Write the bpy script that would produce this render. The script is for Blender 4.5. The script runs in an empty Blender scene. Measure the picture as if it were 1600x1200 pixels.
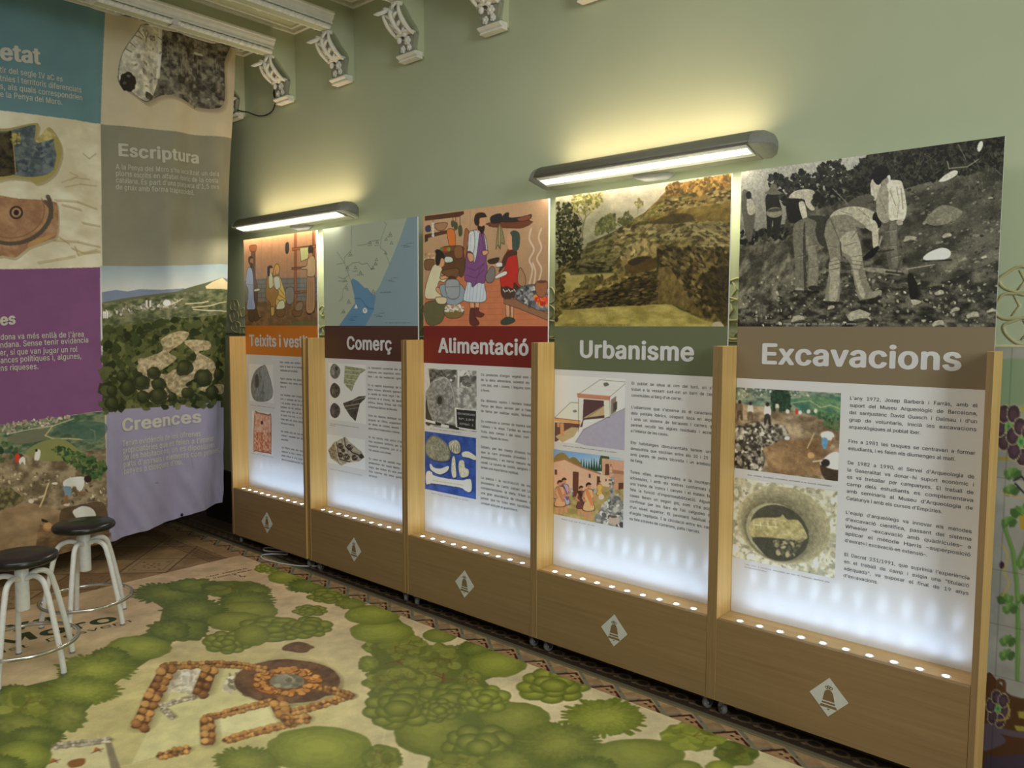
import bpy, bmesh, math, random
import numpy as np
from mathutils import Vector, Matrix
from mathutils.geometry import delaunay_2d_cdt

S = bpy.context.scene
COL = S.collection
PI = math.pi

# ------------------------------------------------------------------ camera
F_PX = 1202.0                    # focal length in pixels of the 1600 x 1200 frame
EYE = np.array([0.0, 0.0, 1.5])
_pitch = math.atan((600 - 511.5) / F_PX)
_a = math.atan(1380 / math.hypot(F_PX, 600 - 511.5))
_roll = math.radians(0.2)
_fw = np.array([-math.cos(_a) * math.cos(_pitch), math.sin(_a) * math.cos(_pitch), -math.sin(_pitch)])
_rt = np.array([math.sin(_a), math.cos(_a), 0.0])
_up = np.cross(_rt, _fw)
_r2 = _rt * math.cos(_roll) + _up * math.sin(_roll)
_u2 = _up * math.cos(_roll) - _rt * math.sin(_roll)
CAMR = np.stack([_r2, _u2, -_fw], 1)
cam = bpy.data.cameras.new('camera')
cam.sensor_fit = 'HORIZONTAL'
cam.sensor_width = 36.0
cam.lens = F_PX / 1600 * 36.0
cam.clip_start = 0.05
cam_o = bpy.data.objects.new('camera', cam)
COL.objects.link(cam_o)
cam_o.matrix_world = Matrix([[*CAMR[0], 0.0], [*CAMR[1], 0.0], [*CAMR[2], 1.5], [0, 0, 0, 1]])
S.camera = cam_o

# ------------------------------------------------------------------ colour management, daylight
S.view_settings.view_transform = 'Standard'
S.view_settings.look = 'None'
S.view_settings.exposure = 0.0
S.view_settings.gamma = 1.0
S.view_settings.use_curve_mapping = False
wd = bpy.data.worlds.new('daylight')
S.world = wd
wd.use_nodes = True
wd.node_tree.nodes['Background'].inputs[0].default_value = (0.94, 1.0, 1.0, 1)
wd.node_tree.nodes['Background'].inputs[1].default_value = 0.115


def lamp(name, kind, loc, target, energy, color, **kw):
    d = bpy.data.lights.new(name, kind)
    d.energy = energy
    d.color = color
    for k, v in kw.items():
        setattr(d, k, v)
    o = bpy.data.objects.new(name, d)
    COL.objects.link(o)
    o.location = loc
    if target is not None:
        o.rotation_euler = (Vector(target) - Vector(loc)).to_track_quat('-Z', 'Y').to_euler()
    return o


# daylight through the tall window to the right, a weaker one behind the camera, the room's ceiling lamp out of frame above
lamp('window_daylight', 'AREA', (3.0, 0.2, 2.6), (0.6, 2.95, 1.9), 105, (0.94, 1.0, 1.0), shape='RECTANGLE', size=1.4, size_y=1.8)
lamp('far_window_daylight', 'AREA', (-0.5, -3.2, 2.2), (-3.6, 2.2, 0.9), 10, (0.95, 1.0, 1.0), shape='RECTANGLE', size=2.2, size_y=2.0)
lamp('ceiling_lamp_light', 'AREA', (-2.4, 0.4, 3.12), (-2.5, 0.6, 0.0), 37, (1.0, 0.975, 0.93), shape='RECTANGLE', size=2.8, size_y=1.6)

# ------------------------------------------------------------------ helpers


def lin(c):
    c = np.asarray(c, float) / 255.0
    return np.where(c <= 0.04045, c / 12.92, ((c + 0.055) / 1.055) ** 2.4)


def px_ray(u, v):
    return CAMR @ np.array([(u - 800) / F_PX, -(v - 600) / F_PX, -1.0])


def px_z(u, v, z):
    d = px_ray(u, v)
    return EYE + d * ((z - 1.5) / d[2])


def px_y(u, v, y):
    d = px_ray(u, v)
    return EYE + d * (y / d[1])


def px_x(u, v, x):
    d = px_ray(u, v)
    return EYE + d * (x / d[0])


def link(name, me, m=None, parent=None, loc=None):
    o = bpy.data.objects.new(name, me)
    COL.objects.link(o)
    if m is not None:
        me.materials.append(m)
    if parent is not None:
        o.parent = parent
    if loc is not None:
        o.location = loc
    return o


def thing(name, label, cat, loc=(0, 0, 0), rz=0.0, group=None):
    o = bpy.data.objects.new(name, None)
    COL.objects.link(o)
    o.empty_display_size = 0.05
    o.location = loc
    o.rotation_euler = (0, 0, rz)
    return tag(o, label, cat, group)


def tag(o, label, cat, group=None):
    o['label'] = label
    o['category'] = cat
    if group:
        o['group'] = group
    return o


def struct(o):
    o['kind'] = 'structure'
    return o


class MB:
    """collects shapes into one mesh"""

    def __init__(self):
        self.bm = bmesh.new()

    def box(self, x0, x1, y0, y1, z0, z1, bev=0.0):
        b = self.bm
        v = [b.verts.new(p) for p in ((x0, y0, z0), (x1, y0, z0), (x1, y1, z0), (x0, y1, z0),
                                      (x0, y0, z1), (x1, y0, z1), (x1, y1, z1), (x0, y1, z1))]
        fs = [b.faces.new([v[i] for i in q]) for q in ((0, 3, 2, 1), (4, 5, 6, 7), (0, 1, 5, 4), (1, 2, 6, 5), (2, 3, 7, 6), (3, 0, 4, 7))]
        if bev > 0:
            es = {e for f in fs for e in f.edges}
            bmesh.ops.bevel(b, geom=list(es), offset=bev, segments=2, affect='EDGES', profile=0.6)
        return self

    def tube(self, pts, r, n=10, closed=False, cap=True, flat=1.0):
        """tube along points, r a number or a list; flat squashes the second axis"""
        b = self.bm
        P = [Vector(p) for p in pts]
        m = len(P)
        R = r if isinstance(r, (list, tuple)) else [r] * m
        rings = []
        prev = None
        for i, p in enumerate(P):
            if closed:
                t = P[(i + 1) % m] - P[i - 1]
            else:
                t = P[min(i + 1, m - 1)] - P[max(i - 1, 0)]
            t.normalize()
            if prev is None:
                h = Vector((0, 0, 1)) if abs(t.z) < 0.9 else Vector((1, 0, 0))
                a = t.cross(h).normalized()
            else:
                a = (prev - t * prev.dot(t))
                a = a.normalized() if a.length > 1e-6 else t.orthogonal().normalized()
            prev = a
            c = t.cross(a)
            rings.append([b.verts.new(p + (a * math.cos(2 * PI * k / n) + c * math.sin(2 * PI * k / n) * flat) * R[i]) for k in range(n)])
        for i in range(m if closed else m - 1):
            A, B = rings[i], rings[(i + 1) % m]
            for k in range(n):
                b.faces.new((A[k], A[(k + 1) % n], B[(k + 1) % n], B[k])).smooth = True
        if cap and not closed:
            b.faces.new(rings[0][::-1])
            b.faces.new(rings[-1])
        return self

    def lathe(self, prof, c=(0, 0, 0), n=32, axis='z', smooth=True):
        """prof: (radius, height) pairs turned about an axis through c"""
        b = self.bm
        c = Vector(c)
        rings = []
        for r, h in prof:
            ring = []
            for k in range(n):
                a = 2 * PI * k / n
                q = {'z': (r * math.cos(a), r * math.sin(a), h), 'x': (h, r * math.cos(a), r * math.sin(a)),
                     'y': (r * math.sin(a), h, r * math.cos(a))}[axis]
                ring.append(b.verts.new(c + Vector(q)))
            rings.append(ring)
        for A, B in zip(rings, rings[1:]):
            for k in range(n):
                b.faces.new((A[k], A[(k + 1) % n], B[(k + 1) % n], B[k])).smooth = smooth
        b.faces.new(rings[0][::-1])
        b.faces.new(rings[-1])
        return self

    def prism(self, poly, axis, lo, hi, smooth=False):
        """extrude a polygon; axis names the extrusion direction, poly holds the other two coordinates"""
        b = self.bm

        def put(p, h):
            return {'x': (h, p[0], p[1]), 'y': (p[0], h, p[1]), 'z': (p[0], p[1], h)}[axis]
        A = [b.verts.new(put(p, lo)) for p in poly]
        B = [b.verts.new(put(p, hi)) for p in poly]
        n = len(poly)
        for k in range(n):
            b.faces.new((A[k], A[(k + 1) % n], B[(k + 1) % n], B[k])).smooth = smooth
        b.faces.new(A[::-1])
        b.faces.new(B)
        return self

    def ball(self, c, r, sx=1, sy=1, sz=1, seg=14, rot=None):
        mtx = Matrix.Translation(c) @ (rot if rot is not None else Matrix()) @ Matrix.Diagonal((r * sx, r * sy, r * sz, 1))
        g = bmesh.ops.create_uvsphere(self.bm, u_segments=seg, v_segments=max(6, seg // 2), radius=1, matrix=mtx)
        for v in g['verts']:
            for f in v.link_faces:
                f.smooth = True
        return self

    def sweep(self, prof, axis, lo, hi):
        return self.prism(prof, axis, lo, hi)

    def build(self, name, m, parent=None, loc=None):
        b = self.bm
        bmesh.ops.recalc_face_normals(b, faces=b.faces[:])
        me = bpy.data.meshes.new(name)
        b.to_mesh(me)
        b.free()
        return link(name, me, m, parent, loc)


def arc(cx, cy, r, a0, a1, n):
    return [(cx + r * math.cos(a0 + (a1 - a0) * i / n), cy + r * math.sin(a0 + (a1 - a0) * i / n)) for i in range(n + 1)]


# ------------------------------------------------------------------ materials


def mat(name, color, rough=0.5, spec=0.5, metal=0.0, noise=0.0, nscale=40.0, bump=0.0, bscale=200.0, emis=None, estr=0.0):
    m = bpy.data.materials.new(name)
    m.use_nodes = True
    nt = m.node_tree
    p = nt.nodes['Principled BSDF']
    p.inputs['Roughness'].default_value = rough
    p.inputs['Specular IOR Level'].default_value = spec
    p.inputs['Metallic'].default_value = metal
    c = (*color, 1)
    p.inputs['Base Color'].default_value = c
    tc = nt.nodes.new('ShaderNodeTexCoord')
    if noise > 0:
        n = nt.nodes.new('ShaderNodeTexNoise')
        n.inputs['Scale'].default_value = nscale
        n.inputs['Detail'].default_value = 5
        nt.links.new(tc.outputs['Object'], n.inputs['Vector'])
        r = nt.nodes.new('ShaderNodeValToRGB')
        r.color_ramp.elements[0].position = 0.3
        r.color_ramp.elements[1].position = 0.7
        r.color_ramp.elements[0].color = tuple(x * (1 - noise) for x in color) + (1,)
        r.color_ramp.elements[1].color = tuple(min(1, x * (1 + noise)) for x in color) + (1,)
        nt.links.new(n.outputs['Fac'], r.inputs['Fac'])
        nt.links.new(r.outputs['Color'], p.inputs['Base Color'])
    if bump > 0:
        n = nt.nodes.new('ShaderNodeTexNoise')
        n.inputs['Scale'].default_value = bscale
        n.inputs['Detail'].default_value = 4
        nt.links.new(tc.outputs['Object'], n.inputs['Vector'])
        b = nt.nodes.new('ShaderNodeBump')
        b.inputs['Strength'].default_value = bump
        b.inputs['Distance'].default_value = 0.01
        nt.links.new(n.outputs['Fac'], b.inputs['Height'])
        nt.links.new(b.outputs['Normal'], p.inputs['Normal'])
    if emis is not None:
        p.inputs['Emission Color'].default_value = (*emis, 1)
        p.inputs['Emission Strength'].default_value = estr
    return m


def wood(name, grain, c0, c1, rough=0.45):
    """oak veneer, grain runs along the named axis"""
    m = bpy.data.materials.new(name)
    m.use_nodes = True
    nt = m.node_tree
    p = nt.nodes['Principled BSDF']
    p.inputs['Roughness'].default_value = rough
    p.inputs['Specular IOR Level'].default_value = 0.3
    tc = nt.nodes.new('ShaderNodeTexCoord')
    mp = nt.nodes.new('ShaderNodeMapping')
    sc = {'x': (1.3, 38, 38), 'z': (38, 38, 1.3)}[grain]
    mp.inputs['Scale'].default_value = sc
    nt.links.new(tc.outputs['Object'], mp.inputs['Vector'])
    n = nt.nodes.new('ShaderNodeTexNoise')
    n.inputs['Scale'].default_value = 1.6
    n.inputs['Detail'].default_value = 7
    n.inputs['Roughness'].default_value = 0.62
    n.inputs['Distortion'].default_value = 0.35
    nt.links.new(mp.outputs['Vector'], n.inputs['Vector'])
    r = nt.nodes.new('ShaderNodeValToRGB')
    r.color_ramp.elements[0].position = 0.28
    r.color_ramp.elements[1].position = 0.72
    r.color_ramp.elements[0].color = (*c0, 1)
    r.color_ramp.elements[1].color = (*c1, 1)
    nt.links.new(n.outputs['Fac'], r.inputs['Fac'])
    nt.links.new(r.outputs['Color'], p.inputs['Base Color'])
    b = nt.nodes.new('ShaderNodeBump')
    b.inputs['Strength'].default_value = 0.06
    b.inputs['Distance'].default_value = 0.003
    nt.links.new(n.outputs['Fac'], b.inputs['Height'])
    nt.links.new(b.outputs['Normal'], p.inputs['Normal'])
    return m


def printed(name, rough=0.5, spec=0.3, bump=0.0, bscale=300.0):
    """ink on a surface: colour from the mesh's own colour attribute"""
    m = mat(name, (0.5, 0.5, 0.5), rough, spec, bump=bump, bscale=bscale)
    nt = m.node_tree
    at = nt.nodes.new('ShaderNodeAttribute')
    at.attribute_name = 'ink'
    nt.links.new(at.outputs['Color'], nt.nodes['Principled BSDF'].inputs['Base Color'])
    return m


M = dict(
    wood_v=wood('oak_upright', 'z', (0.60, 0.37, 0.12), (0.75, 0.495, 0.185)),
    wood_h=wood('oak_front', 'x', (0.235, 0.150, 0.066), (0.30, 0.195, 0.088)),
    wood_e=wood('oak_edge', 'z', (0.235, 0.150, 0.066), (0.30, 0.195, 0.088)),
    wood_l=wood('oak_ledge', 'x', (0.48, 0.30, 0.12), (0.62, 0.41, 0.18)),
    plaster=mat('white_plaster', (0.78, 0.78, 0.70), 0.6, 0.3, noise=0.06, nscale=25, bump=0.05, bscale=60),
    plaque=mat('stone_coloured_plaster', (0.33, 0.33, 0.26), 0.7, 0.2, noise=0.12, nscale=30),
    dado=mat('dark_brown_shade_band', (0.045, 0.030, 0.028), 0.6, 0.2, noise=0.15, nscale=6),  # near-black brown standing in for shade low on the walls
    wall=mat('green_wall_paint', (0.49, 0.54, 0.37), 0.55, 0.3, noise=0.045, nscale=1.6, bump=0.07, bscale=9),
    ceil=mat('pale_green_ceiling_paint', (0.52, 0.56, 0.38), 0.6, 0.3, noise=0.04, nscale=3),
    board=mat('white_rigid_board', (0.80, 0.80, 0.82), 0.32, 0.5, noise=0.01, nscale=3),
    steel=mat('chromed_steel', (0.62, 0.60, 0.56), 0.22, 0.5, 0.95, noise=0.08, nscale=60),
    white_paint=mat('chipped_white_enamel', (0.82, 0.82, 0.78), 0.38, 0.5, noise=0.06, nscale=45),
    black_vinyl=mat('black_plastic', (0.012, 0.011, 0.008), 0.28, 0.55, noise=0.2, nscale=30),
    rubber=mat('grey_rubber', (0.20, 0.20, 0.20), 0.5, 0.4, noise=0.1),
    grey_metal=mat('grey_lacquered_metal', (0.17, 0.165, 0.125), 0.42, 0.45, noise=0.05, nscale=30),
    cap=mat('grey_plastic_cap', (0.23, 0.23, 0.21), 0.45, 0.4, noise=0.05),
    led=mat('lit_diffuser', (0.9, 0.9, 0.9), 0.4, emis=(0.95, 0.97, 1.0), estr=1.25),
    spot=mat('lit_spot_lens', (0.9, 0.9, 0.9), 0.3, emis=(1.0, 0.98, 0.93), estr=9.0),
    uplight=mat('lit_warm_tube', (0.9, 0.85, 0.7), 0.4, emis=(1.0, 0.82, 0.48), estr=3.0),
    bezel=mat('white_spot_ring', (0.7, 0.68, 0.64), 0.4, 0.4, noise=0.03),
    emblem=mat('pale_silver_vinyl', (0.60, 0.61, 0.55), 0.5, 0.3, noise=0.03),
    bell=mat('brown_vinyl', (0.22, 0.14, 0.065), 0.5, 0.3, noise=0.05),
    lettering=mat('pale_grey_lettering', (0.70, 0.70, 0.72), 0.5, 0.3, noise=0.02),
    banner_letter=mat('cream_lettering', (0.62, 0.60, 0.52), 0.85, 0.1, noise=0.02),
    ink=mat('black_ink', (0.035, 0.037, 0.05), 0.5, 0.2, noise=0.05),
    red_ink=mat('dark_red_ink', (0.10, 0.035, 0.02), 0.5, 0.2, noise=0.05),
    green_ink=mat('dark_green_ink', (0.035, 0.055, 0.018), 0.5, 0.2, noise=0.05),
    cord=mat('black_cord', (0.015, 0.015, 0.012), 0.5, 0.3, noise=0.1),
    white_cord=mat('white_cable', (0.62, 0.62, 0.56), 0.45, 0.4, noise=0.03),
    tape=mat('white_tape', (0.62, 0.62, 0.60), 0.6, 0.2, noise=0.04),
    relief=mat('gilded_relief_paint', (0.46, 0.43, 0.24), 0.5, 0.4, noise=0.06),
    print_board=printed('printed_board', 0.34, 0.45),
    print_cloth=printed('printed_cloth', 0.85, 0.1, bump=0.04, bscale=900),
    print_mat=printed('printed_vinyl_mat', 0.42, 0.35, bump=0.05, bscale=18),
    tiles=printed('encaustic_tiles', 0.5, 0.35, bump=0.03, bscale=60),
    mural=printed('painted_wall', 0.5, 0.35, bump=0.05, bscale=9),
)

# ------------------------------------------------------------------ painter for printed surfaces


def vnoise(h, w, sy, sx, rng):
    gy, gx = int(h / sy) + 3, int(w / sx) + 3
    g = rng.random((gy, gx))
    y = np.arange(h) / sy
    x = np.arange(w) / sx
    y0 = y.astype(int)
    x0 = x.astype(int)
    ty = (y - y0)[:, None]
    tx = (x - x0)[None, :]
    ty = ty * ty * (3 - 2 * ty)
    tx = tx * tx * (3 - 2 * tx)
    a = g[y0][:, x0] * (1 - tx) + g[y0][:, x0 + 1] * tx
    b = g[y0 + 1][:, x0] * (1 - tx) + g[y0 + 1][:, x0 + 1] * tx
    return a * (1 - ty) + b * ty


def fbm(h, w, sy, sx, rng, octv=4, gain=0.55):
    t = np.zeros((h, w))
    amp, tot = 1.0, 0.0
    for _ in range(octv):
        t += amp * vnoise(h, w, max(sy, 1.01), max(sx, 1.01), rng)
        tot += amp
        amp *= gain
        sy, sx = sy / 2, sx / 2
    return t / tot


def homography(src, dst):
    A = []
    for (x, y), (u, v) in zip(src, dst):
        A.append([x, y, 1, 0, 0, 0, -u * x, -u * y, -u])
        A.append([0, 0, 0, x, y, 1, -v * x, -v * y, -v])
    return np.linalg.svd(np.array(A, float))[2][-1].reshape(3, 3)


class Canvas:
    """a print: cells of colour over a rectangle, drawn with shapes measured in any frame that H maps to cells"""

    def __init__(self, w, h, base, H=None, seed=1):
        self.w, self.h = int(w), int(h)
        self.a = np.zeros((self.h, self.w, 3)) + np.asarray(base, float) / 255
        self.H = H
        self.rng = np.random.default_rng(seed)

    def cells(self, pts):
        p = np.asarray(pts, float).reshape(-1, 2)
        if self.H is None:
            return p
        if callable(self.H):
            return self.H(p)
        q = np.c_[p, np.ones(len(p))] @ self.H.T
        return q[:, :2] / q[:, 2:]

    def scale(self, p):
        c = self.cells([p, (p[0] + 1, p[1]), (p[0], p[1] + 1)])
        return math.sqrt(abs(np.cross(c[1] - c[0], c[2] - c[0])) + 1e-9)

    def mask(self, P):
        x0, y0 = np.floor(P.min(0)).astype(int) - 1
        x1, y1 = np.ceil(P.max(0)).astype(int) + 2
        x0, y0, x1, y1 = max(x0, 0), max(y0, 0), min(x1, self.w), min(y1, self.h)
        if x1 <= x0 or y1 <= y0:
            return None
        m = np.zeros((y1 - y0, x1 - x0))
        offs = ((-.25, -.25), (.25, -.25), (-.25, .25), (.25, .25))
        Q = np.roll(P, -1, 0)
        for ox, oy in offs:
            X = (np.arange(x0, x1) + ox)[None, :]
            Y = (np.arange(y0, y1) + oy)[:, None]
            c = np.zeros(m.shape, bool)
            for (ax, ay), (bx, by) in zip(P, Q):
                if ay == by:
                    continue
                lo, hi = (ay, by) if ay < by else (by, ay)
                r0, r1 = np.searchsorted(Y[:, 0], lo, 'right'), np.searchsorted(Y[:, 0], hi, 'right')
                if r1 <= r0:
                    continue
                xs = ax + (Y[r0:r1] - ay) * (bx - ax) / (by - ay)
                c[r0:r1] ^= X < xs
            m += c
        return m / 4, slice(y0, y1), slice(x0, x1)

    def _put(self, m, ys, xs, col, a):
        col = np.asarray(col, float)
        if col.max() > 1.0:
            col = col / 255
        k = (m * a)[..., None]
        self.a[ys, xs] = self.a[ys, xs] * (1 - k) + col * k

    def poly(self, pts, col, a=1.0):
        r = self.mask(self.cells(pts))
        if r:
            self._put(*r, col, a)
        return self

    def cpoly(self, P, col, a=1.0):
        r = self.mask(np.asarray(P, float))
        if r:
            self._put(*r, col, a)
        return self

    def smooth(self, pts, col, a=1.0, n=6):
        return self.poly(spline(pts, n), col, a)

    def tex(self, pts, c0, c1, sy, sx, a=1.0, lo=0.3, hi=0.7, octv=4, ang=0.0):
        """noise between two colours inside a polygon (None = whole canvas); sizes in cells"""
        if pts is None:
            m, ys, xs = np.ones((self.h, self.w)), slice(0, self.h), slice(0, self.w)
        else:
            r = self.mask(self.cells(pts))
            if not r:
                return self
            m, ys, xs = r
        h, w = m.shape
        if ang:
            D = int(math.hypot(h, w)) + 4
            N = fbm(D, D, sy, sx, self.rng, octv)
            yy, xx = np.mgrid[0:h, 0:w]
            c, s = math.cos(ang), math.sin(ang)
            u = (xx - w / 2) * c + (yy - h / 2) * s + D / 2
            v = -(xx - w / 2) * s + (yy - h / 2) * c + D / 2
            N = N[np.clip(v, 0, D - 1).astype(int), np.clip(u, 0, D - 1).astype(int)]
        else:
            N = fbm(h, w, sy, sx, self.rng, octv)
        t = np.clip((N - lo) / (hi - lo), 0, 1)[..., None]
        col = (np.asarray(c0, float) * (1 - t) + np.asarray(c1, float) * t) / 255
        k = (m * a)[..., None]
        self.a[ys, xs] = self.a[ys, xs] * (1 - k) + col * k
        return self

    def grad(self, pts, c0, c1, p0, p1, a=1.0):
        """colour gradient of the print between two points"""
        r = self.mask(self.cells(pts))
        if not r:
            return self
        m, ys, xs = r
        q0, q1 = self.cells([p0, p1])
        d = q1 - q0
        X, Y = np.meshgrid(np.arange(xs.start, xs.stop), np.arange(ys.start, ys.stop))
        t = np.clip(((X - q0[0]) * d[0] + (Y - q0[1]) * d[1]) / (d @ d), 0, 1)[..., None]
        col = (np.asarray(c0, float) * (1 - t) + np.asarray(c1, float) * t) / 255
        k = (m * a)[..., None]
        self.a[ys, xs] = self.a[ys, xs] * (1 - k) + col * k
        return self

    def ell(self, cx, cy, rx, ry, col, a=1.0, rot=0.0, jag=0.0, n=22):
        t = np.arange(n) * 2 * PI / n
        r = 1 + (self.rng.random(n) - .5) * 2 * jag
        x, y = rx * np.cos(t) * r, ry * np.sin(t) * r
        c, s = math.cos(rot), math.sin(rot)
        return self.poly(np.c_[cx + x * c - y * s, cy + x * s + y * c], col, a)

    def line(self, pts, w, col, a=1.0):
        p = np.asarray(pts, float)
        C = self.cells(p)
        sc = self.scale(p[len(p) // 2])
        hw = w * sc / 2
        for i in range(len(C) - 1):
            A, B = C[i], C[i + 1]
            lo = np.floor(np.minimum(A, B) - hw - 2).astype(int)
            hi = np.ceil(np.maximum(A, B) + hw + 3).astype(int)
            x0, y0, x1, y1 = max(lo[0], 0), max(lo[1], 0), min(hi[0], self.w), min(hi[1], self.h)
            if x1 <= x0 or y1 <= y0:
                continue
            X, Y = np.meshgrid(np.arange(x0, x1), np.arange(y0, y1))
            d = B - A
            L = d @ d + 1e-9
            t = np.clip(((X - A[0]) * d[0] + (Y - A[1]) * d[1]) / L, 0, 1)
            dist = np.hypot(X - A[0] - t * d[0], Y - A[1] - t * d[1])
            self._put(np.clip(hw + .5 - dist, 0, min(1, hw * 2 + .2)), slice(y0, y1), slice(x0, x1), col, a)
        return self

    def scatter(self, pts, n, size, cols, a=1.0, flat=0.6, rot=None, jag=0.25, k=7):
        """n small irregular dabs inside a polygon: leaves, stones, rubble; size in frame pixels"""
        p = np.asarray(pts, float)
        lo, hi = p.min(0), p.max(0)
        path = p
        c = 0
        rng = self.rng
        for _ in range(n * 6):
            q = lo + rng.random(2) * (hi - lo)
            if not inside(path, q):
                continue
            s = size * (0.5 + rng.random())
            col = np.asarray(cols[rng.integers(len(cols))], float) * (0.88 + .24 * rng.random())
            self.ell(q[0], q[1], s, s * flat * (.7 + .6 * rng.random()), np.clip(col, 2, 255), a,
                     (rng.random() - .5) * PI if rot is None else rot + (rng.random() - .5) * .5, jag, k)
            c += 1
            if c >= n:
                break
        return self

    def relief(self, amp, sy, sx, octv=4):
        """uneven print: slow and fine variation of the picture's tone"""
        n = fbm(self.h, self.w, sy, sx, self.rng, octv) - .5
        self.a = np.clip(self.a * (1 + amp * n[..., None]), 0, 1)
        return self

    def grain(self, amp):
        self.a = np.clip(self.a + (self.rng.random((self.h, self.w, 1)) - .5) * amp / 255, 0, 1)
        return self

    def blur(self, k=1):
        for _ in range(k):
            p = np.pad(self.a, ((1, 1), (1, 1), (0, 0)), 'edge')
            self.a = (p[:-2, 1:-1] + p[2:, 1:-1] + p[1:-1, :-2] + p[1:-1, 2:] + 2 * p[1:-1, 1:-1]) / 6
        return self


def inside(P, q):
    x, y = q
    c = False
    n = len(P)
    j = n - 1
    for i in range(n):
        if (P[i][1] > y) != (P[j][1] > y) and x < (P[j][0] - P[i][0]) * (y - P[i][1]) / (P[j][1] - P[i][1]) + P[i][0]:
            c = not c
        j = i
    return c


def spline(pts, n=6, closed=True):
    P = np.asarray(pts, float)
    m = len(P)
    out = []
    for i in range(m if closed else m - 1):
        if closed:
            a, b, c, d = P[i - 1], P[i], P[(i + 1) % m], P[(i + 2) % m]
        else:
            a, b, c, d = P[max(i - 1, 0)], P[i], P[i + 1], P[min(i + 2, m - 1)]
        for k in range(n):
            t = k / n
            out.append(.5 * (2 * b + (c - a) * t + (2 * a - 5 * b + 4 * c - d) * t * t + (3 * b - a - 3 * c + d) * t ** 3))
    if not closed:
        out.append(P[-1])
    return np.array(out)


def ink_grid(name, cv, pos, m, parent=None, gain=1.0):
    """a surface of cells; pos(U, V) gives positions for U right, V down in 0..1; colours are the ink's own"""
    w, h = cv.w, cv.h
    U, V = np.meshgrid(np.linspace(0, 1, w), np.linspace(0, 1, h))
    co = np.stack(pos(U, V), -1).reshape(-1, 3).astype(np.float32)
    idx = np.arange(w * h).reshape(h, w)
    q = np.stack([idx[:-1, :-1], idx[1:, :-1], idx[1:, 1:], idx[:-1, 1:]], -1).reshape(-1, 4)
    rgb = np.clip(lin(cv.a.reshape(-1, 3) * 255) * gain, 0, 0.92)
    return quads(name, co, q, rgb, m, parent)


def quads(name, co, q, rgb, m, parent=None, smooth=False):
    me = bpy.data.meshes.new(name)
    me.vertices.add(len(co))
    me.vertices.foreach_set('co', np.ascontiguousarray(co, np.float32).ravel())
    me.loops.add(q.size)
    me.loops.foreach_set('vertex_index', q.astype(np.int32).ravel())
    me.polygons.add(len(q))
    me.polygons.foreach_set('loop_start', np.arange(0, q.size, 4, dtype=np.int32))
    try:
        me.polygons.foreach_set('loop_total', np.full(len(q), 4, np.int32))
    except Exception:
        pass
    me.update(calc_edges=True)
    if smooth:
        me.polygons.foreach_set('use_smooth', np.ones(len(q), bool))
    at = me.attributes.new('ink', 'FLOAT_COLOR', 'POINT')
    at.data.foreach_set('color', np.c_[rgb, np.ones(len(rgb))].astype(np.float32).ravel())
    return link(name, me, m, parent)


# ------------------------------------------------------------------ lettering
_fc = bpy.data.curves.new('lettering_curve', 'FONT')
_fc.resolution_u = 2
_fc.fill_mode = 'NONE'
try:                                     # the grotesque that ships with Blender itself; its built-in face otherwise
    import os
    _fc.font = bpy.data.fonts.load(os.path.join(bpy.utils.system_resource('DATAFILES'), 'fonts', 'Inter.woff2'))
except Exception:
    pass
_fo = bpy.data.objects.new('lettering_curve', _fc)


_gc = {}


def glyphs(s, bold=0.0, space=1.0, word=1.0):
    """filled outlines of one line at size 1: vertex array and triangles (overlapping contours are merged)"""
    key = (s, space, round(word, 4))
    if key in _gc:
        return _gc[key]
    _fc.body = s
    _fc.space_character = space
    _fc.space_word = word
    me = bpy.data.meshes.new_from_object(_fo)
    n, k = len(me.vertices), len(me.edges)
    co = np.zeros(n * 3, np.float32)
    me.vertices.foreach_get('co', co)
    co = co.reshape(-1, 3)[:, :2].astype(float)
    ed = np.zeros(k * 2, np.int32)
    me.edges.foreach_get('vertices', ed)
    ed = ed.reshape(-1, 2)
    bpy.data.meshes.remove(me)
    if not n:
        return np.zeros((0, 3)), []
    V, _, T, _, _, _ = delaunay_2d_cdt([Vector(q) for q in co], [tuple(map(int, e)) for e in ed], [], 0, 1e-5)
    V = np.array([v[:] for v in V])
    T = np.array([t for t in T if len(t) == 3])
    C = V[T].mean(1)
    A, B = co[ed[:, 0]], co[ed[:, 1]]
    cy, cx = C[:, 1][:, None], C[:, 0][:, None]
    up = (A[:, 1] <= cy) & (B[:, 1] > cy)
    dn = (B[:, 1] <= cy) & (A[:, 1] > cy)
    xs = A[:, 0] + (cy - A[:, 1]) * (B[:, 0] - A[:, 0]) / np.where(B[:, 1] == A[:, 1], 1, B[:, 1] - A[:, 1])
    wn = (up & (xs > cx)).sum(1) - (dn & (xs > cx)).sum(1)
    T = T[wn != 0]
    used, inv = np.unique(T, return_inverse=True)
    out = (np.c_[V[used], np.zeros(len(used))].astype(np.float32), [tuple(t) for t in inv.reshape(-1, 3).tolist()])
    _gc[key] = out
    return out


def gwidth(s, bold=0.0, space=1.0, word=1.0):
    co, _ = glyphs(s, bold, space, word)
    return co[:, 0].max() if len(co) else 0.0


COL.objects.link(_fo)


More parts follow.
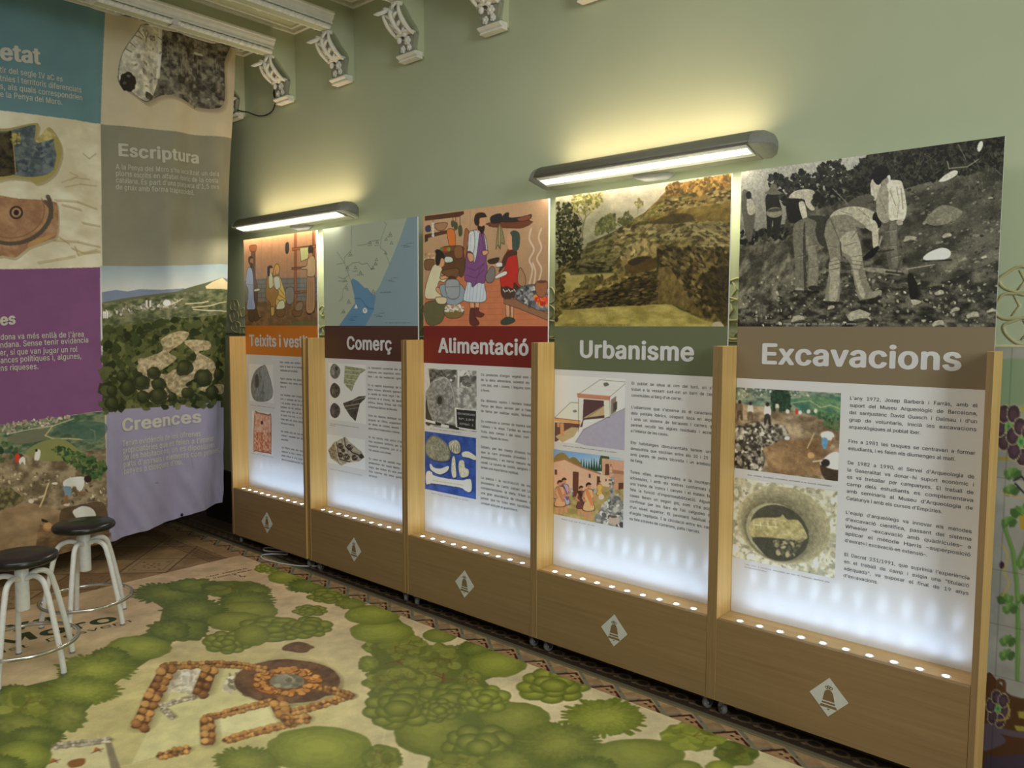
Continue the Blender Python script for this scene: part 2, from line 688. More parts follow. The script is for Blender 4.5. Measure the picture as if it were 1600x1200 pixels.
def lines_mesh(name, lines, place, m, parent=None):
    """lines: (text, x, y, size, width or None, bold); place maps flat (x, y) arrays and a layer height to 3-D; one mesh"""
    V, Fc, off = [], [], 0
    for text, x, y, size, width, bold in lines:
        if not text:
            continue
        word, sx = 1.0, 1.0
        space = 1.05 if bold else 1.0
        if width:
            w1 = gwidth(text, 0.0, space) * size
            if text.count(' ') and width > w1 * 0.9:
                w2 = gwidth(text, 0.0, space, 1.6) * size
                word = min(max(1 + .6 * (width - w1) / max(w2 - w1, 1e-6), 0.75), 2.6)
                w1 = gwidth(text, 0.0, space, word) * size
            sx = width / w1
        co, fs = glyphs(text, 0.0, space, word)
        if not len(co):
            continue
        # heavier strokes: the same outlines set several times, a hair apart
        steps = [(0, 0)] if not bold else [(bold * math.cos(q), bold * .55 * math.sin(q)) for q in np.arange(8) * PI / 4]
        for n, (dx, dy) in enumerate(steps):
            P = place(x + (co[:, 0] * sx + dx) * size, y + (co[:, 1] + dy) * size, n * .00006)
            V.append(np.stack(P, -1))
            Fc += [tuple(i + off for i in f) for f in fs]
            off += len(co)
    me = bpy.data.meshes.new(name)
    me.from_pydata(np.concatenate(V).tolist(), [], Fc)
    return link(name, me, m, parent)

# ================================================================== the room
WALL = 2.95          # face of the long wall behind the stands
CEIL = 3.41

b = MB(); b.box(-5.95, 3.4, WALL, WALL + .15, -0.02, 3.6)
struct(b.build('wall_back', M['wall']))
b = MB(); b.box(-5.95, -5.8, -3.0, WALL, -0.02, 3.6)
struct(b.build('wall_left', M['wall']))
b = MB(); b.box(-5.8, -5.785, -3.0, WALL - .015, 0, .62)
struct(b.build('shade_band_left', M['dado']))  # dark band added so the gap below the banner reads as shade
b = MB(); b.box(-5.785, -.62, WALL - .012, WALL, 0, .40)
struct(b.build('shade_band_back', M['dado']))  # dark band added to darken the space under the stands
b = MB(); b.box(-5.95, 3.4, -3.0, WALL + .15, CEIL, CEIL + .15)
struct(b.build('ceiling', M['ceil']))

BEAM_X = [-5.095, -4.465, -3.845, -3.225, -2.605, -2.0]       # right-hand faces of the ceiling beams
BW = 0.14             # width of the corbels and their blocks
RIB = 0.05            # width of the ceiling ribs they carry
n_trim = 0


def trim_name():
    global n_trim
    n_trim += 1
    return 'trim_%d' % n_trim


for i, bx in enumerate(BEAM_X):
    b = MB()
    b.box(bx - RIB, bx, -2.9, 2.80, 3.225, CEIL + .01)
    struct(b.build(trim_name(), M['ceil']))
    # white crown moulding with a twisted rope along both lower edges, stopping short of the wall
    b = MB()
    for s, x in ((1, bx), (-1, bx - RIB)):
        pf = [(x, 3.318), (x + s * .040, 3.318), (x + s * .042, 3.306), (x + s * .034, 3.302), (x + s * .030, 3.288), (x + s * .016, 3.274),
              (x + s * .014, 3.266), (x + s * .020, 3.262), (x + s * .018, 3.255), (x, 3.255)]
        b.prism(pf, 'y', -2.9, 2.785)
    m_ = b.build(trim_name(), M['plaster'])
    struct(m_)
    b = MB()
    for s, x in ((1, bx + .006), (-1, bx - RIB - .006)):
        n = 300
        ys = np.linspace(-0.6, 2.775, n)
        b.tube([(x, y, 3.238) for y in ys], .0145, 8)
        k = int((2.775 + .6) / .043)
        for j in range(k):
            y0 = -0.6 + j * .043
            b.tube([(x + s * .003, y0, 3.224), (x + s * .013, y0 + .018, 3.238), (x + s * .004, y0 + .036, 3.252)], [.004, .009, .004], 6)
    struct(b.build(trim_name(), M['plaster']))

# framed ceiling panels with a leafy relief at the wall end of each bay
bays = [(-5.8, -5.095 - RIB)] + [(BEAM_X[i], BEAM_X[i + 1] - RIB) for i in range(5)]
for i, (x0, x1) in enumerate(bays):
    b = MB()
    for ins, zz, wd_ in ((0.0, CEIL - .018, .022), (.055, CEIL - .012, .016)):
        X0, X1, Y0, Y1 = x0 + ins, x1 - ins, -2.9 + ins, WALL - ins
        for q in ((X0, X0 + wd_, Y0, Y1), (X1 - wd_, X1, Y0, Y1), (X0 + wd_, X1 - wd_, Y0, Y0 + wd_), (X0 + wd_, X1 - wd_, Y1 - wd_, Y1)):
            b.box(q[0], q[1], q[2], q[3], zz, CEIL + .002, .003)
    struct(b.build(trim_name(), M['plaster']))
    if i in (1, 2):
        b = MB()
        xm, ym, zt = (x0 + x1) / 2, 2.18, CEIL - .004
        oval = [(xm + .15 * math.cos(t) * (1 + .08 * math.cos(4 * t)), ym + .38 * math.sin(t), zt) for t in np.linspace(0, 2 * PI, 60, endpoint=False)]
        b.tube(oval, .014, 8, closed=True)
        b.tube([(xm + (p[0] - xm) * .8, ym + (p[1] - ym) * .88, zt) for p in oval], .008, 8, closed=True)
        rg = random.Random(4 + i)
        for k in range(34):
            t = rg.random() * 2 * PI
            y = ym + .17 + rg.random() * .23
            x = xm + (rg.random() - .5) * .2
            b.ball((x, y, zt - .008), .022, 1.5, .7, .7, 8, Matrix.Rotation(t, 4, 'Z'))
        for k in range(5):
            t = k * 2 * PI / 5
            b.ball((xm + .02 * math.cos(t), ym + .30 + .02 * math.sin(t), zt - .014), .018, 1, 1, .7, 10)
        struct(b.build(trim_name(), M['plaster']))

# corbels: a painted bracket block, a carved leaf, a plaque with three flowers and a base moulding
CORB = ['half hidden behind the right edge of the banner', 'just above the black plug and cord',
        'second to the right of the banner, fully in view', 'third to the right of the banner, fully in view',
        'cut by the top of the photo, its flower plaque showing', 'cut by the top of the photo, only its base tip showing']
CORB = ['white carved plaster corbel ' + s for s in CORB]


def make_corbel(label):
    t = thing('corbel', label, 'corbel', (0, 0, 0), 0, 'carved corbels along the wall')
    b = MB()
    pf = [(WALL + .02, CEIL + .01), (2.80, CEIL + .01), (2.80, 3.225), (2.835, 3.19), (2.865, 3.155), (2.90, 3.125), (2.915, 3.10), (2.90, 3.01), (2.93, 2.985), (WALL + .02, 2.975)]
    b.prism(pf, 'x', -BW, 0)
    b.build('bracket_block', M['wall'], t)
    # carved leaf: a curved sheet with rolled rims, a centre rib and a curled tip
    sp = spline([(2.795, 3.222), (2.80, 3.185), (2.828, 3.145), (2.865, 3.115), (2.90, 3.098)], 8, False)
    b = MB()
    bm = b.bm
    rows = []
    for j, (y, z) in enumerate(sp):
        f = j / (len(sp) - 1)
        rows.append([bm.verts.new((x, y - .02 + .024 * math.cos(PI * (x + BW / 2) / BW) + .006 * math.sin(9 * f), z - .012)) for x in np.linspace(-BW + .012, -.012, 9)])
    for A, B in zip(rows, rows[1:]):
        for k in range(8):
            bm.faces.new((A[k], A[k + 1], B[k + 1], B[k])).smooth = True
    for x, r in ((-BW + .008, .012), (-.008, .012)):
        b.tube([(x, y - .022, z - .012) for y, z in sp], [r * (1.15 - .5 * abs(2 * j / (len(sp) - 1) - 1)) for j in range(len(sp))], 8)
    b.tube([(-BW / 2, y - .012 - .022 * math.sin(PI * j / (len(sp) - 1)), z - .016) for j, (y, z) in enumerate(sp)], [.016 - .008 * j / (len(sp) - 1) for j in range(len(sp))], 8)
    for s in (-1, 1):
        for k in range(4):
            j = 4 + k * 7
            y, z = sp[min(j, len(sp) - 1)]
            b.tube([(-BW / 2, y - .02, z - .02), (-BW / 2 + s * .03, y - .034, z - .004), (-BW / 2 + s * .052, y - .03, z + .006)], [.009, .010, .005], 6)
    # curled tip, a bud standing out and the knob under the beam
    b.tube([(-BW * .62, 2.785, 3.205), (-BW * .75, 2.755, 3.185), (-BW * .9, 2.73, 3.172), (-BW * 1.02, 2.715, 3.17)], [.012, .010, .011, .003], 8)
    b.tube([(-BW * .5, 2.79, 3.21), (-BW * .35, 2.77, 3.222), (-BW * .12, 2.785, 3.222), (-.004, 2.80, 3.215)], [.010, .014, .017, .010], 8)
    b.ball((-BW * .5, 2.80, 3.20), .020, 1.2, 1, 1, 10)
    b.ball((-BW * .45, 2.865, 3.098), .021, 1, .8, 1, 10)
    b.build('carved_leaf', M['plaster'], t)
    b = MB()
    b.prism([(-BW + .008, 2.985), (-.024, 2.985), (-.006, 3.092), (-BW - .006, 3.092)], 'y', 2.885, 2.915)
    b.build('plaque', M['plaque'], t)
    b = MB()
    for fx, fz, r in ((-.058, 3.060, .020), (-.094, 3.020, .017), (-.044, 3.022, .015)):
        for k in range(5):
            a = k * 2 * PI / 5
            b.ball((fx + r * .7 * math.cos(a), 2.880, fz + r * .7 * math.sin(a)), r * .62, 1, .7, 1, 8)
        b.ball((fx, 2.874, fz), r * .5, 1, 1, 1, 8)
    b.tube([(-.10, 2.882, 3.075), (-.05, 2.878, 3.045), (-.028, 2.882, 3.01)], .004, 6)
    # shell shaped pendant across the top of the plaque
    b.lathe([(.004, 0), (.034, .003), (.040, .010), (.020, .018), (.004, .02)], (-.038, 2.872, 3.090), 18, 'z')
    b.tube([(-BW + .004, 2.86, 3.085), (-BW * .7, 2.856, 3.094), (-BW * .5, 2.858, 3.088)], [.005, .012, .006], 8)
    b.ball((-BW * .82, 2.872, 3.072), .017, 1, .8, 1.2, 10)
    b.build('flower', M['plaster'], t)
    b = MB()
    pf = [(2.935, 2.964), (2.892, 2.964), (2.890, 2.969), (2.896, 2.971), (2.895, 2.976), (2.882, 2.980), (2.872, 2.986), (2.871, 2.992), (2.890, 3.000), (2.935, 3.000)]
    b.prism(pf, 'x', -BW - .004, .004)
    b.build('base_moulding', M['plaster'], t)
    return t


def dup(root, label=None):
    r = root.copy()
    COL.objects.link(r)
    if label:
        r['label'] = label
    for ch in root.children:
        c = ch.copy()
        COL.objects.link(c)
        c.parent = r
        for g in ch.children:
            d = g.copy()
            COL.objects.link(d)
            d.parent = c
    return r


corbel = make_corbel(CORB[0])
for i, bx in enumerate(BEAM_X):
    c = corbel if i == 0 else dup(corbel, CORB[i])
    c.location = (bx, 0, 0)

# socket with a plug and its cord under the second corbel
t = thing('wall_socket', 'small white surface mounted socket beside the base of a corbel', 'socket', (-4.63, 2.95, 3.005))
b = MB(); b.box(-.035, .03, -.032, .0, -.006, .05, .006)
b.build('housing', M['white_cord'], t)
b = MB(); b.lathe([(.004, -.036), (.022, -.036), (.022, -.032)], (0, 0, .022), 20, 'y')
b.build('face_plate', M['white_cord'], t)
t = thing('power_cord', 'black cord with a plug running from the high socket behind the banner', 'cord', (-4.63, 2.93, 3.03))
b = MB(); b.lathe([(.009, -.026), (.017, -.016), (.019, .01), (.012, .03), (.006, .036)], (-.004, -.02, .01), 14, 'z')
b.build('plug', M['cord'], t)
b = MB()
pts = [(px_y(u, v, 2.93 if u > 390 else 2.862) - np.array([-4.63, 2.93, 3.03])) for u, v in ((433, 152), (430, 163), (425, 174), (415, 180), (404, 181), (394, 178), (386, 175), (378, 174), (371, 172))]
b.tube([tuple(p) for p in spline(pts, 5, False)], .0045, 8)
b.build('cable', M['cord'], t)

# strips of tape folded round the edge of the rib in front of the banner
for u, v, lab in ((272, 41, 'short white tape strip on the beam above the grey sherd picture'),
                  (139, 3, 'white tape strip on the beam above the blue banner square')):
    p = px_z(u, v, 3.222)
    b = MB()
    b.box(-.045, .012, -.022, .022, -.0025, 0, .001)
    b.box(.0095, .012, -.022, .022, -.0025, .034, .001)
    o = b.build('tape_strip', M['tape'], None, (-4.463 + .009, float(p[1]), 3.221))
    tag(o, lab, 'tape', 'tape strips on the beam')

# ================================================================== display stands
FRONT, BACK = 2.675, 2.82
BY = 2.795                                   # face of the printed boards
INNER = [-4.882, -3.963, -3.070, -2.182, -1.294]        # left edge of each board
BWID = 0.848
ZT, ZP, ZB = 2.088, 1.506, 1.309             # board top, bottom of the picture, bottom of the title band
TITLES = ['Teixits i vestits', 'Comerç', 'Alimentació', 'Urbanisme', 'Excavacions']
BANDS = [(172, 98, 28), (66, 42, 33), (98, 30, 27), (82, 88, 66), (106, 94, 74)]
DESCR = ['with an orange title band reading Teixits i vestits', 'with a dark brown title band reading Comerç',
         'with a red title band reading Alimentació', 'with a green title band reading Urbanisme', 'with a brown title band reading Excavacions']
STAND_AT = []


def bell_mesh(sz):
    """the bell of the emblem with its crown, bands and clapper"""
    b = MB()

    def flat(poly):
        v = [b.bm.verts.new((x * sz, 0, z * sz)) for x, z in poly]
        b.bm.faces.new(v)
    body = [(-.30, -.20), (-.26, .02), (-.22, .22), (-.14, .36), (0, .42), (.14, .36), (.22, .22), (.26, .02), (.30, -.20)]
    flat(body)
    flat([(-.34, -.36), (-.32, -.26), (.32, -.26), (.34, -.36)])
    flat([(-.46, -.56), (-.38, -.42), (.38, -.42), (.46, -.56)])
    flat(arc(0, -.63, .07, 0, PI, 8)[::-1] if False else [(-.07, -.60), (.07, -.60), (.04, -.67), (-.04, -.67)])
    for cx, cz in ((0, .54), (-.11, .50), (.11, .50)):
        o = arc(cx, cz, .085, 0, 2 * PI, 14)[:-1]
        i = arc(cx, cz, .042, 0, 2 * PI, 14)[:-1]
        A = [b.bm.verts.new((x * sz, 0, z * sz)) for x, z in o]
        B = [b.bm.verts.new((x * sz, 0, z * sz)) for x, z in i]
        for k in range(14):
            b.bm.faces.new((A[k], A[(k + 1) % 14], B[(k + 1) % 14], B[k]))
    return b


def caster(t, x, y, ang):
    """swivel caster: plate, fork (part), wheel and hub"""
    R = Matrix.Rotation(ang, 4, 'Z')

    def put(o):
        o.location = (x, y, 0)
        o.rotation_euler = (0, 0, ang)
        return o
    b = MB()
    b.box(-.022, .022, -.022, .022, .064, .0695, .001)
    b.lathe([(.014, .054), (.016, .058), (.012, .064)], (0, 0, 0), 16, 'z')
    for s in (-1, 1):
        b.prism([(-.012, .058), (.014, .058), (.026, .030), (.022, .018), (.012, .020)], 'y', s * .0135 - .001, s * .0135 + .001)
    b.box(-.012, .014, -.0145, .0145, .054, .058)
    f = put(b.build('caster', M['steel'], t))
    b = MB()
    b.lathe([(.012, -.010), (.0215, -.010), (.025, -.006), (.025, .006), (.0215, .010), (.012, .010)], (.017, 0, .0255), 24, 'y')
    b.build('wheel', M['rubber'], f)
    b = MB()
    b.lathe([(.003, -.0125), (.011, -.0115), (.012, -.010), (.012, .010), (.011, .0115), (.003, .0125)], (.017, 0, .0255), 18, 'y')
    b.build('hub', M['steel'], f)


for i in range(5):
    xl = INNER[i]
    x0 = xl
    t = thing('display_stand', 'wooden exhibition stand ' + DESCR[i], 'display stand', (xl, FRONT, 0), 0, 'row of exhibition stands along the wall')
    STAND_AT.append(t)
    D = BACK - FRONT
    for xs in (-.0195, BWID + .0005):
        b = MB(); b.box(xs, xs + .0190, 0, D, .07, 1.432, .0012)
        o = b.build('side_panel', M['wood_v'], t)
        o.data.materials.append(M['wood_e'])                 # the edge banding on the front is the brown of the front panel
        for p in o.data.polygons:
            if p.normal.y < -.7:
                p.material_index = 1
    b = MB(); b.box(.0005, BWID - .0005, .0012, .019, .07, .3915, .0008)
    b.build('front_panel', M['wood_h'], t)
    b = MB(); b.box(.0005, BWID - .0005, .0195, BY - FRONT - .0005, .372, .392, .0006)
    b.build('ledge', M['wood_l'], t)
    b = MB(); b.box(.0005, BWID - .0005, .0195, D, .0705, .086)
    b.build('bottom_panel', M['wood_h'], t)
    b = MB(); b.box(.0005, BWID - .0005, BY - FRONT, BY - FRONT + .010, .30, ZT, .0012)
    b.build('print_board', M['board'], t)
    for k in range(10):
        lx = .078 + .0772 * k
        b = MB()
        b.lathe([(.0125, .0), (.0165, .0012), (.0165, .002), (.0125, .0026)], (lx, .035, .3915), 20, 'z')
        s_ = b.build('led_spot', M['bezel'], t)
        b = MB()
        b.lathe([(.0004, .0031), (.009, .0029), (.0122, .0022), (.0122, .001)][::-1], (lx, .035, .3915), 20, 'z')
        b.build('lens', M['spot'], s_)
        o = lamp('led_spot_light', 'SPOT', (xl + lx, FRONT + .035, .397), (xl + lx, FRONT + .200, .9), 0.38, (0.50, 0.72, 1.0), spot_size=math.radians(150), spot_blend=.95, shadow_soft_size=.010)
        lamp('led_beam', 'SPOT', (xl + lx, FRONT + .035, .397), (xl + lx + .012, BY, .555), .75, (0.62, 0.78, 1.0), spot_size=math.radians(17), spot_blend=1.0, shadow_soft_size=.006)
    b = MB()
    for (px_, pz) in ((0, 0),):
        hw, hh = .066, .0695
        v = [(0, -hh), (hw, 0), (0, hh), (-hw, 0)]
        b.prism(v, 'y', -.0006, .0012)
    e = b.build('emblem', M['emblem'], t, (BWID / 2, 0, .2215))
    bl = bell_mesh(.068).build('bell', M['bell'], e)
    bl.location = (0, -.0009, 0)
    for (cx, cy, an) in ((.022, .042, (2.6, 1.9, 2.2, 1.35, 2.5)[i]), (BWID - .022, .042, (1.4, 2.3, 1.5, 1.3, 1.9)[i]), (.03, .115, .6), (BWID - .03, .115, 2.0)):
        caster(t, cx, cy, an)

# white cables lying under the first stand
t = thing('floor_cable', 'thin white cable looped on the floor under the orange titled stand', 'cable', (-4.5, 2.72, 0))
b = MB()
pts = [(-4.28, 2.85), (-4.42, 2.80), (-4.56, 2.72), (-4.62, 2.76), (-4.52, 2.80), (-4.38, 2.775), (-4.44, 2.73), (-4.49, 2.66), (-4.42, 2.615), (-4.30, 2.625), (-4.20, 2.65), (-4.10, 2.69), (-4.02, 2.76)]
b.tube([(x + 4.5, y - 2.72, .0045) for x, y in spline(pts, 6, False)], .0042, 8)
b.build('cable', M['white_cord'], t)

# ================================================================== wall lamps


def wall_lamp(label, xa, xb, cells):
    L = xb - xa
    t = thing('wall_lamp', label, 'wall lamp', (xa, 2.83, 2.19), 0, 'wall lamps above the stands')
    # open at the top for the uplight
    front = [(-.082, -.008), (-.078, .004), (-.066, .022), (-.046, .038), (-.020, .048), (.010, .050)]

    def under(f, d):                                       # a point across the tilted underside, f from the front lip, d below it
        return (-.080 + .125 * f - .26 * d, -.009 - .034 * f - .96 * d)
    b = MB()
    shell = front + [(.010, .046), (-.018, .044), (-.042, .034), (-.061, .019), (-.072, .002), (-.076, -.006)]
    b.prism(shell, 'x', .06, L - .075, True)
    b.prism([(.055, .024), (.060, .024), (.060, -.044), (.055, -.044)], 'x', .06, L - .075)
    b.prism([under(0, -.003), under(1.1, -.003), under(1.1, 0), under(0, 0)], 'x', .06, L - .075)
    b.build('housing', M['grey_metal'], t)
    for xs, xe, s in ((.06, 0.0, -1), (L - .075, L, 1)):
        b = MB()
        pf = front + [(.040, .044), (.060, .020), (.060, -.044), under(0, .002)]
        cy, cz = -.004, -.002
        rings = []
        for f, sc_, dx in ((0, 1.015, 0), (.45, .97, .45), (.8, .72, .8), (1, .30, 1)):
            rings.append([b.bm.verts.new((xs + (xe - xs) * dx, cy + (y - cy) * sc_, cz + (z - cz) * sc_ - .006 * f)) for y, z in pf])
        for A, B in zip(rings, rings[1:]):
            for k in range(len(pf)):
                b.bm.faces.new((A[k], A[(k + 1) % len(pf)], B[(k + 1) % len(pf)], B[k]))
        b.bm.faces.new(rings[0])
        b.bm.faces.new(rings[-1])
        b.build('end_cap', M['cap'], t)
    # lit strip underneath, turned a little towards the room
    b = MB()
    b.prism([under(.06, .0005), under(.74, .0005), under(.74, .005), under(.06, .005)], 'x', .07, L - .085)
    tr = b.build('led_tray', M['white_cord'], t)
    if cells:
        n = 44
        for k in range(n):
            xc = .085 + (L - .185) * k / (n - 1)
            b = MB()
            c0, c1 = under(.20, .0055), under(.58, .0055)
            d0, d1 = under(.26, .0085), under(.52, .0085)
            A = [b.bm.verts.new((xc + dx, *q)) for dx, q in ((-.0095, c0), (.0095, c0), (.0095, c1), (-.0095, c1))]
            B = [b.bm.verts.new((xc + dx, *q)) for dx, q in ((-.005, d0), (.005, d0), (.005, d1), (-.005, d1))]
            b.bm.faces.new(A[::-1])
            b.bm.faces.new(B)
            for q in range(4):
                b.bm.faces.new((A[q], A[(q + 1) % 4], B[(q + 1) % 4], B[q]))
            b.build('led_cell', M['led'], tr)
    else:
        b = MB()
        b.prism([under(.14, .0055), under(.60, .0055), under(.56, .009), under(.18, .009)], 'x', .075, L - .09)
        b.build('diffuser', M['led'], tr)
    b = MB()
    b.tube([(L * .45, .03, -.044), (L * .5, .05, -.050), (L * .58, .06, -.050), (L * .60, .07, -.046)], [.004, .012, .012, .004], 12, flat=2.0)
    b.box(L * .5 - .03, L * .5 + .03, .056, .1195, -.050, .012, .003)
    b.build('bracket', M['cap'], t)
    b = MB(); b.lathe([(.001, .09), (.009, .09), (.009, L - .11), (.001, L - .11)], (0, .018, .016), 12, 'x')
    b.build('tube', M['uplight'], t)
    xm = (xa + xb) / 2
    lamp('lamp_uplight', 'AREA', (xm, 2.855, 2.232), (xm, 2.885, 3.2), 2.5 * L, (1.0, 0.72, 0.45), shape='RECTANGLE', size=L - .2, size_y=.05, spread=math.radians(150))
    lamp('lamp_downlight', 'AREA', (xm, 2.800, 2.138), (xm, 2.806, 1.0), 6.0 * L, (1.0, 0.91, 0.70), shape='RECTANGLE', size=L - .18, size_y=.085, spread=math.radians(170))


wall_lamp('grey wall lamp with a smooth lit strip above the orange titled stand', -5.00, -3.70, False)
wall_lamp('grey wall lamp with a row of lit cells above the green titled stand', -2.335, -1.175, True)

# ================================================================== stools


def stool(label, c, seat_z, a0, foot_r):
    t = thing('lab_stool', label, 'stool', (c[0], c[1], 0), a0, 'swivel stools by the banner')
    H = seat_z
    b = MB()
    b.lathe([(.02, H - .036), (.126, H - .036), (.138, H - .030), (.143, H - .018), (.140, H - .007), (.130, H), (.06, H - .001), (.002, H - .001)], (0, 0, 0), 48)
    b.build('seat', M['black_vinyl'], t)
    b = MB()
    b.lathe([(.012, .30), (.012, H - .05), (.06, H - .042), (.06, H - .036)], (0, 0, 0), 18)
    b.build('screw', M['steel'], t)
    hz = H - .095
    b = MB()
    b.lathe([(.016, hz - .15), (.026, hz - .152), (.027, hz - .148), (.027, hz + .035), (.025, hz + .037), (.014, hz + .037)], (0, 0, 0), 24)
    b.build('column', M['white_paint'], t)
    ring_z, ring_r = .128, .207
    for k in range(5):
        a = k * 2 * PI / 5
        ca, sa = math.cos(a), math.sin(a)
        path = [(.022, hz - .012), (.06, hz + .004), (.095, hz - .002), (.118, hz - .024), (.130, hz - .06), (.146, .30), (.183, .128), (foot_r, .03), (foot_r + .001, .006)]
        sp = spline(path, 5, False)
        b = MB()
        b.tube([(r * ca, r * sa, z) for r, z in sp], .0117, 12)
        lg = b.build('leg', M['white_paint'], t)
        b = MB()
        b.tube([((foot_r + .001) * ca, (foot_r + .001) * sa, .010), ((foot_r + .001) * ca, (foot_r + .001) * sa, .0005)], .0123, 12)
        b.build('foot_cap', M['rubber'], lg)
        b = MB()
        b.ball((.193 * ca, .193 * sa, .130), .008, seg=8)
        b.build('rivet', M['steel'], lg)
    b = MB()
    b.tube([(ring_r * math.cos(q), ring_r * math.sin(q), ring_z) for q in np.linspace(0, 2 * PI, 72, endpoint=False)], .0085, 10, closed=True)
    b.build('foot_ring', M['steel'], t)


stool('white legged black seated stool, the nearer one cut by the photo edge', (-3.745, 1.062), .515, math.radians(27), .20)
stool('white legged black seated stool, the farther one beside the banner', (-4.122, 1.451), .515, math.radians(30), .20)

# ================================================================== tiled floor


def multi_quads(name, parts, m):
    """several painted grids and plain quads in one mesh: parts are (canvas, corner00, corner_u, corner_v)"""
    CO, Qd, RG, off = [], [], [], 0
    for cv, pos, gain in parts:
        w, h = cv.w, cv.h
        U, V = np.meshgrid(np.linspace(0, 1, w), np.linspace(0, 1, h))
        co = np.stack(pos(U, V), -1).reshape(-1, 3)
        idx = np.arange(w * h).reshape(h, w) + off
        Qd.append(np.stack([idx[:-1, :-1], idx[1:, :-1], idx[1:, 1:], idx[:-1, 1:]], -1).reshape(-1, 4))
        RG.append(np.clip(lin(cv.a.reshape(-1, 3) * 255) * gain, 0, .92))
        CO.append(co)
        off += len(co)
    return quads(name, np.concatenate(CO), np.concatenate(Qd), np.concatenate(RG), m)


def flat_pos(x0, x1, y0, y1, z=0.0):
    """U right along +x, V down along -y"""
    return lambda U, V: (x0 + (x1 - x0) * U, y1 + (y0 - y1) * V, np.full(U.shape, z))


def xy_cells(x0, x1, y0, y1, w, h):
    def H(p):
        return np.c_[(p[:, 0] - x0) / (x1 - x0) * w, (y1 - p[:, 1]) / (y1 - y0) * h]
    return H


TAN, GREY, RED, OCH = (164, 138, 100), (116, 116, 100), (62, 30, 26), (150, 118, 78)


def floor_border():
    x0, x1, y0, y1 = -5.8, 0.4, 2.48, 2.95
    w, h = int((x1 - x0) / .0042), int((y1 - y0) / .0042)
    cv = Canvas(w, h, (150, 122, 90), xy_cells(x0, x1, y0, y1, w, h), 61)
    cv.tex(None, (138, 112, 82), (166, 136, 102), 12, 12, .8)
    P = .1835
    n0 = int((x0 + 2.0) / P) - 1
    for k in range(n0, n0 + int((x1 - x0) / P) + 3):
        x = -2.0 + k * P
        # zigzag of grey bands between tan triangles, red trefoils on the mat side
        cv.poly([(x - P, 2.655), (x - .010, 2.655), (x + .05 - P + .06, 2.572)], TAN)
        cv.tex([(x - P, 2.655), (x - .01, 2.655), (x - .07, 2.572)], (150, 124, 88), (176, 148, 110), 8, 8, .8)
        cv.line([(x - .1, 2.655), (x, 2.572)], .016, GREY)
        cv.line([(x, 2.572), (x + P - .1, 2.655)], .020, GREY)
        cv.ell(x - .055, 2.618, .004, .004, (90, 46, 40))
        cv.line([(x - P + .02, 2.575), (x - .11, 2.635), (x - .03, 2.575)], .012, RED)
        for dx, dy in ((-.125, 2.592), (-.085, 2.612), (-.10, 2.575), (-.065, 2.585)):
            cv.ell(x + dx, dy, .012, .010, (166, 128, 92))
        for dx, dy in ((-.14, 2.606), (-.105, 2.60), (-.08, 2.59)):
            cv.ell(x + dx, dy, .008, .006, RED)
        cv.poly([(x - P, 2.50), (x, 2.50), (x, 2.572), (x - P, 2.572)], OCH, .5)
    cv.poly([(x0, 2.655), (x1, 2.655), (x1, 2.690), (x0, 2.690)], (106, 98, 76))
    cv.line([(x0, 2.664), (x1, 2.664)], .007, (132, 122, 92))
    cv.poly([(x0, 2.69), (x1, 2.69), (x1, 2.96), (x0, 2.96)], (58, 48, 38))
    for k in range(int((x1 - x0) / .09) + 1):
        x = x0 + k * .09
        t = np.linspace(0, 2 * PI, 14)
        cv.line(np.c_[x + .03 * np.cos(t), 2.745 + .022 * np.sin(t)], .010, (112, 92, 68))
        cv.line([(x + .03, 2.73), (x + .075, 2.765)], .012, (112, 92, 68))
        cv.ell(x + .06, 2.725, .012, .008, (126, 104, 76))
    cv.line([(x0, 2.80), (x1, 2.80)], .012, (110, 100, 78))
    return cv, flat_pos(x0, x1, y0, y1), 1.15


def floor_field():
    x0, x1, y0, y1 = -5.8, -4.45, 0.3, 2.48
    w, h = int((x1 - x0) / .006), int((y1 - y0) / .006)
    cv = Canvas(w, h, (140, 114, 80), xy_cells(x0, x1, y0, y1, w, h), 62)
    cv.tex(None, (124, 100, 70), (154, 126, 90), 16, 16, .9)
    dk = (84, 58, 42)
    T = .40
    for a in range(-1, 4):
        for b in range(0, 7):
            cx, cy = -5.62 + a * T, .48 + b * T
            cv.poly([(cx - T / 2, cy), (cx, cy + T / 2), (cx + T / 2, cy), (cx, cy - T / 2)], [(150, 126, 92), (130, 104, 74)][(a + b) % 2])
            cv.line([(cx - T / 2, cy), (cx, cy + T / 2), (cx + T / 2, cy), (cx, cy - T / 2), (cx - T / 2, cy)], .010, dk, .9)
            q = .72
            cv.line([(cx - T / 2 * q, cy), (cx, cy + T / 2 * q), (cx + T / 2 * q, cy), (cx, cy - T / 2 * q), (cx - T / 2 * q, cy)], .004, dk, .8)
            for k in range(8):
                t = k * PI / 4
                cv.ell(cx + .045 * math.cos(t), cy + .045 * math.sin(t), .011, .008, (98, 84, 68), 1, t)
            cv.ell(cx, cy, .010, .010, (120, 60, 44))
            for k in range(4):
                t = k * PI / 2
                cv.ell(cx + .105 * math.cos(t), cy + .105 * math.sin(t), .014, .008, (104, 78, 58), 1, t)
    for y in (2.36, 2.44):
        cv.line([(x0, y), (x1, y)], .006, dk)
    for k in range(40):
        x = x0 + k * .036
        cv.line([(x, 2.375), (x + .02, 2.425)], .012, dk)
    return cv, flat_pos(x0, x1, y0, y1), 1.15


def plain(x0, x1, y0, y1):
    return Canvas(6, 6, (150, 118, 84)), flat_pos(x0, x1, y0, y1), 1.15


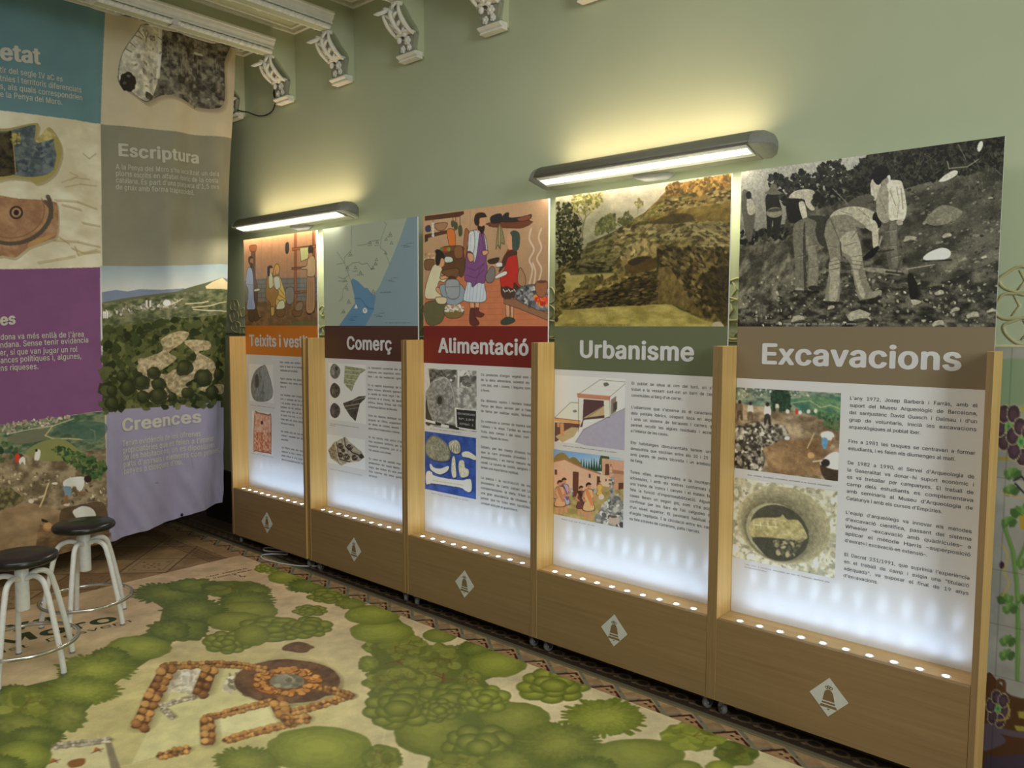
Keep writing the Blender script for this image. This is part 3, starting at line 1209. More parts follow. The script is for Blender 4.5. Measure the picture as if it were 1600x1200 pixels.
struct(multi_quads('floor', [floor_border(), floor_field(), plain(-4.45, .4, -3, 2.48), plain(-5.8, -4.45, -3, .3), plain(.4, 3.4, -3, 2.95)], M['tiles']))

# glazed tile dado painted with flowers, on the wall to the right of the stands


def dado():
    x0, x1, z0, z1 = -.62, .42, 0.0, 1.44
    w, h = int((x1 - x0) / .0038), int((z1 - z0) / .0038)

    def H(p):
        out = np.empty((len(p), 2))
        for n, (u, v) in enumerate(p):
            q = px_y(u, v, WALL - .004)
            out[n] = ((q[0] - x0) / (x1 - x0) * w, (z1 - q[2]) / (z1 - z0) * h)
        return out
    cv = Canvas(w, h, (170, 168, 158), H, 63)
    cv.tex(None, (158, 156, 148), (182, 180, 170), 20, 20, .8)
    # drawn in photo measurements: u 1540..1600, v 640..1200
    cv.poly([(1500, 560), (1700, 560), (1700, 625), (1600, 631), (1574, 640), (1500, 655)], (146, 166, 130))
    cv.line([(1560, 648), (1580, 641), (1600, 639), (1700, 632)], 7, (190, 176, 70))
    cv.line([(1560, 716), (1700, 716)], 6, (170, 158, 66))
    P_, L_, O_ = (78, 58, 66), (196, 186, 150), (130, 182, 100)

    def flower(u, v, r, n=6, ph=0.0):
        for k in range(n):
            a = ph + 2 * PI * k / n
            cv.ell(u + .60 * r * math.cos(a), v + 1.0 * r * math.sin(a), r * .46, r * .62, L_)
            cv.ell(u + .60 * r * math.cos(a), v + 1.0 * r * math.sin(a), r * .40, r * .55, P_)
            cv.ell(u + .55 * r * math.cos(a), v + .95 * r * math.sin(a), r * .22, r * .3, (96, 70, 82))
        cv.ell(u, v, r * .26, r * .36, O_)
        cv.ell(u, v, r * .12, r * .17, (70, 140, 80))
    flower(1576, 668, 25)
    flower(1595, 690, 24, 6, .4)
    flower(1626, 672, 24)
    G1, G2, G3 = (102, 142, 72), (128, 164, 92), (76, 110, 58)
    cv.line([(1568, 820), (1582, 860), (1588, 910), (1590, 980), (1589, 1060)], 6.5, G1)
    cv.line([(1569, 820), (1583, 860), (1589, 910), (1591, 980), (1590, 1060)], 2.2, G2)
    cv.line([(1588, 880), (1602, 850), (1612, 830)], 5, G1)
    for (u, v, s, d) in ((1582, 740, 14, 1), (1580, 765, 13, 1), (1592, 800, 14, -1), (1576, 815, 12, 1), (1600, 880, 12, 1), (1570, 935, 13, -1), (1578, 950, 12, 1), (1574, 1000, 13, 1), (1573, 1022, 13, 1), (1612, 790, 14, 1), (1595, 935, 10, 1)):
        for k in range(4):
            cv.ell(u + (k - 1.5) * s * .35 * d, v + abs(k - 1.5) * 4 - 4, s * .42, s * .62, [G1, G2, G1, G3][k], 1, .4 * d * (k - 1.5), .15, 12)
        cv.line([(u - s * .6 * d, v + 8), (u + s * .5 * d, v - 4)], 1.5, G3)
    cv.line([(1586, 755), (1600, 770)], 3, (52, 40, 60))
    cv.line([(1584, 750), (1596, 744), (1606, 756)], 3, (52, 40, 60))
    cv.line([(1565, 770), (1600, 778)], 2.5, (206, 170, 130))
    cv.line(spline([(1566, 850), (1574, 868), (1568, 890), (1576, 910), (1566, 930)], 5, False), 2.2, (196, 176, 90))
    cv.ell(1565, 882, 4, 6, (70, 40, 66))
    cv.poly([(1592, 806), (1610, 800), (1610, 830), (1594, 826)], (190, 160, 60))
    # brown vessel, violet ground
    cv.smooth([(1540, 1060), (1558, 1062), (1575, 1082), (1600, 1090), (1680, 1100), (1680, 1215), (1540, 1215)], (92, 60, 34))
    cv.line(spline([(1556, 1070), (1560, 1062), (1568, 1064), (1568, 1082)], 5, False), 5, (104, 72, 42))
    cv.smooth([(1540, 1128), (1565, 1136), (1600, 1142), (1680, 1150), (1680, 1158), (1600, 1152), (1565, 1146), (1540, 1142)], (104, 88, 98))
    cv.smooth([(1530, 1140), (1562, 1146), (1570, 1158), (1545, 1170), (1530, 1168)], (104, 88, 98))
    cv.poly([(1540, 1178), (1560, 1180), (1600, 1176), (1680, 1190), (1680, 1260), (1530, 1260)], (78, 64, 76))
    flower(1559, 1106, 19, 6, .3)
    cv.line(spline([(1574, 1098), (1576, 1110), (1570, 1122), (1556, 1124)], 5, False), 2, (190, 160, 80))
    cv.poly([(1590, 1110), (1606, 1110), (1606, 1122), (1591, 1120)], (176, 160, 70))
    cv.poly([(1584, 1132), (1606, 1134), (1606, 1142), (1588, 1140)], (176, 160, 70))
    # the motif repeats along the wall
    c0, n = int((-.50 - x0) / (x1 - x0) * w), int(.30 / (x1 - x0) * w)
    for k in (1, 2):
        a = c0 + n * k
        m_ = min(n, w - a)
        cv.a[:, a:a + m_] = cv.a[:, c0:c0 + m_]
    # joints between tiles
    for v in (745, 890, 975, 1055):
        a, b_ = px_y(1560, v, WALL), px_y(1600, v, WALL)
        zc = a[2]
        rr = int((z1 - zc) / (z1 - z0) * h)
        cv.a[rr:rr + 1] *= .86
    for x in np.arange(x0, x1, .2):
        cc = int((x - x0) / (x1 - x0) * w)
        cv.a[:, cc:cc + 1] *= .86
    ob = ink_grid(trim_name(), cv, lambda U, V: (x0 + (x1 - x0) * U, np.full(U.shape, WALL - .004), z1 + (z0 - z1) * V), M['mural'], None, 1.0)
    struct(ob)


dado()

# gilded relief scrolls running along the wall just above the dado
b = MB()
for k in range(24):
    x = -5.3 + k * .245
    for (dx, z, rx, rz) in ((0.0, 1.655, .062, .042), (-.012, 1.575, .064, .045), (.018, 1.495, .066, .042), (.122, 1.455, .056, .045), (.122, 1.60, .040, .03)):
        n = 26
        ph = (k * 7 + z * 31) % 6
        pts = [(x + dx + rx * math.cos(t) * (1 + .10 * math.sin(3 * t + ph)), WALL, z + rz * math.sin(t) * (1 + .12 * math.cos(4 * t + ph))) for t in np.linspace(0, 2 * PI, n, endpoint=False)]
        b.tube(pts, .0055, 6, closed=True)
        b.tube([(x + dx - rx * .2, WALL, z + rz * .8), (x + dx + rx * .1, WALL, z), (x + dx - rx * .25, WALL, z - rz * .7)], [.003, .005, .003], 6)
b.tube([(-5.5, WALL, 1.445), (.4, WALL, 1.445)], .006, 6)
struct(b.build(trim_name(), M['relief']))

# ================================================================== what is printed on the boards
INK_Y = BY - FRONT - .0006
TXT_Y = BY - FRONT - .0011
EH = gwidth('E') and glyphs('E')[0][:, 1].max()       # cap height of the lettering at size 1


def board_cells(i, x0, x1, z0, z1, w, h, region=None):
    """photo measurements on the plane of board i -> cells of a print that covers x0..x1, z0..z1 (board coordinates)"""
    rx, ry, k = region if region else (0, 0, 1)

    def H(p):
        out = np.empty((len(p), 2))
        for n, (u, v) in enumerate(p):
            q = px_y(rx + u / k, ry + v / k, BY)
            out[n] = ((q[0] - INNER[i] - x0) / (x1 - x0) * w, (z1 - q[2]) / (z1 - z0) * h)
        return out
    return H


def on_board(i, u, v):
    q = px_y(u, v, BY)
    return q[0] - INNER[i], q[2]


def print_on(i, name, cv, x0, x1, z0, z1, gain, label=None):
    o = ink_grid(name, cv, lambda U, V: (x0 + (x1 - x0) * U, np.full(U.shape, INK_Y), z1 + (z0 - z1) * V), M['print_board'], board(i), gain)
    if label:
        o['label'] = label
    return o


def board(i):
    return [c for c in STAND_AT[i].children if c.name.startswith('print_board')][0]


def text_on(i, name, lines, m):
    return lines_mesh(name, lines, lambda x, z, d: (x, np.full(len(x), TXT_Y - d), z), m, board(i))


def paragraph(left, right, z_first, pitch, size, rows):
    """rows: text lines, '' for a gap, a trailing ~ marks a line that is not stretched to the column"""
    out = []
    for n, s in enumerate(rows):
        if s:
            out.append((s.rstrip('~'), left, z_first - n * pitch, size, None if s.endswith('~') else right - left, 0.0))
    return out


INKGAIN = 1.75
# title bands and titles: (start x, baseline y, cap top y, end x) measured on the photo
TPOS = [(389.8, 538.0, 521.0, 489.5), (542, 541.5, 522.0, 611.5), (685.5, 547.5, 525, 825), (905, 556, 528, 1083), (1189, 565, 532, 1500)]
for i in range(5):
    cv = Canvas(12, 4, BANDS[i])
    print_on(i, 'title_band', cv, 0, BWID, ZB, ZP, INKGAIN)
    u0, vb, vt, u1 = TPOS[i]
    xa, zb = on_board(i, u0, vb)
    _, zt = on_board(i, u0, vt)
    xb, _ = on_board(i, u1, vb)
    cap = .0735
    full, done = gwidth(TITLES[i]), ''
    for word in TITLES[i].split(' '):
        done = (done + ' ' + word).strip()
        w0 = gwidth(done) - gwidth(word)
        text_on(i, 'title_text', [(word, xa + (xb - xa) * w0 / full, 1.407 - cap / 2 - .002, cap / EH, (xb - xa) * gwidth(word) / full, .034)], M['lettering'])

T5 = """L'any 1972, Josep Barberà i Farràs, amb el
suport del Museu Arqueològic de Barcelona,
del santjustenc David Guasch i Dalmau i d'un
grup de voluntaris, inicià les excavacions
arqueològiques al poblat iber.~

Fins a 1981 les tasques se centraven a formar
estudiants, i es feien els diumenges al matí.~

De 1982 a 1990, el Servei d'Arqueologia de
la Generalitat va donar-hi suport econòmic i
es va treballar per campanyes. El treball de
camp dels estudiants es complementava
amb seminaris al Museu d'Arqueologia de
Catalunya i amb els cursos d'Empúries.~

L'equip d'arqueòlegs va innovar els mètodes
d'excavació científica, passant del sistema
Wheeler –excavació amb quadrícules– a
aplicar el mètode Harris –superposició
d'estrats i excavació en extensió–.~

El Decret 231/1991, que suprimia l'experiència
en el treball de camp i exigia una "titulació
adequada", va suposar el final de 19 anys
d'excavacions.~""".split('\n')
T4 = """El poblat se situa al cim del turó, on s'ha
trobat a la vessant sud-est un barri de cases
construïdes al llarg d'un carrer.~

L'urbanisme que s'observa és el característic
dels poblats ibèrics, ocupant llocs en alçada
i amb un sistema de terrasses i carrers que
permet recollir les aigües residuals i accedir
a l'interior de les cases.~

Els habitatges documentats tenen unes
dimensions que oscil·len entre els 10 i 25 m²
amb parets de pedra llicorella i un arrebossat
de fang.~

Totes elles, arrenglerades a la muntanya,
adossades, i amb els sostres conformats per
una trama de troncs i canyes i el mateix fang
feia la funció d'impermeabilització. Algunes
cases tenen un segon pis, com s'ha pogut
confirmar per les llars de foc caigudes des
d'un nivell superior. El paviment habitual era
d'argila trepitjada. I la circulació entre les cases
es feia a través de carrerons, patis i terrats.~""".split('\n')
T3 = """Els productes d'origen vegetal eren la base
de la dieta alimentària, sobretot els cereals
com blat, ordi i civada, i llegums com llenties
o faves.~

Els diferents molins i morters trobats a la
Penya del Moro servien per a l'elaboració
de farina per realitzar sopes, farinetes i pa.

Es comencen a conrear de manera sistemàtica
l'olivera i la vinya. També es recol·lectaven
fruits dels camps i del bosc com aglans,
mores i figues de moro.~

Sabem, per les restes d'ossos trobades,
que la carn procedia d'ovelles i cabres
domesticades, i en menor mesura de porc i
cavall. La cacera de conills, senglars i cérvols
tenien una importància residual.~

La pesca i la recol·lecció de mol·luscs
procedents de l'antic estuari del Llobregat
complementaven la dieta. S'han localitzat
una gran abundància de closques que fan
pensar que no totes eren recollides per al
consum sinó per al guarniment.~""".split('\n')
T2 = """La transacció comercial era un acte que
implicava una negociació entre els pobles
ibers i els del mediterrani –grecs i púnics–.

En el registre arqueològic de la Penya del
Moro trobem diferents elements com són
la vaixella de vernís negre i les àmfores que
portaven el vi d'arreu, del Mediterrani, nord
d'Àfrica, Grècia, Eivissa, sud d'Itàlia i també
la Península Ibèrica i de Marsella.~

Entre els objectes destaquen les ceràmiques
gregues de l'Àtica, ungüentaris de vidre i
els denes de collaret, amulets i penjolls de
pasta vítria d'origen púnic o oriental.~

En els estrats més antics s'han localitzat
més recipients amfòrics, per tal de poder
transportar productes com el vi, les olives,
l'oli, salaons, o els cereals.~

En canvi en els estrats més recents hi
predominen els vasos ibèrics i de vernís
negre, que arriben als seus punts de venda
fins canviar els seus gustos al llarg
del temps.~""".split('\n')
T1 = """Dels vestits ens arriben poques restes,
sobre la base de la iconografia i les eines
realitzades per fer teixits.~

Alguns objectes ens parlen dels oficis i la
fabricació dels teixits amb els telers de
llana i lli.~

Les fusaioles eren d'argila cuita i servien
com a contrapès del fus per filar la llana,
i els pondus, peces de terrissa amb forats
tensaven els fils verticals dels telers i es
troben sovint dins de les cases ibèriques
al costat d'un mur, on hi havia el teler de
fusta amb els pesos penjats, que la gent
feia servir cada dia.~

Els vestits eren per tant de llana i lli, amb
vestuari i ornament ben diversos segons la
seva edat.~

Les fíbules eren una mena d'agulles per
subjectar la roba i també un ornament que
podia indicar el rang social de les persones
dins la comunitat ibera de l'època.~""".split('\n')
# (left x, first line y, last line y) of the middle of the small letters on the photo
for i, rows, u, va, vb in ((4, T5, 1328, 621.5, 899.8), (3, T4, 986.8, 598.6, 809.6), (2, T3, 751.5, 585.0, 784.5), (1, T2, 574.8, 574.2, 741.5), (0, T1, 437.4, 565.6, 716.0)):
    xa, z0 = on_board(i, u, va)
    _, z1 = on_board(i, u - 4, vb)
    pitch = (z0 - z1) / (len(rows) - 1)
    size = pitch * .93
    at = 0
    for part in '\n'.join(rows).split('\n\n'):
        sub = part.split('\n')
        text_on(i, 'body_text', paragraph(xa, BWID - .038, z0 - at * pitch - size * .26, pitch, size, sub), M['ink'])
        at += len(sub) + 1


def caption(i, u, v, u1, text, size=.0075, m='ink', pitch=.011):
    xa, z = on_board(i, u, v)
    xb, _ = on_board(i, u1, v)
    text_on(i, 'caption', [(s, xa, z - n * pitch - size * .3, size, (xb - xa) if n == 0 else None, 0.0) for n, s in enumerate(text.split('\n'))], M[m])


caption(4, 1212, 505.8, 1339, "1973. Pioners i veteranes de l'A.E. excavant en cap de setmana.", .0105, 'lettering')
caption(4, 1168, 741.5, 1300, 'Anys vuitanta. Estudiants universitaris participant a la recerca arqueològica', .0085)
caption(4, 1163.5, 881, 1297, "L'any 1980, a l'excavació encapçalada pel Parc de Collserola, aparegué sota\nd'una sitja tallada al cim del turó.", .0085)
caption(3, 884, 507.5, 986, "Restes d'antigues muralles i estructures visibles al jaciment de la Penya del Moro.", .0085)
caption(3, 880, 696, 964, 'Dibuix de dues cases ibèriques construïdes al vessant de la muntanya.', .0085)
caption(3, 877.5, 810.5, 930, 'Recreació de les cases del poblat i del carrer.', .0085)
caption(2, 672, 669.5, 721, 'Molí rotatiu de pedra localitzat a la Penya del Moro.', .0085)
caption(2, 674, 770, 733, "Restes d'ossos d'animals trobats al jaciment.", .0085)
caption(1, 516, 661.5, 561, 'Pes de teler, denes de collaret i fragments de ceràmica grega\ntrobats al jaciment.', .0085)
caption(1, 515, 732, 566, "Fragment de vas ibèric pintat amb motius vegetals.", .0085)
caption(0, 391, 632.5, 430, "Fusaiola de ceràmica trobada al poblat ibèric.", .0085)
caption(0, 392, 707.5, 428, "Pondus, pes de teler de terrissa.", .0085)
caption(1, 602, 504.3, 642, 'Font: elaboració pròpia amb topònims antics.', .0085)

# ------------------------------------------------------------------ pictures of the Excavacions board


def art_hillside():
    i = 4
    w, h = 450, 308
    cv = Canvas(w, h, (74, 72, 64), board_cells(i, 0, BWID, ZP, ZT, w, h, (1140, 200, 3.478)), 5)
    cv.tex(None, (44, 43, 38), (104, 102, 91), 16, 22, 1, .3, .72, 5)
    cv.tex([(950, 300), (1500, 180), (1490, 700), (1000, 900), (900, 500)], (62, 61, 54), (112, 110, 98), 30, 60, .6, .3, .7, 4, -.45)
    cv.tex([(40, 620), (560, 560), (900, 800), (1460, 900), (1457, 1090), (30, 1090)], (40, 39, 35), (98, 96, 86), 7, 11, .8, .32, .7, 4)
    cv.tex([(60, 600), (500, 520), (560, 760), (200, 960), (40, 980)], (60, 58, 51), (126, 122, 108), 18, 10, .7, .35, .7, 4, .6)
    sky = [(40, 200), (770, 100), (720, 190), (660, 250), (560, 330), (330, 350), (300, 520), (180, 540), (60, 610)]
    cv.grad(sky, (150, 149, 141), (112, 110, 101), (300, 150), (240, 560))
    cv.tex([(700, 190), (860, 110), (1520, 30), (1510, 220), (1200, 260), (950, 330), (760, 360), (640, 330)], (30, 30, 26), (70, 69, 60), 9, 8, 1, .3, .75, 4)
    dk = [(38, 38, 33), (52, 51, 45), (64, 63, 55), (30, 30, 26)]
    cv.scatter([(205, 270), (260, 240), (300, 280), (400, 220), (440, 260), (520, 180), (600, 180), (640, 240), (720, 170), (780, 160), (800, 330), (640, 400), (420, 440), (300, 420), (220, 330)], 900, 13, dk)
    cv.scatter([(700, 170), (900, 100), (1510, 40), (1500, 220), (1000, 300), (800, 300)], 700, 13, dk)
    cv.scatter([(60, 560), (300, 540), (420, 520), (300, 600), (60, 640)], 140, 12, dk)
    for _ in range(70):
        x, y = 840 + cv.rng.random() * 620, 120 + cv.rng.random() * 170
        cv.line([(x, y), (x + cv.rng.normal() * 40, y + 30 + cv.rng.random() * 60)], 2, (112, 110, 100), .55)
    cv.line([(1180, 180), (1190, 220), (1290, 210), (1350, 170)], 5, (135, 132, 118), .8)
    cv.line([(1240, 90), (1280, 170)], 4, (120, 118, 106), .7)
    cv.line([(560, 330), (640, 410)], 5, (120, 118, 106), .8)
    cv.scatter([(60, 880), (500, 700), (900, 820), (1460, 760), (1450, 1075), (50, 1075)], 420, 8, [(118, 116, 104), (92, 90, 80), (140, 137, 124), (55, 54, 48)], 1, .55)
    cv.scatter([(950, 330), (1480, 260), (1480, 760), (1000, 800)], 200, 9, [(118, 116, 104), (96, 94, 84), (52, 51, 46)], .9, .5, -.4)
    for x, y, s in ((1175, 585, 26), (1140, 895, 30), (1225, 985, 26), (1320, 1015, 38), (1415, 380, 16), (1380, 700, 18), (550, 975, 22), (370, 1035, 40), (700, 1020, 60), (975, 600, 34), (1420, 990, 24), (1130, 1060, 40)):
        cv.ell(x, y, s, s * .5, (150, 147, 133), .85, -.2, .25, 9)
        cv.ell(x + 4, y + s * .42, s * .9, s * .22, (46, 45, 40), .7, -.2, .25, 9)
    cv.smooth([(1060, 500), (1150, 420), (1260, 450), (1220, 500), (1120, 530)], (122, 120, 106), .7)
    # people far left
    cv.smooth([(72, 340), (100, 345), (130, 400), (140, 470), (120, 600), (95, 600), (75, 500), (66, 420)], (84, 82, 74))
    cv.smooth([(95, 380), (130, 400), (138, 460), (100, 465)], (142, 139, 126))
    cv.ell(104, 365, 15, 22, (40, 39, 35))
    cv.smooth([(195, 380), (215, 355), (255, 352), (272, 400), (285, 470), (262, 585), (240, 585), (235, 500), (220, 585), (205, 580), (200, 470)], (44, 43, 38))
    cv.smooth([(190, 355), (215, 335), (225, 308), (250, 306), (262, 338), (290, 355), (240, 362)], (96, 94, 84))
    cv.ell(245, 458, 45, 28, (118, 114, 100), 1, -.1)
    cv.ell(245, 446, 40, 10, (70, 68, 60), 1, -.1)
    # bare backed man bending at the back
    cv.smooth([(308, 400), (340, 372), (380, 395), (392, 440), (400, 500), (330, 515), (310, 470)], (40, 39, 35))
    cv.smooth([(322, 378), (350, 345), (410, 332), (455, 340), (463, 370), (440, 400), (462, 438), (445, 448), (415, 420), (405, 388), (360, 382)], (152, 148, 134))
    cv.smooth([(375, 410), (405, 405), (420, 480), (398, 495)], (160, 156, 142))
    cv.ell(474, 375, 24, 24, (40, 39, 34))
    # man at the back left in dark shirt
    cv.smooth([(345, 545), (365, 510), (430, 482), (480, 500), (478, 600), (470, 650), (485, 760), (470, 870), (425, 875), (425, 700), (405, 600), (412, 760), (408, 872), (362, 880), (355, 740), (345, 620)], (98, 96, 86))
    cv.smooth([(400, 590), (440, 600), (470, 680), (476, 800), (450, 860), (430, 850), (430, 700)], (112, 109, 97))
    cv.smooth([(410, 520), (415, 870), (405, 870), (398, 600)], (64, 62, 55))
    cv.smooth([(425, 485), (480, 474), (550, 495), (560, 560), (525, 640), (485, 625), (465, 560), (470, 510)], (60, 59, 52))
    cv.ell(380, 880, 26, 14, (130, 127, 114), 1, .2)
    cv.ell(460, 868, 34, 14, (52, 51, 45), 1, .1)
    # front man in flared trousers
    cv.smooth([(545, 490), (570, 452), (640, 428), (720, 430), (790, 460), (815, 500), (810, 550), (770, 560), (720, 530), (680, 520), (610, 485)], (146, 142, 128))
    cv.smooth([(560, 478), (640, 470), (690, 500), (740, 535), (700, 540), (610, 490)], (108, 105, 94))
    cv.ell(800, 500, 24, 44, (36, 35, 31), 1, -.2)
    cv.smooth([(765, 500), (800, 520), (808, 620), (795, 680), (778, 640), (772, 570)], (154, 150, 136))
    cv.smooth([(545, 485), (660, 478), (685, 540), (700, 600), (720, 700), (735, 780), (765, 870), (800, 905), (780, 920), (710, 935), (680, 850), (655, 740), (605, 690), (600, 780), (595, 930), (560, 942), (518, 935), (535, 800), (545, 720), (525, 620), (515, 570)], (112, 109, 97))
    cv.smooth([(600, 600), (680, 560), (720, 690), (700, 790), (735, 900), (712, 915), (672, 780), (655, 700), (612, 670)], (138, 134, 120))
    cv.smooth([(540, 730), (580, 700), (598, 760), (580, 930), (540, 930), (545, 820)], (134, 130, 117))
    for y in (725, 745, 770):
        cv.line([(545, y), (595, y - 12)], 5, (84, 82, 73), .8)
        cv.line([(655, y - 10), (735, y + 4)], 5, (92, 90, 80), .8)
    cv.line([(548, 492), (575, 560), (600, 620)], 4, (72, 70, 62), .8)
    cv.line([(600, 620), (606, 690)], 8, (56, 55, 48), .8)
    cv.smooth([(750, 900), (815, 878), (822, 895), (770, 925)], (122, 119, 107))
    # man standing in a pale jacket, one more behind him
    cv.smooth([(765, 300), (785, 275), (820, 300), (815, 360), (790, 395), (770, 370)], (158, 154, 140))
    cv.smooth([(640, 410), (700, 370), (770, 365), (780, 390), (700, 420)], (82, 80, 72))
    cv.smooth([(828, 512), (915, 495), (912, 620), (935, 700), (930, 765), (870, 770), (852, 680), (862, 600)], (84, 82, 74))
    cv.smooth([(870, 520), (905, 515), (905, 620), (915, 740), (885, 750), (872, 640)], (102, 99, 89))
    cv.smooth([(812, 330), (860, 298), (868, 400), (866, 500), (828, 512), (800, 470), (795, 410)], (128, 125, 112))
    cv.smooth([(855, 292), (918, 284), (940, 310), (960, 430), (945, 500), (906, 498), (866, 492), (862, 360)], (172, 168, 153))
    cv.line([(905, 320), (920, 400), (908, 490)], 5, (128, 124, 112), .8)
    cv.smooth([(848, 272), (868, 256), (872, 290), (850, 306)], (186, 182, 168))
    cv.ell(836, 284, 28, 26, (118, 114, 102), 1, .5)
    cv.smooth([(778, 250), (790, 215), (830, 204), (858, 222), (856, 262), (830, 285), (808, 310), (782, 288)], (32, 31, 28))
    cv.ell(922, 512, 18, 16, (136, 132, 119))
    # tools, sack, stump
    cv.smooth([(1050, 710), (1080, 675), (1150, 650), (1195, 665), (1190, 700), (1120, 722)], (192, 188, 174))
    cv.smooth([(1135, 290), (1160, 262), (1210, 232), (1236, 236), (1225, 260), (1170, 288)], (176, 172, 158))
    cv.ell(1358, 100, 13, 30, (186, 182, 168), 1, .3)
    cv.smooth([(745, 755), (900, 770), (935, 780), (920, 800), (890, 795), (748, 776)], (118, 115, 103))
    cv.line([(905, 780), (935, 700)], 8, (70, 68, 61))
    cv.line([(800, 672), (825, 590)], 8, (140, 136, 122))
    cv.line([(800, 672), (890, 660)], 6, (44, 43, 38))
    cv.smooth([(725, 700), (800, 640), (808, 660), (770, 705)], (34, 33, 29))
    cv.line([(960, 765), (1110, 740)], 7, (122, 119, 106))
    cv.smooth([(965, 800), (990, 790), (1020, 860), (1015, 920), (985, 930), (970, 870)], (40, 38, 34))
    cv.smooth([(985, 930), (1040, 940), (1000, 960)], (150, 147, 133))
    for P in ([(560, 520), (600, 560), (640, 560)], [(690, 560), (660, 600)], [(540, 640), (580, 650)], [(620, 640), (690, 620)], [(660, 700), (720, 690)], [(700, 820), (740, 810)], [(360, 560), (400, 580)], [(420, 640), (470, 630)], [(430, 760), (475, 750)], [(365, 700), (405, 690)], [(840, 560), (900, 550)], [(860, 640), (910, 635)], [(880, 700), (925, 690)], [(870, 340), (900, 420)], [(930, 330), (940, 440)], [(815, 380), (850, 460)], [(600, 450), (660, 470)], [(700, 440), (760, 490)]):
        cv.line(P, 5, (72, 70, 62), .55)
        cv.line([(x + 5, y + 5) for x, y in P], 4, (150, 147, 133), .35)
    for P, w_ in (([(520, 945), (610, 950)], 16), ([(700, 942), (820, 920)], 14), ([(355, 885), (480, 890)], 14), ([(850, 780), (940, 790)], 12), ([(1050, 722), (1200, 715)], 10)):
        cv.line(P, w_, (36, 35, 31), .7)
    cv.a = np.clip((cv.a - .30) * 1.28 + .275, .06, 1)
    cv.relief(.34, 5, 4).relief(.25, 2.2, 2.2, 2).grain(18)
    print_on(i, 'picture_print', cv, 0, BWID, ZP, ZT, INKGAIN, 'black and white photo of people digging on a hillside')


def art_dig(i, region, quad, seed, name, label):
    """colour photo of the dig above the valley"""
    X, Z = zip(*[on_board(i, region[0] + u / region[2], region[1] + v / region[2]) for u, v in quad])
    x0, x1, z1, z0 = (X[0] + X[3]) / 2, (X[1] + X[2]) / 2, (Z[0] + Z[1]) / 2, (Z[2] + Z[3]) / 2
    w, h = int((x1 - x0) / .0021), int((z1 - z0) / .0021)
    return x0, x1, z0, z1, Canvas(w, h, (120, 108, 88), board_cells(i, x0, x1, z0, z1, w, h, region), seed)


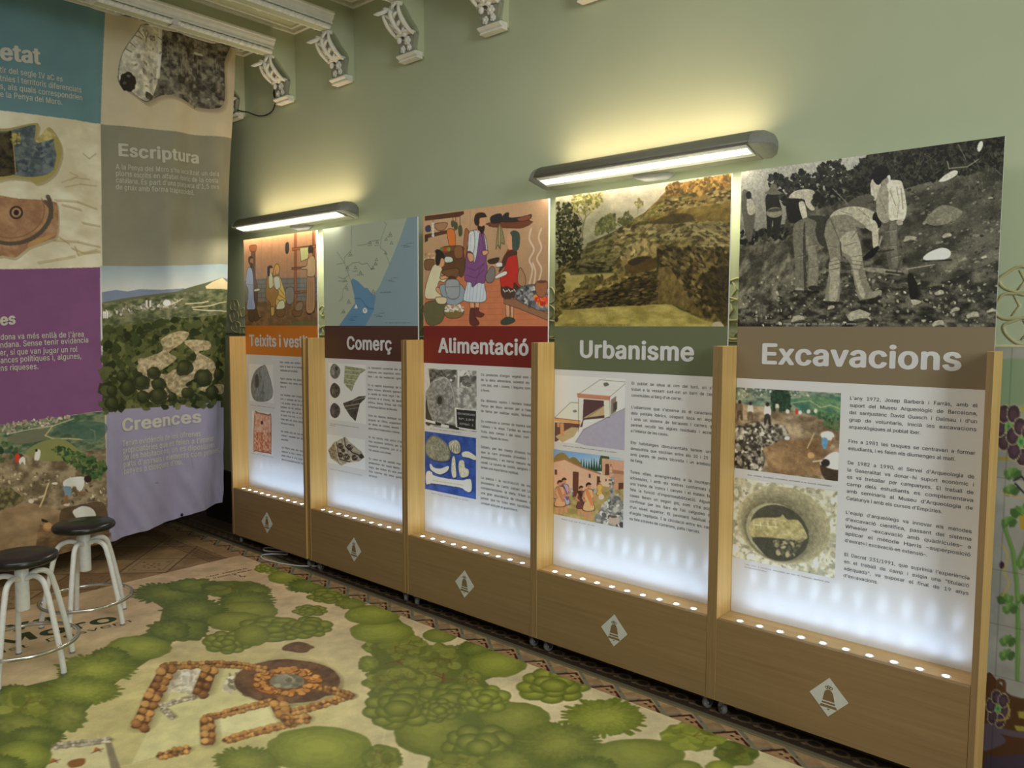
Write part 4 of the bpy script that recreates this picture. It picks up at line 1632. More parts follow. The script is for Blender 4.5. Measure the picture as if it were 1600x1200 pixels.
def art_dig5():
    i, R = 4, (1100, 500, 2.858)
    x0, x1, z0, z1, cv = art_dig(i, R, [(146, 300), (612, 328), (598, 720), (134, 660)], 8, '', '')
    cv.tex(None, (96, 80, 62), (168, 150, 122), 12, 18, 1, .3, .7)
    cv.tex([(140, 290), (620, 320), (620, 460), (420, 410), (140, 370)], (70, 92, 86), (140, 150, 128), 5, 12, 1)
    cv.scatter([(145, 300), (470, 315), (470, 345), (145, 345)], 120, 5, [(190, 185, 168), (150, 140, 124), (90, 100, 86), (70, 84, 78)], 1, .6)
    cv.tex([(370, 350), (610, 340), (610, 450), (540, 440), (420, 400)], (58, 96, 84), (102, 132, 92), 6, 14, 1, .3, .7, 4, .3)
    cv.line([(390, 370), (470, 360), (520, 390), (560, 380), (605, 395)], 4, (176, 170, 140), .8)
    cv.smooth([(300, 330), (325, 310), (365, 312), (385, 335), (380, 380), (350, 408), (312, 400), (298, 365)], (38, 58, 44))
    cv.scatter([(295, 325), (380, 315), (385, 400), (305, 405)], 90, 6, [(30, 48, 36), (58, 82, 58), (44, 66, 50)])
    cv.scatter([(470, 400), (610, 430), (610, 500), (540, 470)], 120, 7, [(62, 88, 58), (84, 104, 70), (50, 72, 50)])
    cv.tex([(140, 470), (230, 450), (360, 470), (380, 510), (300, 560), (250, 690), (140, 690)], (54, 50, 44), (168, 160, 146), 7, 7, 1, .35, .68)
    cv.scatter([(145, 480), (360, 475), (300, 550), (250, 620), (145, 560)], 150, 9, [(200, 194, 180), (140, 134, 122), (70, 66, 58), (48, 44, 40)], 1, .6)
    cv.scatter([(140, 560), (240, 560), (255, 670), (140, 660)], 110, 10, [(120, 114, 104), (60, 56, 50), (40, 38, 34), (180, 174, 160)], 1, .7)
    cv.tex([(260, 570), (340, 540), (560, 520), (560, 690), (300, 690)], (104, 80, 56), (152, 122, 88), 20, 30, .9)
    cv.smooth([(520, 640), (605, 600), (605, 720), (540, 710)], (52, 42, 34), .9)
    # figures
    for (x, y, s, top, leg) in ((160, 400, 44, (112, 92, 80), (84, 66, 56)), (207, 405, 42, (206, 200, 190), (96, 82, 70)), (283, 415, 50, (216, 212, 204), (48, 46, 46)), (326, 390, 26, (200, 190, 176), (120, 100, 84))):
        cv.smooth([(x - s * .3, y), (x - s * .22, y - s * .6), (x + s * .2, y - s * .6), (x + s * .32, y), (x + .2 * s, y + s * .2), (x - .2 * s, y + s * .2)], top)
        cv.smooth([(x - s * .24, y + s * .15), (x + s * .2, y + s * .15), (x + s * .3, y + s), (x + s * .1, y + s), (x, y + s * .5), (x - s * .15, y + s), (x - s * .3, y + s)], leg)
        cv.ell(x, y - s * .78, s * .17, s * .2, (46, 36, 30))
    cv.ell(412, 408, 6, 13, (188, 52, 40))
    for x, y in ((372, 408), (428, 412), (465, 408), (496, 405)):
        cv.ell(x, y, 8, 9, (210, 204, 194))
    cv.smooth([(520, 505), (550, 495), (575, 505), (578, 530), (560, 535), (530, 530)], (214, 210, 202))
    cv.smooth([(525, 525), (550, 530), (545, 570), (528, 568)], (92, 138, 168))
    cv.line([(575, 525), (560, 560)], 7, (130, 86, 64))
    cv.smooth([(540, 610), (570, 590), (600, 595), (600, 660), (580, 665), (530, 650), (515, 635)], (214, 210, 206))
    cv.ell(540, 636, 20, 18, (44, 38, 36))
    cv.line([(485, 630), (525, 625)], 6, (190, 180, 160))
    cv.line([(460, 570), (490, 505)], 4, (196, 178, 140))
    cv.ell(476, 602, 16, 14, (176, 140, 96), 1, .4)
    cv.ell(370, 526, 12, 8, (216, 212, 206))
    cv.relief(.3, 5, 5).blur(1).grain(14)
    print_on(i, 'photo_print', cv, x0, x1, z0, z1, INKGAIN, 'colour photo of the dig with people bending down')


def art_well5():
    i, R = 4, (1100, 500, 2.858)
    x0, x1, z0, z1, cv = art_dig(i, R, [(136, 704), (596, 764), (584, 1156), (126, 1056)], 9, '', '')
    cv.tex(None, (140, 138, 118), (206, 202, 182), 7, 9, 1, .32, .68)
    cv.scatter([(120, 700), (600, 760), (590, 1160), (120, 1060)], 260, 17, [(208, 204, 186), (176, 172, 152), (190, 186, 166), (150, 146, 124)], .9, .7)
    cv.scatter([(120, 700), (600, 760), (590, 1160), (120, 1060)], 120, 6, [(112, 108, 88), (126, 122, 100)], .9, .5)
    c = np.array([356, 915])

    def oval(rx, ry, rot=.35, n=40, dx=0, dy=0):
        t = np.linspace(0, 2 * PI, n, endpoint=False)
        x, y = rx * np.cos(t), ry * np.sin(t)
        return np.c_[c[0] + dx + x * math.cos(rot) - y * math.sin(rot), c[1] + dy + x * math.sin(rot) + y * math.cos(rot)]
    cv.poly(oval(212, 168), (150, 146, 120))
    for k in range(16):
        f = k / 15
        P = oval(208 - 62 * f, 164 - 44 * f, .35 + .25 * f, 64, -34 * f, 26 * f)
        for j in range(64):
            sh = 178 - 62 * f + 30 * (cv.rng.random() - .5)
            cv.line([P[j], P[(j + 1) % 64]], 8, (sh, sh * .96, sh * .78), .9)
        cv.line(np.r_[P, P[:1]], 2.2, (88, 84, 66), .55)
    cv.poly(oval(138, 112, .6, 40, -20, 30), (70, 68, 58))
    cv.smooth([(218, 890), (330, 880), (350, 868), (372, 890), (420, 895), (455, 950), (455, 975), (400, 982), (220, 968)], (166, 156, 112))
    cv.tex([(225, 890), (420, 892), (455, 960), (400, 980), (222, 966)], (140, 130, 90), (182, 172, 128), 6, 8, .8)
    cv.smooth([(225, 968), (400, 980), (440, 985), (420, 1050), (360, 1075), (290, 1060), (240, 1010)], (62, 62, 54))
    cv.scatter([(300, 990), (440, 960), (430, 1040), (340, 1065)], 60, 9, [(150, 142, 112), (112, 106, 84), (84, 82, 68)])
    for x in (222, 252, 284, 318):
        cv.line([(x, 900), (x + 2, 928)], 3, (206, 200, 172), .9)
    cv.line([(220, 912), (330, 924)], 3, (206, 200, 172), .9)
    cv.relief(.3, 5, 5).blur(1).grain(14)
    print_on(i, 'photo_print', cv, x0, x1, z0, z1, INKGAIN, 'photo looking down into a round stone-lined pit')


art_hillside()
art_dig5()
art_well5()

# ------------------------------------------------------------------ pictures of the Urbanisme board


def art_ruin():
    i = 3
    w, h = 400, 274
    cv = Canvas(w, h, (106, 92, 52), board_cells(i, 0, BWID, ZP, ZT, w, h, (850, 260, 4.444)), 21)
    cv.grad([(60, 200), (1320, 40), (1320, 420), (60, 760)], (196, 184, 160), (120, 122, 84), (500, 120), (330, 560))
    cv.tex([(60, 200), (900, 90), (700, 320), (480, 450), (250, 640), (60, 760)], (168, 162, 138), (204, 194, 172), 30, 40, .5)
    # hill
    hill = [(330, 520), (480, 455), (560, 400), (700, 320), (760, 260), (830, 210), (880, 130), (1330, 40), (1330, 1120), (60, 1120), (60, 740), (200, 640)]
    cv.poly(hill, (104, 92, 50))
    cv.tex(hill, (62, 54, 28), (150, 136, 78), 5, 10, 1, .3, .7, 4, -.35)
    cv.tex([(700, 330), (880, 130), (1320, 50), (1320, 400), (760, 400)], (92, 76, 34), (168, 140, 74), 6, 14, .9, .3, .7, 4, -.4)
    cv.scatter([(860, 130), (1310, 50), (1310, 130), (1000, 210), (830, 220)], 260, 15, [(150, 112, 56), (122, 92, 44), (98, 88, 40), (176, 140, 74), (86, 66, 34)])
    cv.scatter([(700, 330), (860, 220), (1000, 200), (1000, 260), (760, 360)], 140, 13, [(120, 116, 58), (98, 98, 46), (148, 140, 78)], 1, .5, -.4)
    cv.scatter([(860, 230), (1310, 150), (1310, 240), (760, 330)], 160, 16, [(168, 150, 96), (128, 108, 58), (74, 60, 30)], 1, .45, -.2)
    cv.smooth([(760, 380), (900, 330), (1000, 330), (1080, 360), (1000, 400), (800, 410)], (68, 58, 28), .8)
    cv.tex([(1000, 290), (1310, 250), (1310, 380), (1060, 400)], (110, 92, 42), (146, 124, 62), 6, 16, .9, .3, .7, 4, -.3)
    # stone wall band of slabs
    band = [(480, 460), (640, 410), (880, 400), (1100, 380), (1300, 390), (1300, 640), (1000, 520), (760, 510), (500, 640)]
    cv.tex(band, (84, 74, 42), (150, 140, 88), 4, 9, .9, .32, .7, 3, -.2)
    cv.scatter(band, 520, 19, [(150, 138, 92), (128, 116, 72), (106, 94, 56), (166, 152, 106), (76, 66, 38)], 1, .38, -.25)
    cv.scatter([(1020, 400), (1300, 400), (1300, 560), (1080, 560)], 110, 27, [(140, 128, 84), (172, 158, 108), (92, 80, 46)], 1, .32, .35)
    cv.scatter([(520, 620), (700, 520), (820, 560), (700, 640), (560, 720)], 80, 24, [(180, 162, 108), (160, 142, 92), (130, 114, 66)], 1, .5)
    # dark slope on the right with a trench wall
    cv.tex([(780, 560), (1300, 560), (1290, 1110), (1200, 1080), (1000, 1010), (860, 960), (780, 950)], (52, 44, 22), (132, 114, 64), 9, 7, .95, .3, .72, 4, .6)
    cv.scatter([(800, 560), (1290, 560), (1280, 1080), (1080, 1020), (800, 940)], 300, 17, [(122, 106, 60), (62, 52, 28), (92, 78, 42), (148, 132, 82), (44, 36, 18)], .9, .5, .7)
    cv.smooth([(1100, 760), (1200, 700), (1280, 720), (1270, 1060), (1200, 1040), (1120, 900)], (52, 44, 24), .55)
    cv.tex([(790, 700), (870, 690), (1000, 900), (1120, 1050), (900, 960), (790, 950)], (102, 86, 46), (142, 122, 70), 14, 6, .8, .3, .7, 4, .3)
    cv.smooth([(560, 690), (640, 640), (740, 630), (790, 690), (700, 730), (590, 740)], (92, 72, 34), .9)
    cv.smooth([(580, 660), (660, 625), (740, 625), (700, 650), (620, 690)], (58, 48, 26), .9)
    # sandy terraces
    cv.smooth([(130, 740), (300, 730), (480, 730), (430, 780), (260, 850), (180, 880), (110, 870)], (176, 162, 100))
    cv.tex([(130, 740), (480, 730), (260, 850), (110, 880)], (162, 148, 88), (192, 178, 116), 12, 24, .8)
    cv.smooth([(80, 1120), (90, 1010), (220, 990), (420, 965), (640, 965), (860, 955), (960, 1000), (1100, 1060), (1180, 1120)], (170, 156, 86))
    cv.tex([(80, 1110), (100, 1000), (860, 960), (1180, 1120)], (150, 136, 70), (190, 176, 106), 10, 30, .8)
    # dark courses of the front wall
    front = [(210, 960), (260, 900), (420, 830), (600, 770), (780, 720), (780, 950), (640, 960), (480, 970), (240, 985)]
    cv.poly(front, (58, 50, 26))
    cv.scatter(front, 420, 19, [(92, 78, 42), (44, 36, 18), (72, 60, 32), (122, 106, 62), (34, 28, 14)], 1, .28, -.15)
    cv.scatter([(140, 900), (260, 830), (420, 790), (600, 740), (560, 790), (260, 890), (210, 950)], 150, 19, [(150, 134, 76), (124, 108, 58), (98, 84, 44), (168, 150, 94)], 1, .5, -.4)
    cv.scatter([(250, 780), (420, 760), (380, 830), (270, 850)], 60, 17, [(118, 108, 60), (96, 90, 46), (74, 66, 34)])
    # terraces and bushes on the left
    for k in range(9):
        y = 480 + k * 26
        cv.line([(300 - 14 * k, y + 60), (480, y - 20 + k * 8)], 11, [(84, 86, 56), (116, 116, 78)][k % 2], .9)
    cv.poly([(160, 690), (470, 660), (470, 730), (180, 745)], (54, 50, 28))
    cv.scatter([(160, 690), (470, 655), (470, 735), (170, 745)], 70, 22, [(88, 82, 50), (40, 38, 20), (110, 102, 66)], 1, .3, -.05)
    cv.scatter([(90, 250), (170, 240), (250, 370), (270, 600), (200, 700), (90, 700)], 430, 12, [(46, 46, 26), (34, 34, 18), (62, 62, 34), (78, 76, 44)])
    cv.scatter([(360, 400), (440, 330), (500, 330), (500, 430), (420, 460), (360, 470)], 150, 13, [(102, 104, 60), (84, 88, 48), (120, 120, 74)])
    cv.scatter([(510, 370), (580, 310), (620, 370), (560, 410), (510, 410)], 80, 10, [(104, 104, 62), (84, 86, 48)])
    cv.line([(262, 540), (270, 420), (290, 340), (260, 290)], 8, (118, 108, 72))
    cv.line([(285, 360), (350, 290), (380, 230)], 6, (118, 108, 72))
    cv.line([(275, 400), (240, 330), (220, 300)], 5, (118, 108, 72))
    cv.scatter([(195, 260), (210, 200), (400, 180), (410, 240), (330, 320), (270, 340), (210, 310)], 200, 11, [(150, 142, 84), (124, 118, 64), (172, 164, 104), (96, 92, 50)])
    cv.scatter([(620, 250), (660, 220), (690, 260), (660, 300)], 30, 9, [(150, 140, 86), (120, 112, 66)])
    cv.line([(650, 330), (655, 260)], 3, (112, 104, 64))
    cv.scatter([(85, 760), (140, 760), (130, 1000), (85, 1090)], 120, 14, [(96, 84, 42), (70, 60, 30), (130, 118, 66)])
    cv.smooth([(1170, 1085), (1220, 1075), (1245, 1110), (1170, 1115)], (186, 178, 150))
    cv.a = cv.a ** 1.12 * .84
    cv.blur(1).relief(.3, 12, 16).grain(16)
    print_on(i, 'picture_print', cv, 0, BWID, ZP, ZT, INKGAIN, 'sepia toned photo of stone walls on a hillside')


def art_house4():
    i, R = 3, (820, 520, 2.728)
    x0, x1, z0, z1, cv = art_dig(i, R, [(128, 180), (430, 196), (424, 497), (128, 466)], 22, '', '')
    cv.a[:] = np.array((206, 208, 212)) / 255
    o = (74, 70, 66)
    cv.poly([(215, 465), (250, 410), (345, 362), (430, 318), (440, 500), (300, 490)], (150, 146, 164))
    cv.poly([(228, 262), (320, 200), (432, 210), (362, 272)], (204, 202, 194))
    cv.poly([(228, 280), (362, 290), (362, 360), (250, 370), (245, 400), (228, 400)], (78, 54, 58))
    cv.poly([(245, 365), (338, 308), (338, 350), (255, 362)], (168, 150, 112))
    cv.poly([(228, 278), (250, 280), (246, 372), (226, 420)], (192, 190, 184))
    cv.poly([(336, 286), (362, 288), (362, 355), (338, 362)], (192, 188, 178))
    cv.poly([(362, 272), (432, 210), (430, 318), (362, 352)], (212, 212, 208))
    cv.poly([(366, 285), (388, 268), (388, 335), (366, 348)], (120, 108, 100))
    cv.poly([(376, 300), (392, 290), (392, 325), (376, 336)], (70, 66, 60))
    cv.poly([(222, 258), (364, 270), (362, 288), (224, 276)], (166, 116, 98))
    cv.line([(222, 258), (364, 270)], 3, (190, 128, 108))
    cv.poly([(128, 362), (195, 296), (228, 298), (228, 372)], (196, 194, 184))
    cv.poly([(128, 380), (236, 384), (232, 402), (128, 466)], (92, 62, 62))
    cv.poly([(130, 440), (200, 400), (232, 404), (210, 440), (160, 466)], (166, 148, 112))
    cv.poly([(128, 362), (236, 374), (236, 388), (128, 376)], (186, 142, 96))
    cv.line([(128, 362), (236, 374)], 3, (124, 78, 52))
    cv.poly([(150, 384), (166, 384), (168, 440), (152, 434)], (178, 132, 92))
    cv.poly([(138, 382), (148, 383), (148, 400), (138, 400)], (178, 132, 92))
    cv.smooth([(335, 215), (350, 212), (358, 222), (340, 228)], (92, 90, 86))
    cv.smooth([(205, 330), (218, 328), (222, 336), (208, 338)], (112, 110, 104))
    for L in ([(228, 262), (320, 200), (432, 210)], [(362, 272), (432, 212)], [(128, 360), (195, 296), (228, 298)], [(362, 352), (430, 318)], [(215, 465), (250, 410), (345, 362)], [(228, 280), (228, 420)], [(362, 290), (362, 352)], [(250, 372), (338, 308)]):
        cv.line(L, 2, o, .8)
    for y in (225, 240):
        cv.line([(300 - y * .1, y), (410 - y * .1, y + 6)], 1, (150, 148, 142), .6)
    cv.relief(.06, 8, 8)
    print_on(i, 'photo_print', cv, x0, x1, z0, z1, INKGAIN, 'drawing of two flat roofed houses on a slope')


def robe(cv, x, y, s, col, skin=(178, 124, 92), hair=(44, 30, 24), sash=None, legs=True):
    """small standing figure of the drawn scenes; x, y the feet, s the height"""
    o = (40, 30, 26)
    if legs:
        for dx in (-.07, .06):
            cv.smooth([(x + s * (dx - .035), y - s * .32), (x + s * (dx + .035), y - s * .32), (x + s * (dx + .03), y - .02 * s), (x + s * (dx + .06), y), (x + s * (dx - .05), y)], skin)
    body = [(x - s * .10, y - s * .80), (x + s * .10, y - s * .80), (x + s * .15, y - s * .62), (x + s * .11, y - s * .5), (x + s * .17, y - s * .22), (x - s * .17, y - s * .22), (x - s * .11, y - s * .5), (x - s * .15, y - s * .62)]
    cv.smooth([(px - x + x, py) for px, py in body], o)
    c = np.mean(np.array(body), 0)
    cv.smooth([(c[0] + (px - c[0]) * .9, c[1] + (py - c[1]) * .95) for px, py in body], col)
    if sash:
        cv.smooth([(x - s * .1, y - s * .76), (x - s * .02, y - s * .8), (x + s * .13, y - s * .42), (x + s * .06, y - s * .36)], sash)
    for sgn in (-1, 1):
        cv.line([(x + sgn * s * .125, y - s * .70), (x + sgn * s * .17, y - s * .55), (x + sgn * s * .08, y - s * .47)], s * .055, skin)
    cv.ell(x, y - s * .90, s * .062, s * .078, skin)
    cv.smooth([(x - s * .075, y - s * .86), (x - s * .075, y - s * .95), (x, y - s * 1.0), (x + s * .075, y - s * .95), (x + s * .05, y - s * .93), (x - s * .03, y - s * .92)], hair)


def art_village4():
    i, R = 3, (820, 520, 2.728)
    x0, x1, z0, z1, cv = art_dig(i, R, [(126, 498), (424, 534), (418, 832), (120, 772)], 23, '', '')
    cv.a[:] = np.array((150, 130, 84)) / 255
    cv.grad([(120, 490), (430, 525), (430, 640), (120, 600)], (112, 146, 190), (176, 196, 214), (250, 510), (270, 600))
    o = (58, 44, 38)
    for x in range(240, 330, 11):
        hh = 26 + 16 * cv.rng.random()
        cv.poly([(x - 7, 590), (x, 590 - hh - 20), (x + 7, 590)], (40, 66, 52))
    cv.smooth([(125, 560), (130, 525), (160, 510), (185, 530), (200, 560)], (126, 108, 62))
    cv.smooth([(180, 560), (200, 530), (225, 540), (245, 575)], (116, 104, 60))
    cv.smooth([(318, 560), (325, 520), (350, 510), (360, 560)], (62, 78, 52))
    cv.poly([(124, 548), (170, 538), (240, 572), (322, 600), (322, 660), (310, 680), (124, 690)], (200, 156, 132))
    cv.poly([(328, 535), (424, 545), (420, 590), (372, 620), (345, 640), (328, 600)], (186, 142, 118))
    cv.poly([(378, 590), (424, 598), (420, 740), (378, 740)], (176, 130, 106))
    cv.poly([(374, 582), (424, 590), (424, 604), (374, 598)], (150, 104, 82))
    cv.poly([(322, 600), (372, 622), (372, 660), (322, 650)], (206, 164, 140))
    cv.line([(124, 548), (170, 538), (240, 572), (322, 600)], 6, (142, 100, 74))
    for q in ([(206, 592), (228, 594), (226, 706), (204, 708)], [(308, 612), (318, 614), (318, 682), (307, 682)], [(344, 560), (356, 560), (358, 604), (342, 604)], [(400, 640), (418, 640), (416, 690), (398, 690)]):
        cv.poly(q, (92, 54, 42))
        cv.line(q + [q[0]], 2.5, o)
    for q in ([(128, 582), (138, 583), (138, 604), (128, 604)], [(272, 600), (280, 602), (280, 618), (272, 617)], [(342, 622), (348, 622), (348, 632), (342, 632)]):
        cv.poly(q, (80, 52, 44))
    cv.poly([(124, 664), (204, 660), (206, 690), (124, 712)], (150, 150, 146))
    cv.poly([(228, 672), (308, 664), (308, 680), (228, 700)], (150, 150, 146))
    cv.scatter([(124, 664), (204, 660), (206, 690), (124, 712)], 50, 5, [(122, 122, 122), (172, 170, 164), (100, 98, 96)], 1, .6)
    cv.scatter([(228, 672), (308, 664), (308, 680), (228, 700)], 30, 5, [(122, 122, 122), (172, 170, 164)], 1, .6)
    cv.tex([(122, 712), (420, 664), (420, 832), (122, 775)], (132, 116, 70), (170, 152, 102), 10, 20, .9)
    cv.smooth([(330, 740), (372, 690), (420, 730), (424, 835), (330, 818), (295, 790)], (116, 116, 112))
    cv.scatter([(330, 740), (372, 680), (424, 720), (420, 832), (330, 815), (295, 790)], 130, 9, [(92, 92, 92), (152, 150, 146), (126, 124, 120), (176, 172, 164), (70, 68, 68)], 1, .7)
    cv.scatter([(360, 620), (380, 610), (380, 690), (362, 690)], 30, 6, [(130, 130, 126), (96, 96, 94)], 1, .7)
    cv.ell(378, 796, 24, 20, (166, 150, 136))
    cv.ell(378, 782, 15, 5, (84, 72, 66))
    robe(cv, 168, 762, 146, (154, 148, 170), sash=(112, 70, 120))
    robe(cv, 150, 768, 142, (190, 146, 112), sash=(168, 116, 84))
    robe(cv, 240, 772, 122, (98, 58, 56), sash=(60, 40, 42))
    robe(cv, 272, 788, 152, (214, 158, 110), sash=(200, 120, 76))
    robe(cv, 318, 708, 78, (196, 156, 76), legs=False)
    robe(cv, 366, 606, 46, (190, 150, 130), legs=False)
    cv.ell(325, 698, 12, 12, (196, 176, 166))
    cv.relief(.10, 6, 6).grain(6)
    print_on(i, 'photo_print', cv, x0, x1, z0, z1, INKGAIN, 'drawing of people in a street of clay houses')


art_ruin()
art_house4()
art_village4()

# ------------------------------------------------------------------ pictures of the Alimentació board


def outlined(cv, pts, col, w=3, o=(46, 32, 26), n=5):
    P = spline(pts, n)
    cv.poly(P, col)
    cv.line(np.r_[P, P[:1]], w, o, .9)


def art_kitchen():
    i = 2
    w, h = 300, 206
    cv = Canvas(w, h, (170, 136, 104), board_cells(i, 0, BWID, ZP, ZT, w, h, (640, 280, 4.286)), 31)
    A = lambda pts, col, ww=3, n=5: outlined(cv, pts, col, ww, (50, 34, 28), n)
    cv.grad([(100, 240), (950, 130), (930, 720), (700, 700), (330, 640), (100, 700)], (178, 144, 112), (152, 120, 92), (500, 200), (520, 700))
    cv.line([(405, 210), (405, 500)], 2, (120, 92, 70), .8)
    cv.line([(445, 205), (445, 400)], 2, (120, 92, 70), .6)
    cv.poly([(100, 690), (330, 640), (620, 640), (720, 720), (930, 860), (925, 985), (100, 985)], (172, 104, 72))
    for k in range(8):
        y = 680 + k * 38
        cv.line([(330 - k * 25, y), (640 + k * 30, y - 10)], 3, (146, 84, 58), .55)
    # shelves with pots
    A([(104, 250), (360, 216), (362, 232), (330, 250), (104, 276)], (84, 52, 36), n=1)
    A([(104, 372), (280, 336), (282, 354), (104, 396)], (84, 52, 36), n=1)
    A([(104, 380), (125, 376), (122, 410), (104, 420)], (70, 44, 32), n=1)
    A([(168, 300), (250, 292), (240, 330), (210, 345), (180, 335)], (150, 112, 84))
    A([(108, 320), (135, 310), (140, 345), (112, 350)], (58, 62, 88))
    for y in (296, 316, 336, 356, 376):
        cv.ell(156 + (y % 5), y, 9, 11, (196, 188, 176))
    cv.line([(156, 250), (156, 290)], 3, (70, 50, 40))
    for x, l in ((290, 70), (308, 90), (338, 130)):
        cv.line([(x, 240), (x, 240 + l)], 4, (58, 48, 36))
        cv.smooth([(x - 12, 240 + l * .6), (x + 10, 240 + l * .55), (x + 14, 240 + l), (x - 8, 250 + l)], (74, 74, 52))
    A([(250, 345), (300, 345), (306, 470), (290, 500), (272, 470)], (196, 108, 52))
    A([(370, 345), (392, 342), (396, 370), (372, 540), (356, 530)], (146, 92, 62))
    A([(530, 292), (800, 275), (806, 300), (775, 316), (730, 328), (560, 320), (528, 308)], (104, 60, 40), n=2)
    A([(545, 250), (610, 232), (612, 285), (548, 292)], (44, 42, 46))
    A([(612, 262), (640, 228), (664, 228), (668, 258), (760, 250), (812, 236), (800, 268), (700, 285), (614, 284)], (48, 44, 46), n=3)
    A([(720, 262), (806, 240), (796, 270), (740, 282)], (122, 72, 52))
    A([(592, 312), (612, 312), (634, 430), (612, 425), (604, 468), (590, 440), (576, 464)], (130, 122, 84), n=3)
    A([(596, 320), (606, 320), (606, 440), (596, 438)], (154, 146, 104), 2)
    # table on the left
    A([(210, 460), (270, 446), (350, 450), (352, 480), (210, 500)], (104, 66, 44))
    A([(205, 520), (360, 480), (362, 640), (330, 645), (325, 600), (230, 640)], (88, 58, 40), n=2)
    for x, c in ((225, (176, 52, 40)), (245, (172, 60, 44)), (262, (112, 128, 58)), (215, (90, 110, 50))):
        cv.ell(x, 468, 13, 14, c)
    A([(300, 455), (350, 450), (352, 520), (305, 524)], (122, 82, 56))
    A([(236, 520), (280, 520), (288, 550), (240, 556)], (176, 190, 178))
    cv.scatter([(104, 500), (160, 490), (166, 560), (104, 570)], 40, 10, [(206, 176, 136), (182, 150, 112), (150, 116, 84)])
    A([(104, 540), (165, 540), (150, 600), (104, 600)], (112, 78, 54))
    # woman kneeling at the mill
    A([(104, 830), (240, 820), (215, 950), (120, 966)], (88, 86, 58))
    A([(150, 590), (190, 565), (218, 600), (206, 640), (250, 660), (228, 690), (200, 680), (190, 730), (236, 790), (150, 800), (106, 790), (108, 720)], (196, 184, 156))
    A([(205, 650), (265, 640), (270, 656), (215, 670)], (190, 140, 104))
    A([(190, 720), (246, 770), (238, 792), (180, 745)], (190, 140, 104))
    cv.ell(210, 556, 24, 32, (190, 140, 104))
    cv.smooth([(172, 540), (176, 500), (170, 480), (186, 468), (212, 478), (232, 505), (236, 530), (212, 530), (200, 570), (180, 575)], (38, 32, 28))
    A([(212, 615), (320, 595), (325, 640), (300, 668), (260, 655)], (104, 72, 48))
    A([(262, 655), (305, 655), (300, 690), (270, 720)], (72, 48, 36))
    A([(200, 720), (245, 700), (340, 700), (378, 780), (330, 830), (250, 830)], (126, 140, 152))
    A([(244, 680), (325, 676), (332, 770), (300, 800), (252, 780)], (138, 142, 148))
    cv.line([(244, 720), (330, 716)], 3, (80, 84, 92))
    A([(176, 790), (245, 790), (240, 830), (190, 830)], (196, 176, 146))
    A([(234, 870), (358, 870), (340, 920), (255, 924)], (112, 92, 54))
    cv.scatter([(236, 850), (300, 836), (358, 850), (352, 880), (244, 884)], 50, 9, [(222, 214, 196), (196, 186, 166), (150, 140, 120)])
    # man in white and purple
    sk = (188, 138, 108)
    A([(405, 820), (430, 820), (432, 870), (408, 870)], sk)
    A([(440, 815), (465, 815), (462, 870), (442, 870)], sk)
    A([(406, 868), (436, 865), (440, 915), (466, 960), (440, 978), (402, 960)], (86, 44, 40))
    A([(438, 862), (462, 860), (466, 884), (498, 900), (480, 920), (440, 910)], (92, 48, 42))
    A([(420, 345), (470, 345), (505, 380), (520, 480), (508, 560), (502, 700), (514, 780), (490, 820), (375, 816), (362, 780), (390, 660), (372, 600), (386, 500), (390, 400)], (176, 184, 208))
    for x in (385, 405, 425, 450, 475, 495):
        cv.line([(x + 6, 690), (x - 6, 810)], 3, (122, 130, 160), .9)
    A([(392, 440), (398, 360), (430, 350), (436, 440), (420, 500), (388, 490)], (186, 194, 216))
    cv.line([(410, 370), (404, 480)], 2, (122, 130, 160))
    A([(470, 350), (492, 356), (510, 470), (512, 560), (520, 590), (500, 690), (460, 690), (420, 720), (412, 690), (376, 680), (368, 640), (384, 490), (424, 500), (430, 560), (450, 500)], (112, 70, 116))
    for P in ([(380, 640), (440, 660), (500, 600)], [(384, 590), (440, 610), (500, 560)], [(480, 360), (496, 470)], [(440, 700), (470, 600), (500, 560)]):
        cv.line(P, 3, (70, 40, 76), .9)
    A([(386, 495), (424, 500), (430, 540), (400, 550)], sk)
    A([(485, 480), (520, 475), (524, 495), (495, 510)], sk)
    cv.ell(484, 282, 24, 38, sk)
    cv.poly([(452, 320), (478, 320), (480, 356), (452, 356)], sk)
    cv.smooth([(432, 290), (436, 245), (460, 224), (500, 226), (516, 252), (505, 256), (470, 262), (466, 300), (450, 312)], (52, 40, 34))
    cv.smooth([(456, 310), (480, 316), (500, 310), (500, 340), (484, 368), (470, 350), (456, 336)], (46, 36, 32))
    # younger person in red
    A([(640, 770), (664, 770), (668, 930), (648, 930)], sk)
    A([(672, 770), (692, 770), (694, 925), (678, 925)], sk)
    A([(612, 945), (650, 920), (696, 930), (700, 950), (660, 968), (616, 968)], (54, 62, 50))
    A([(622, 690), (715, 700), (738, 735), (720, 780), (640, 796), (612, 760)], (66, 48, 42))
    A([(650, 480), (700, 472), (718, 520), (728, 620), (736, 720), (700, 690), (690, 730), (650, 715), (615, 720), (606, 650), (640, 580)], (164, 44, 36))
    A([(640, 500), (700, 472), (716, 500), (660, 520), (635, 580), (600, 620), (604, 590)], (76, 46, 40))
    A([(574, 560), (615, 555), (618, 582), (580, 586)], (206, 206, 200))
    A([(575, 645), (640, 612), (648, 636), (580, 664)], (206, 206, 200))
    cv.ell(560, 572, 22, 12, sk)
    cv.ell(556, 655, 18, 12, sk)
    for k in range(6):
        x = 625 + k * 18
        cv.line([(x, 735 + 12 * (k % 2)), (x + 12, 752 - 8 * (k % 2))], 5, (214, 206, 190))
    cv.ell(668, 410, 18, 48, sk)
    cv.poly([(650, 430), (690, 430), (688, 470), (664, 472)], sk)
    cv.smooth([(672, 356), (700, 342), (732, 360), (738, 410), (726, 470), (690, 476), (684, 420), (682, 380)], (58, 72, 62))
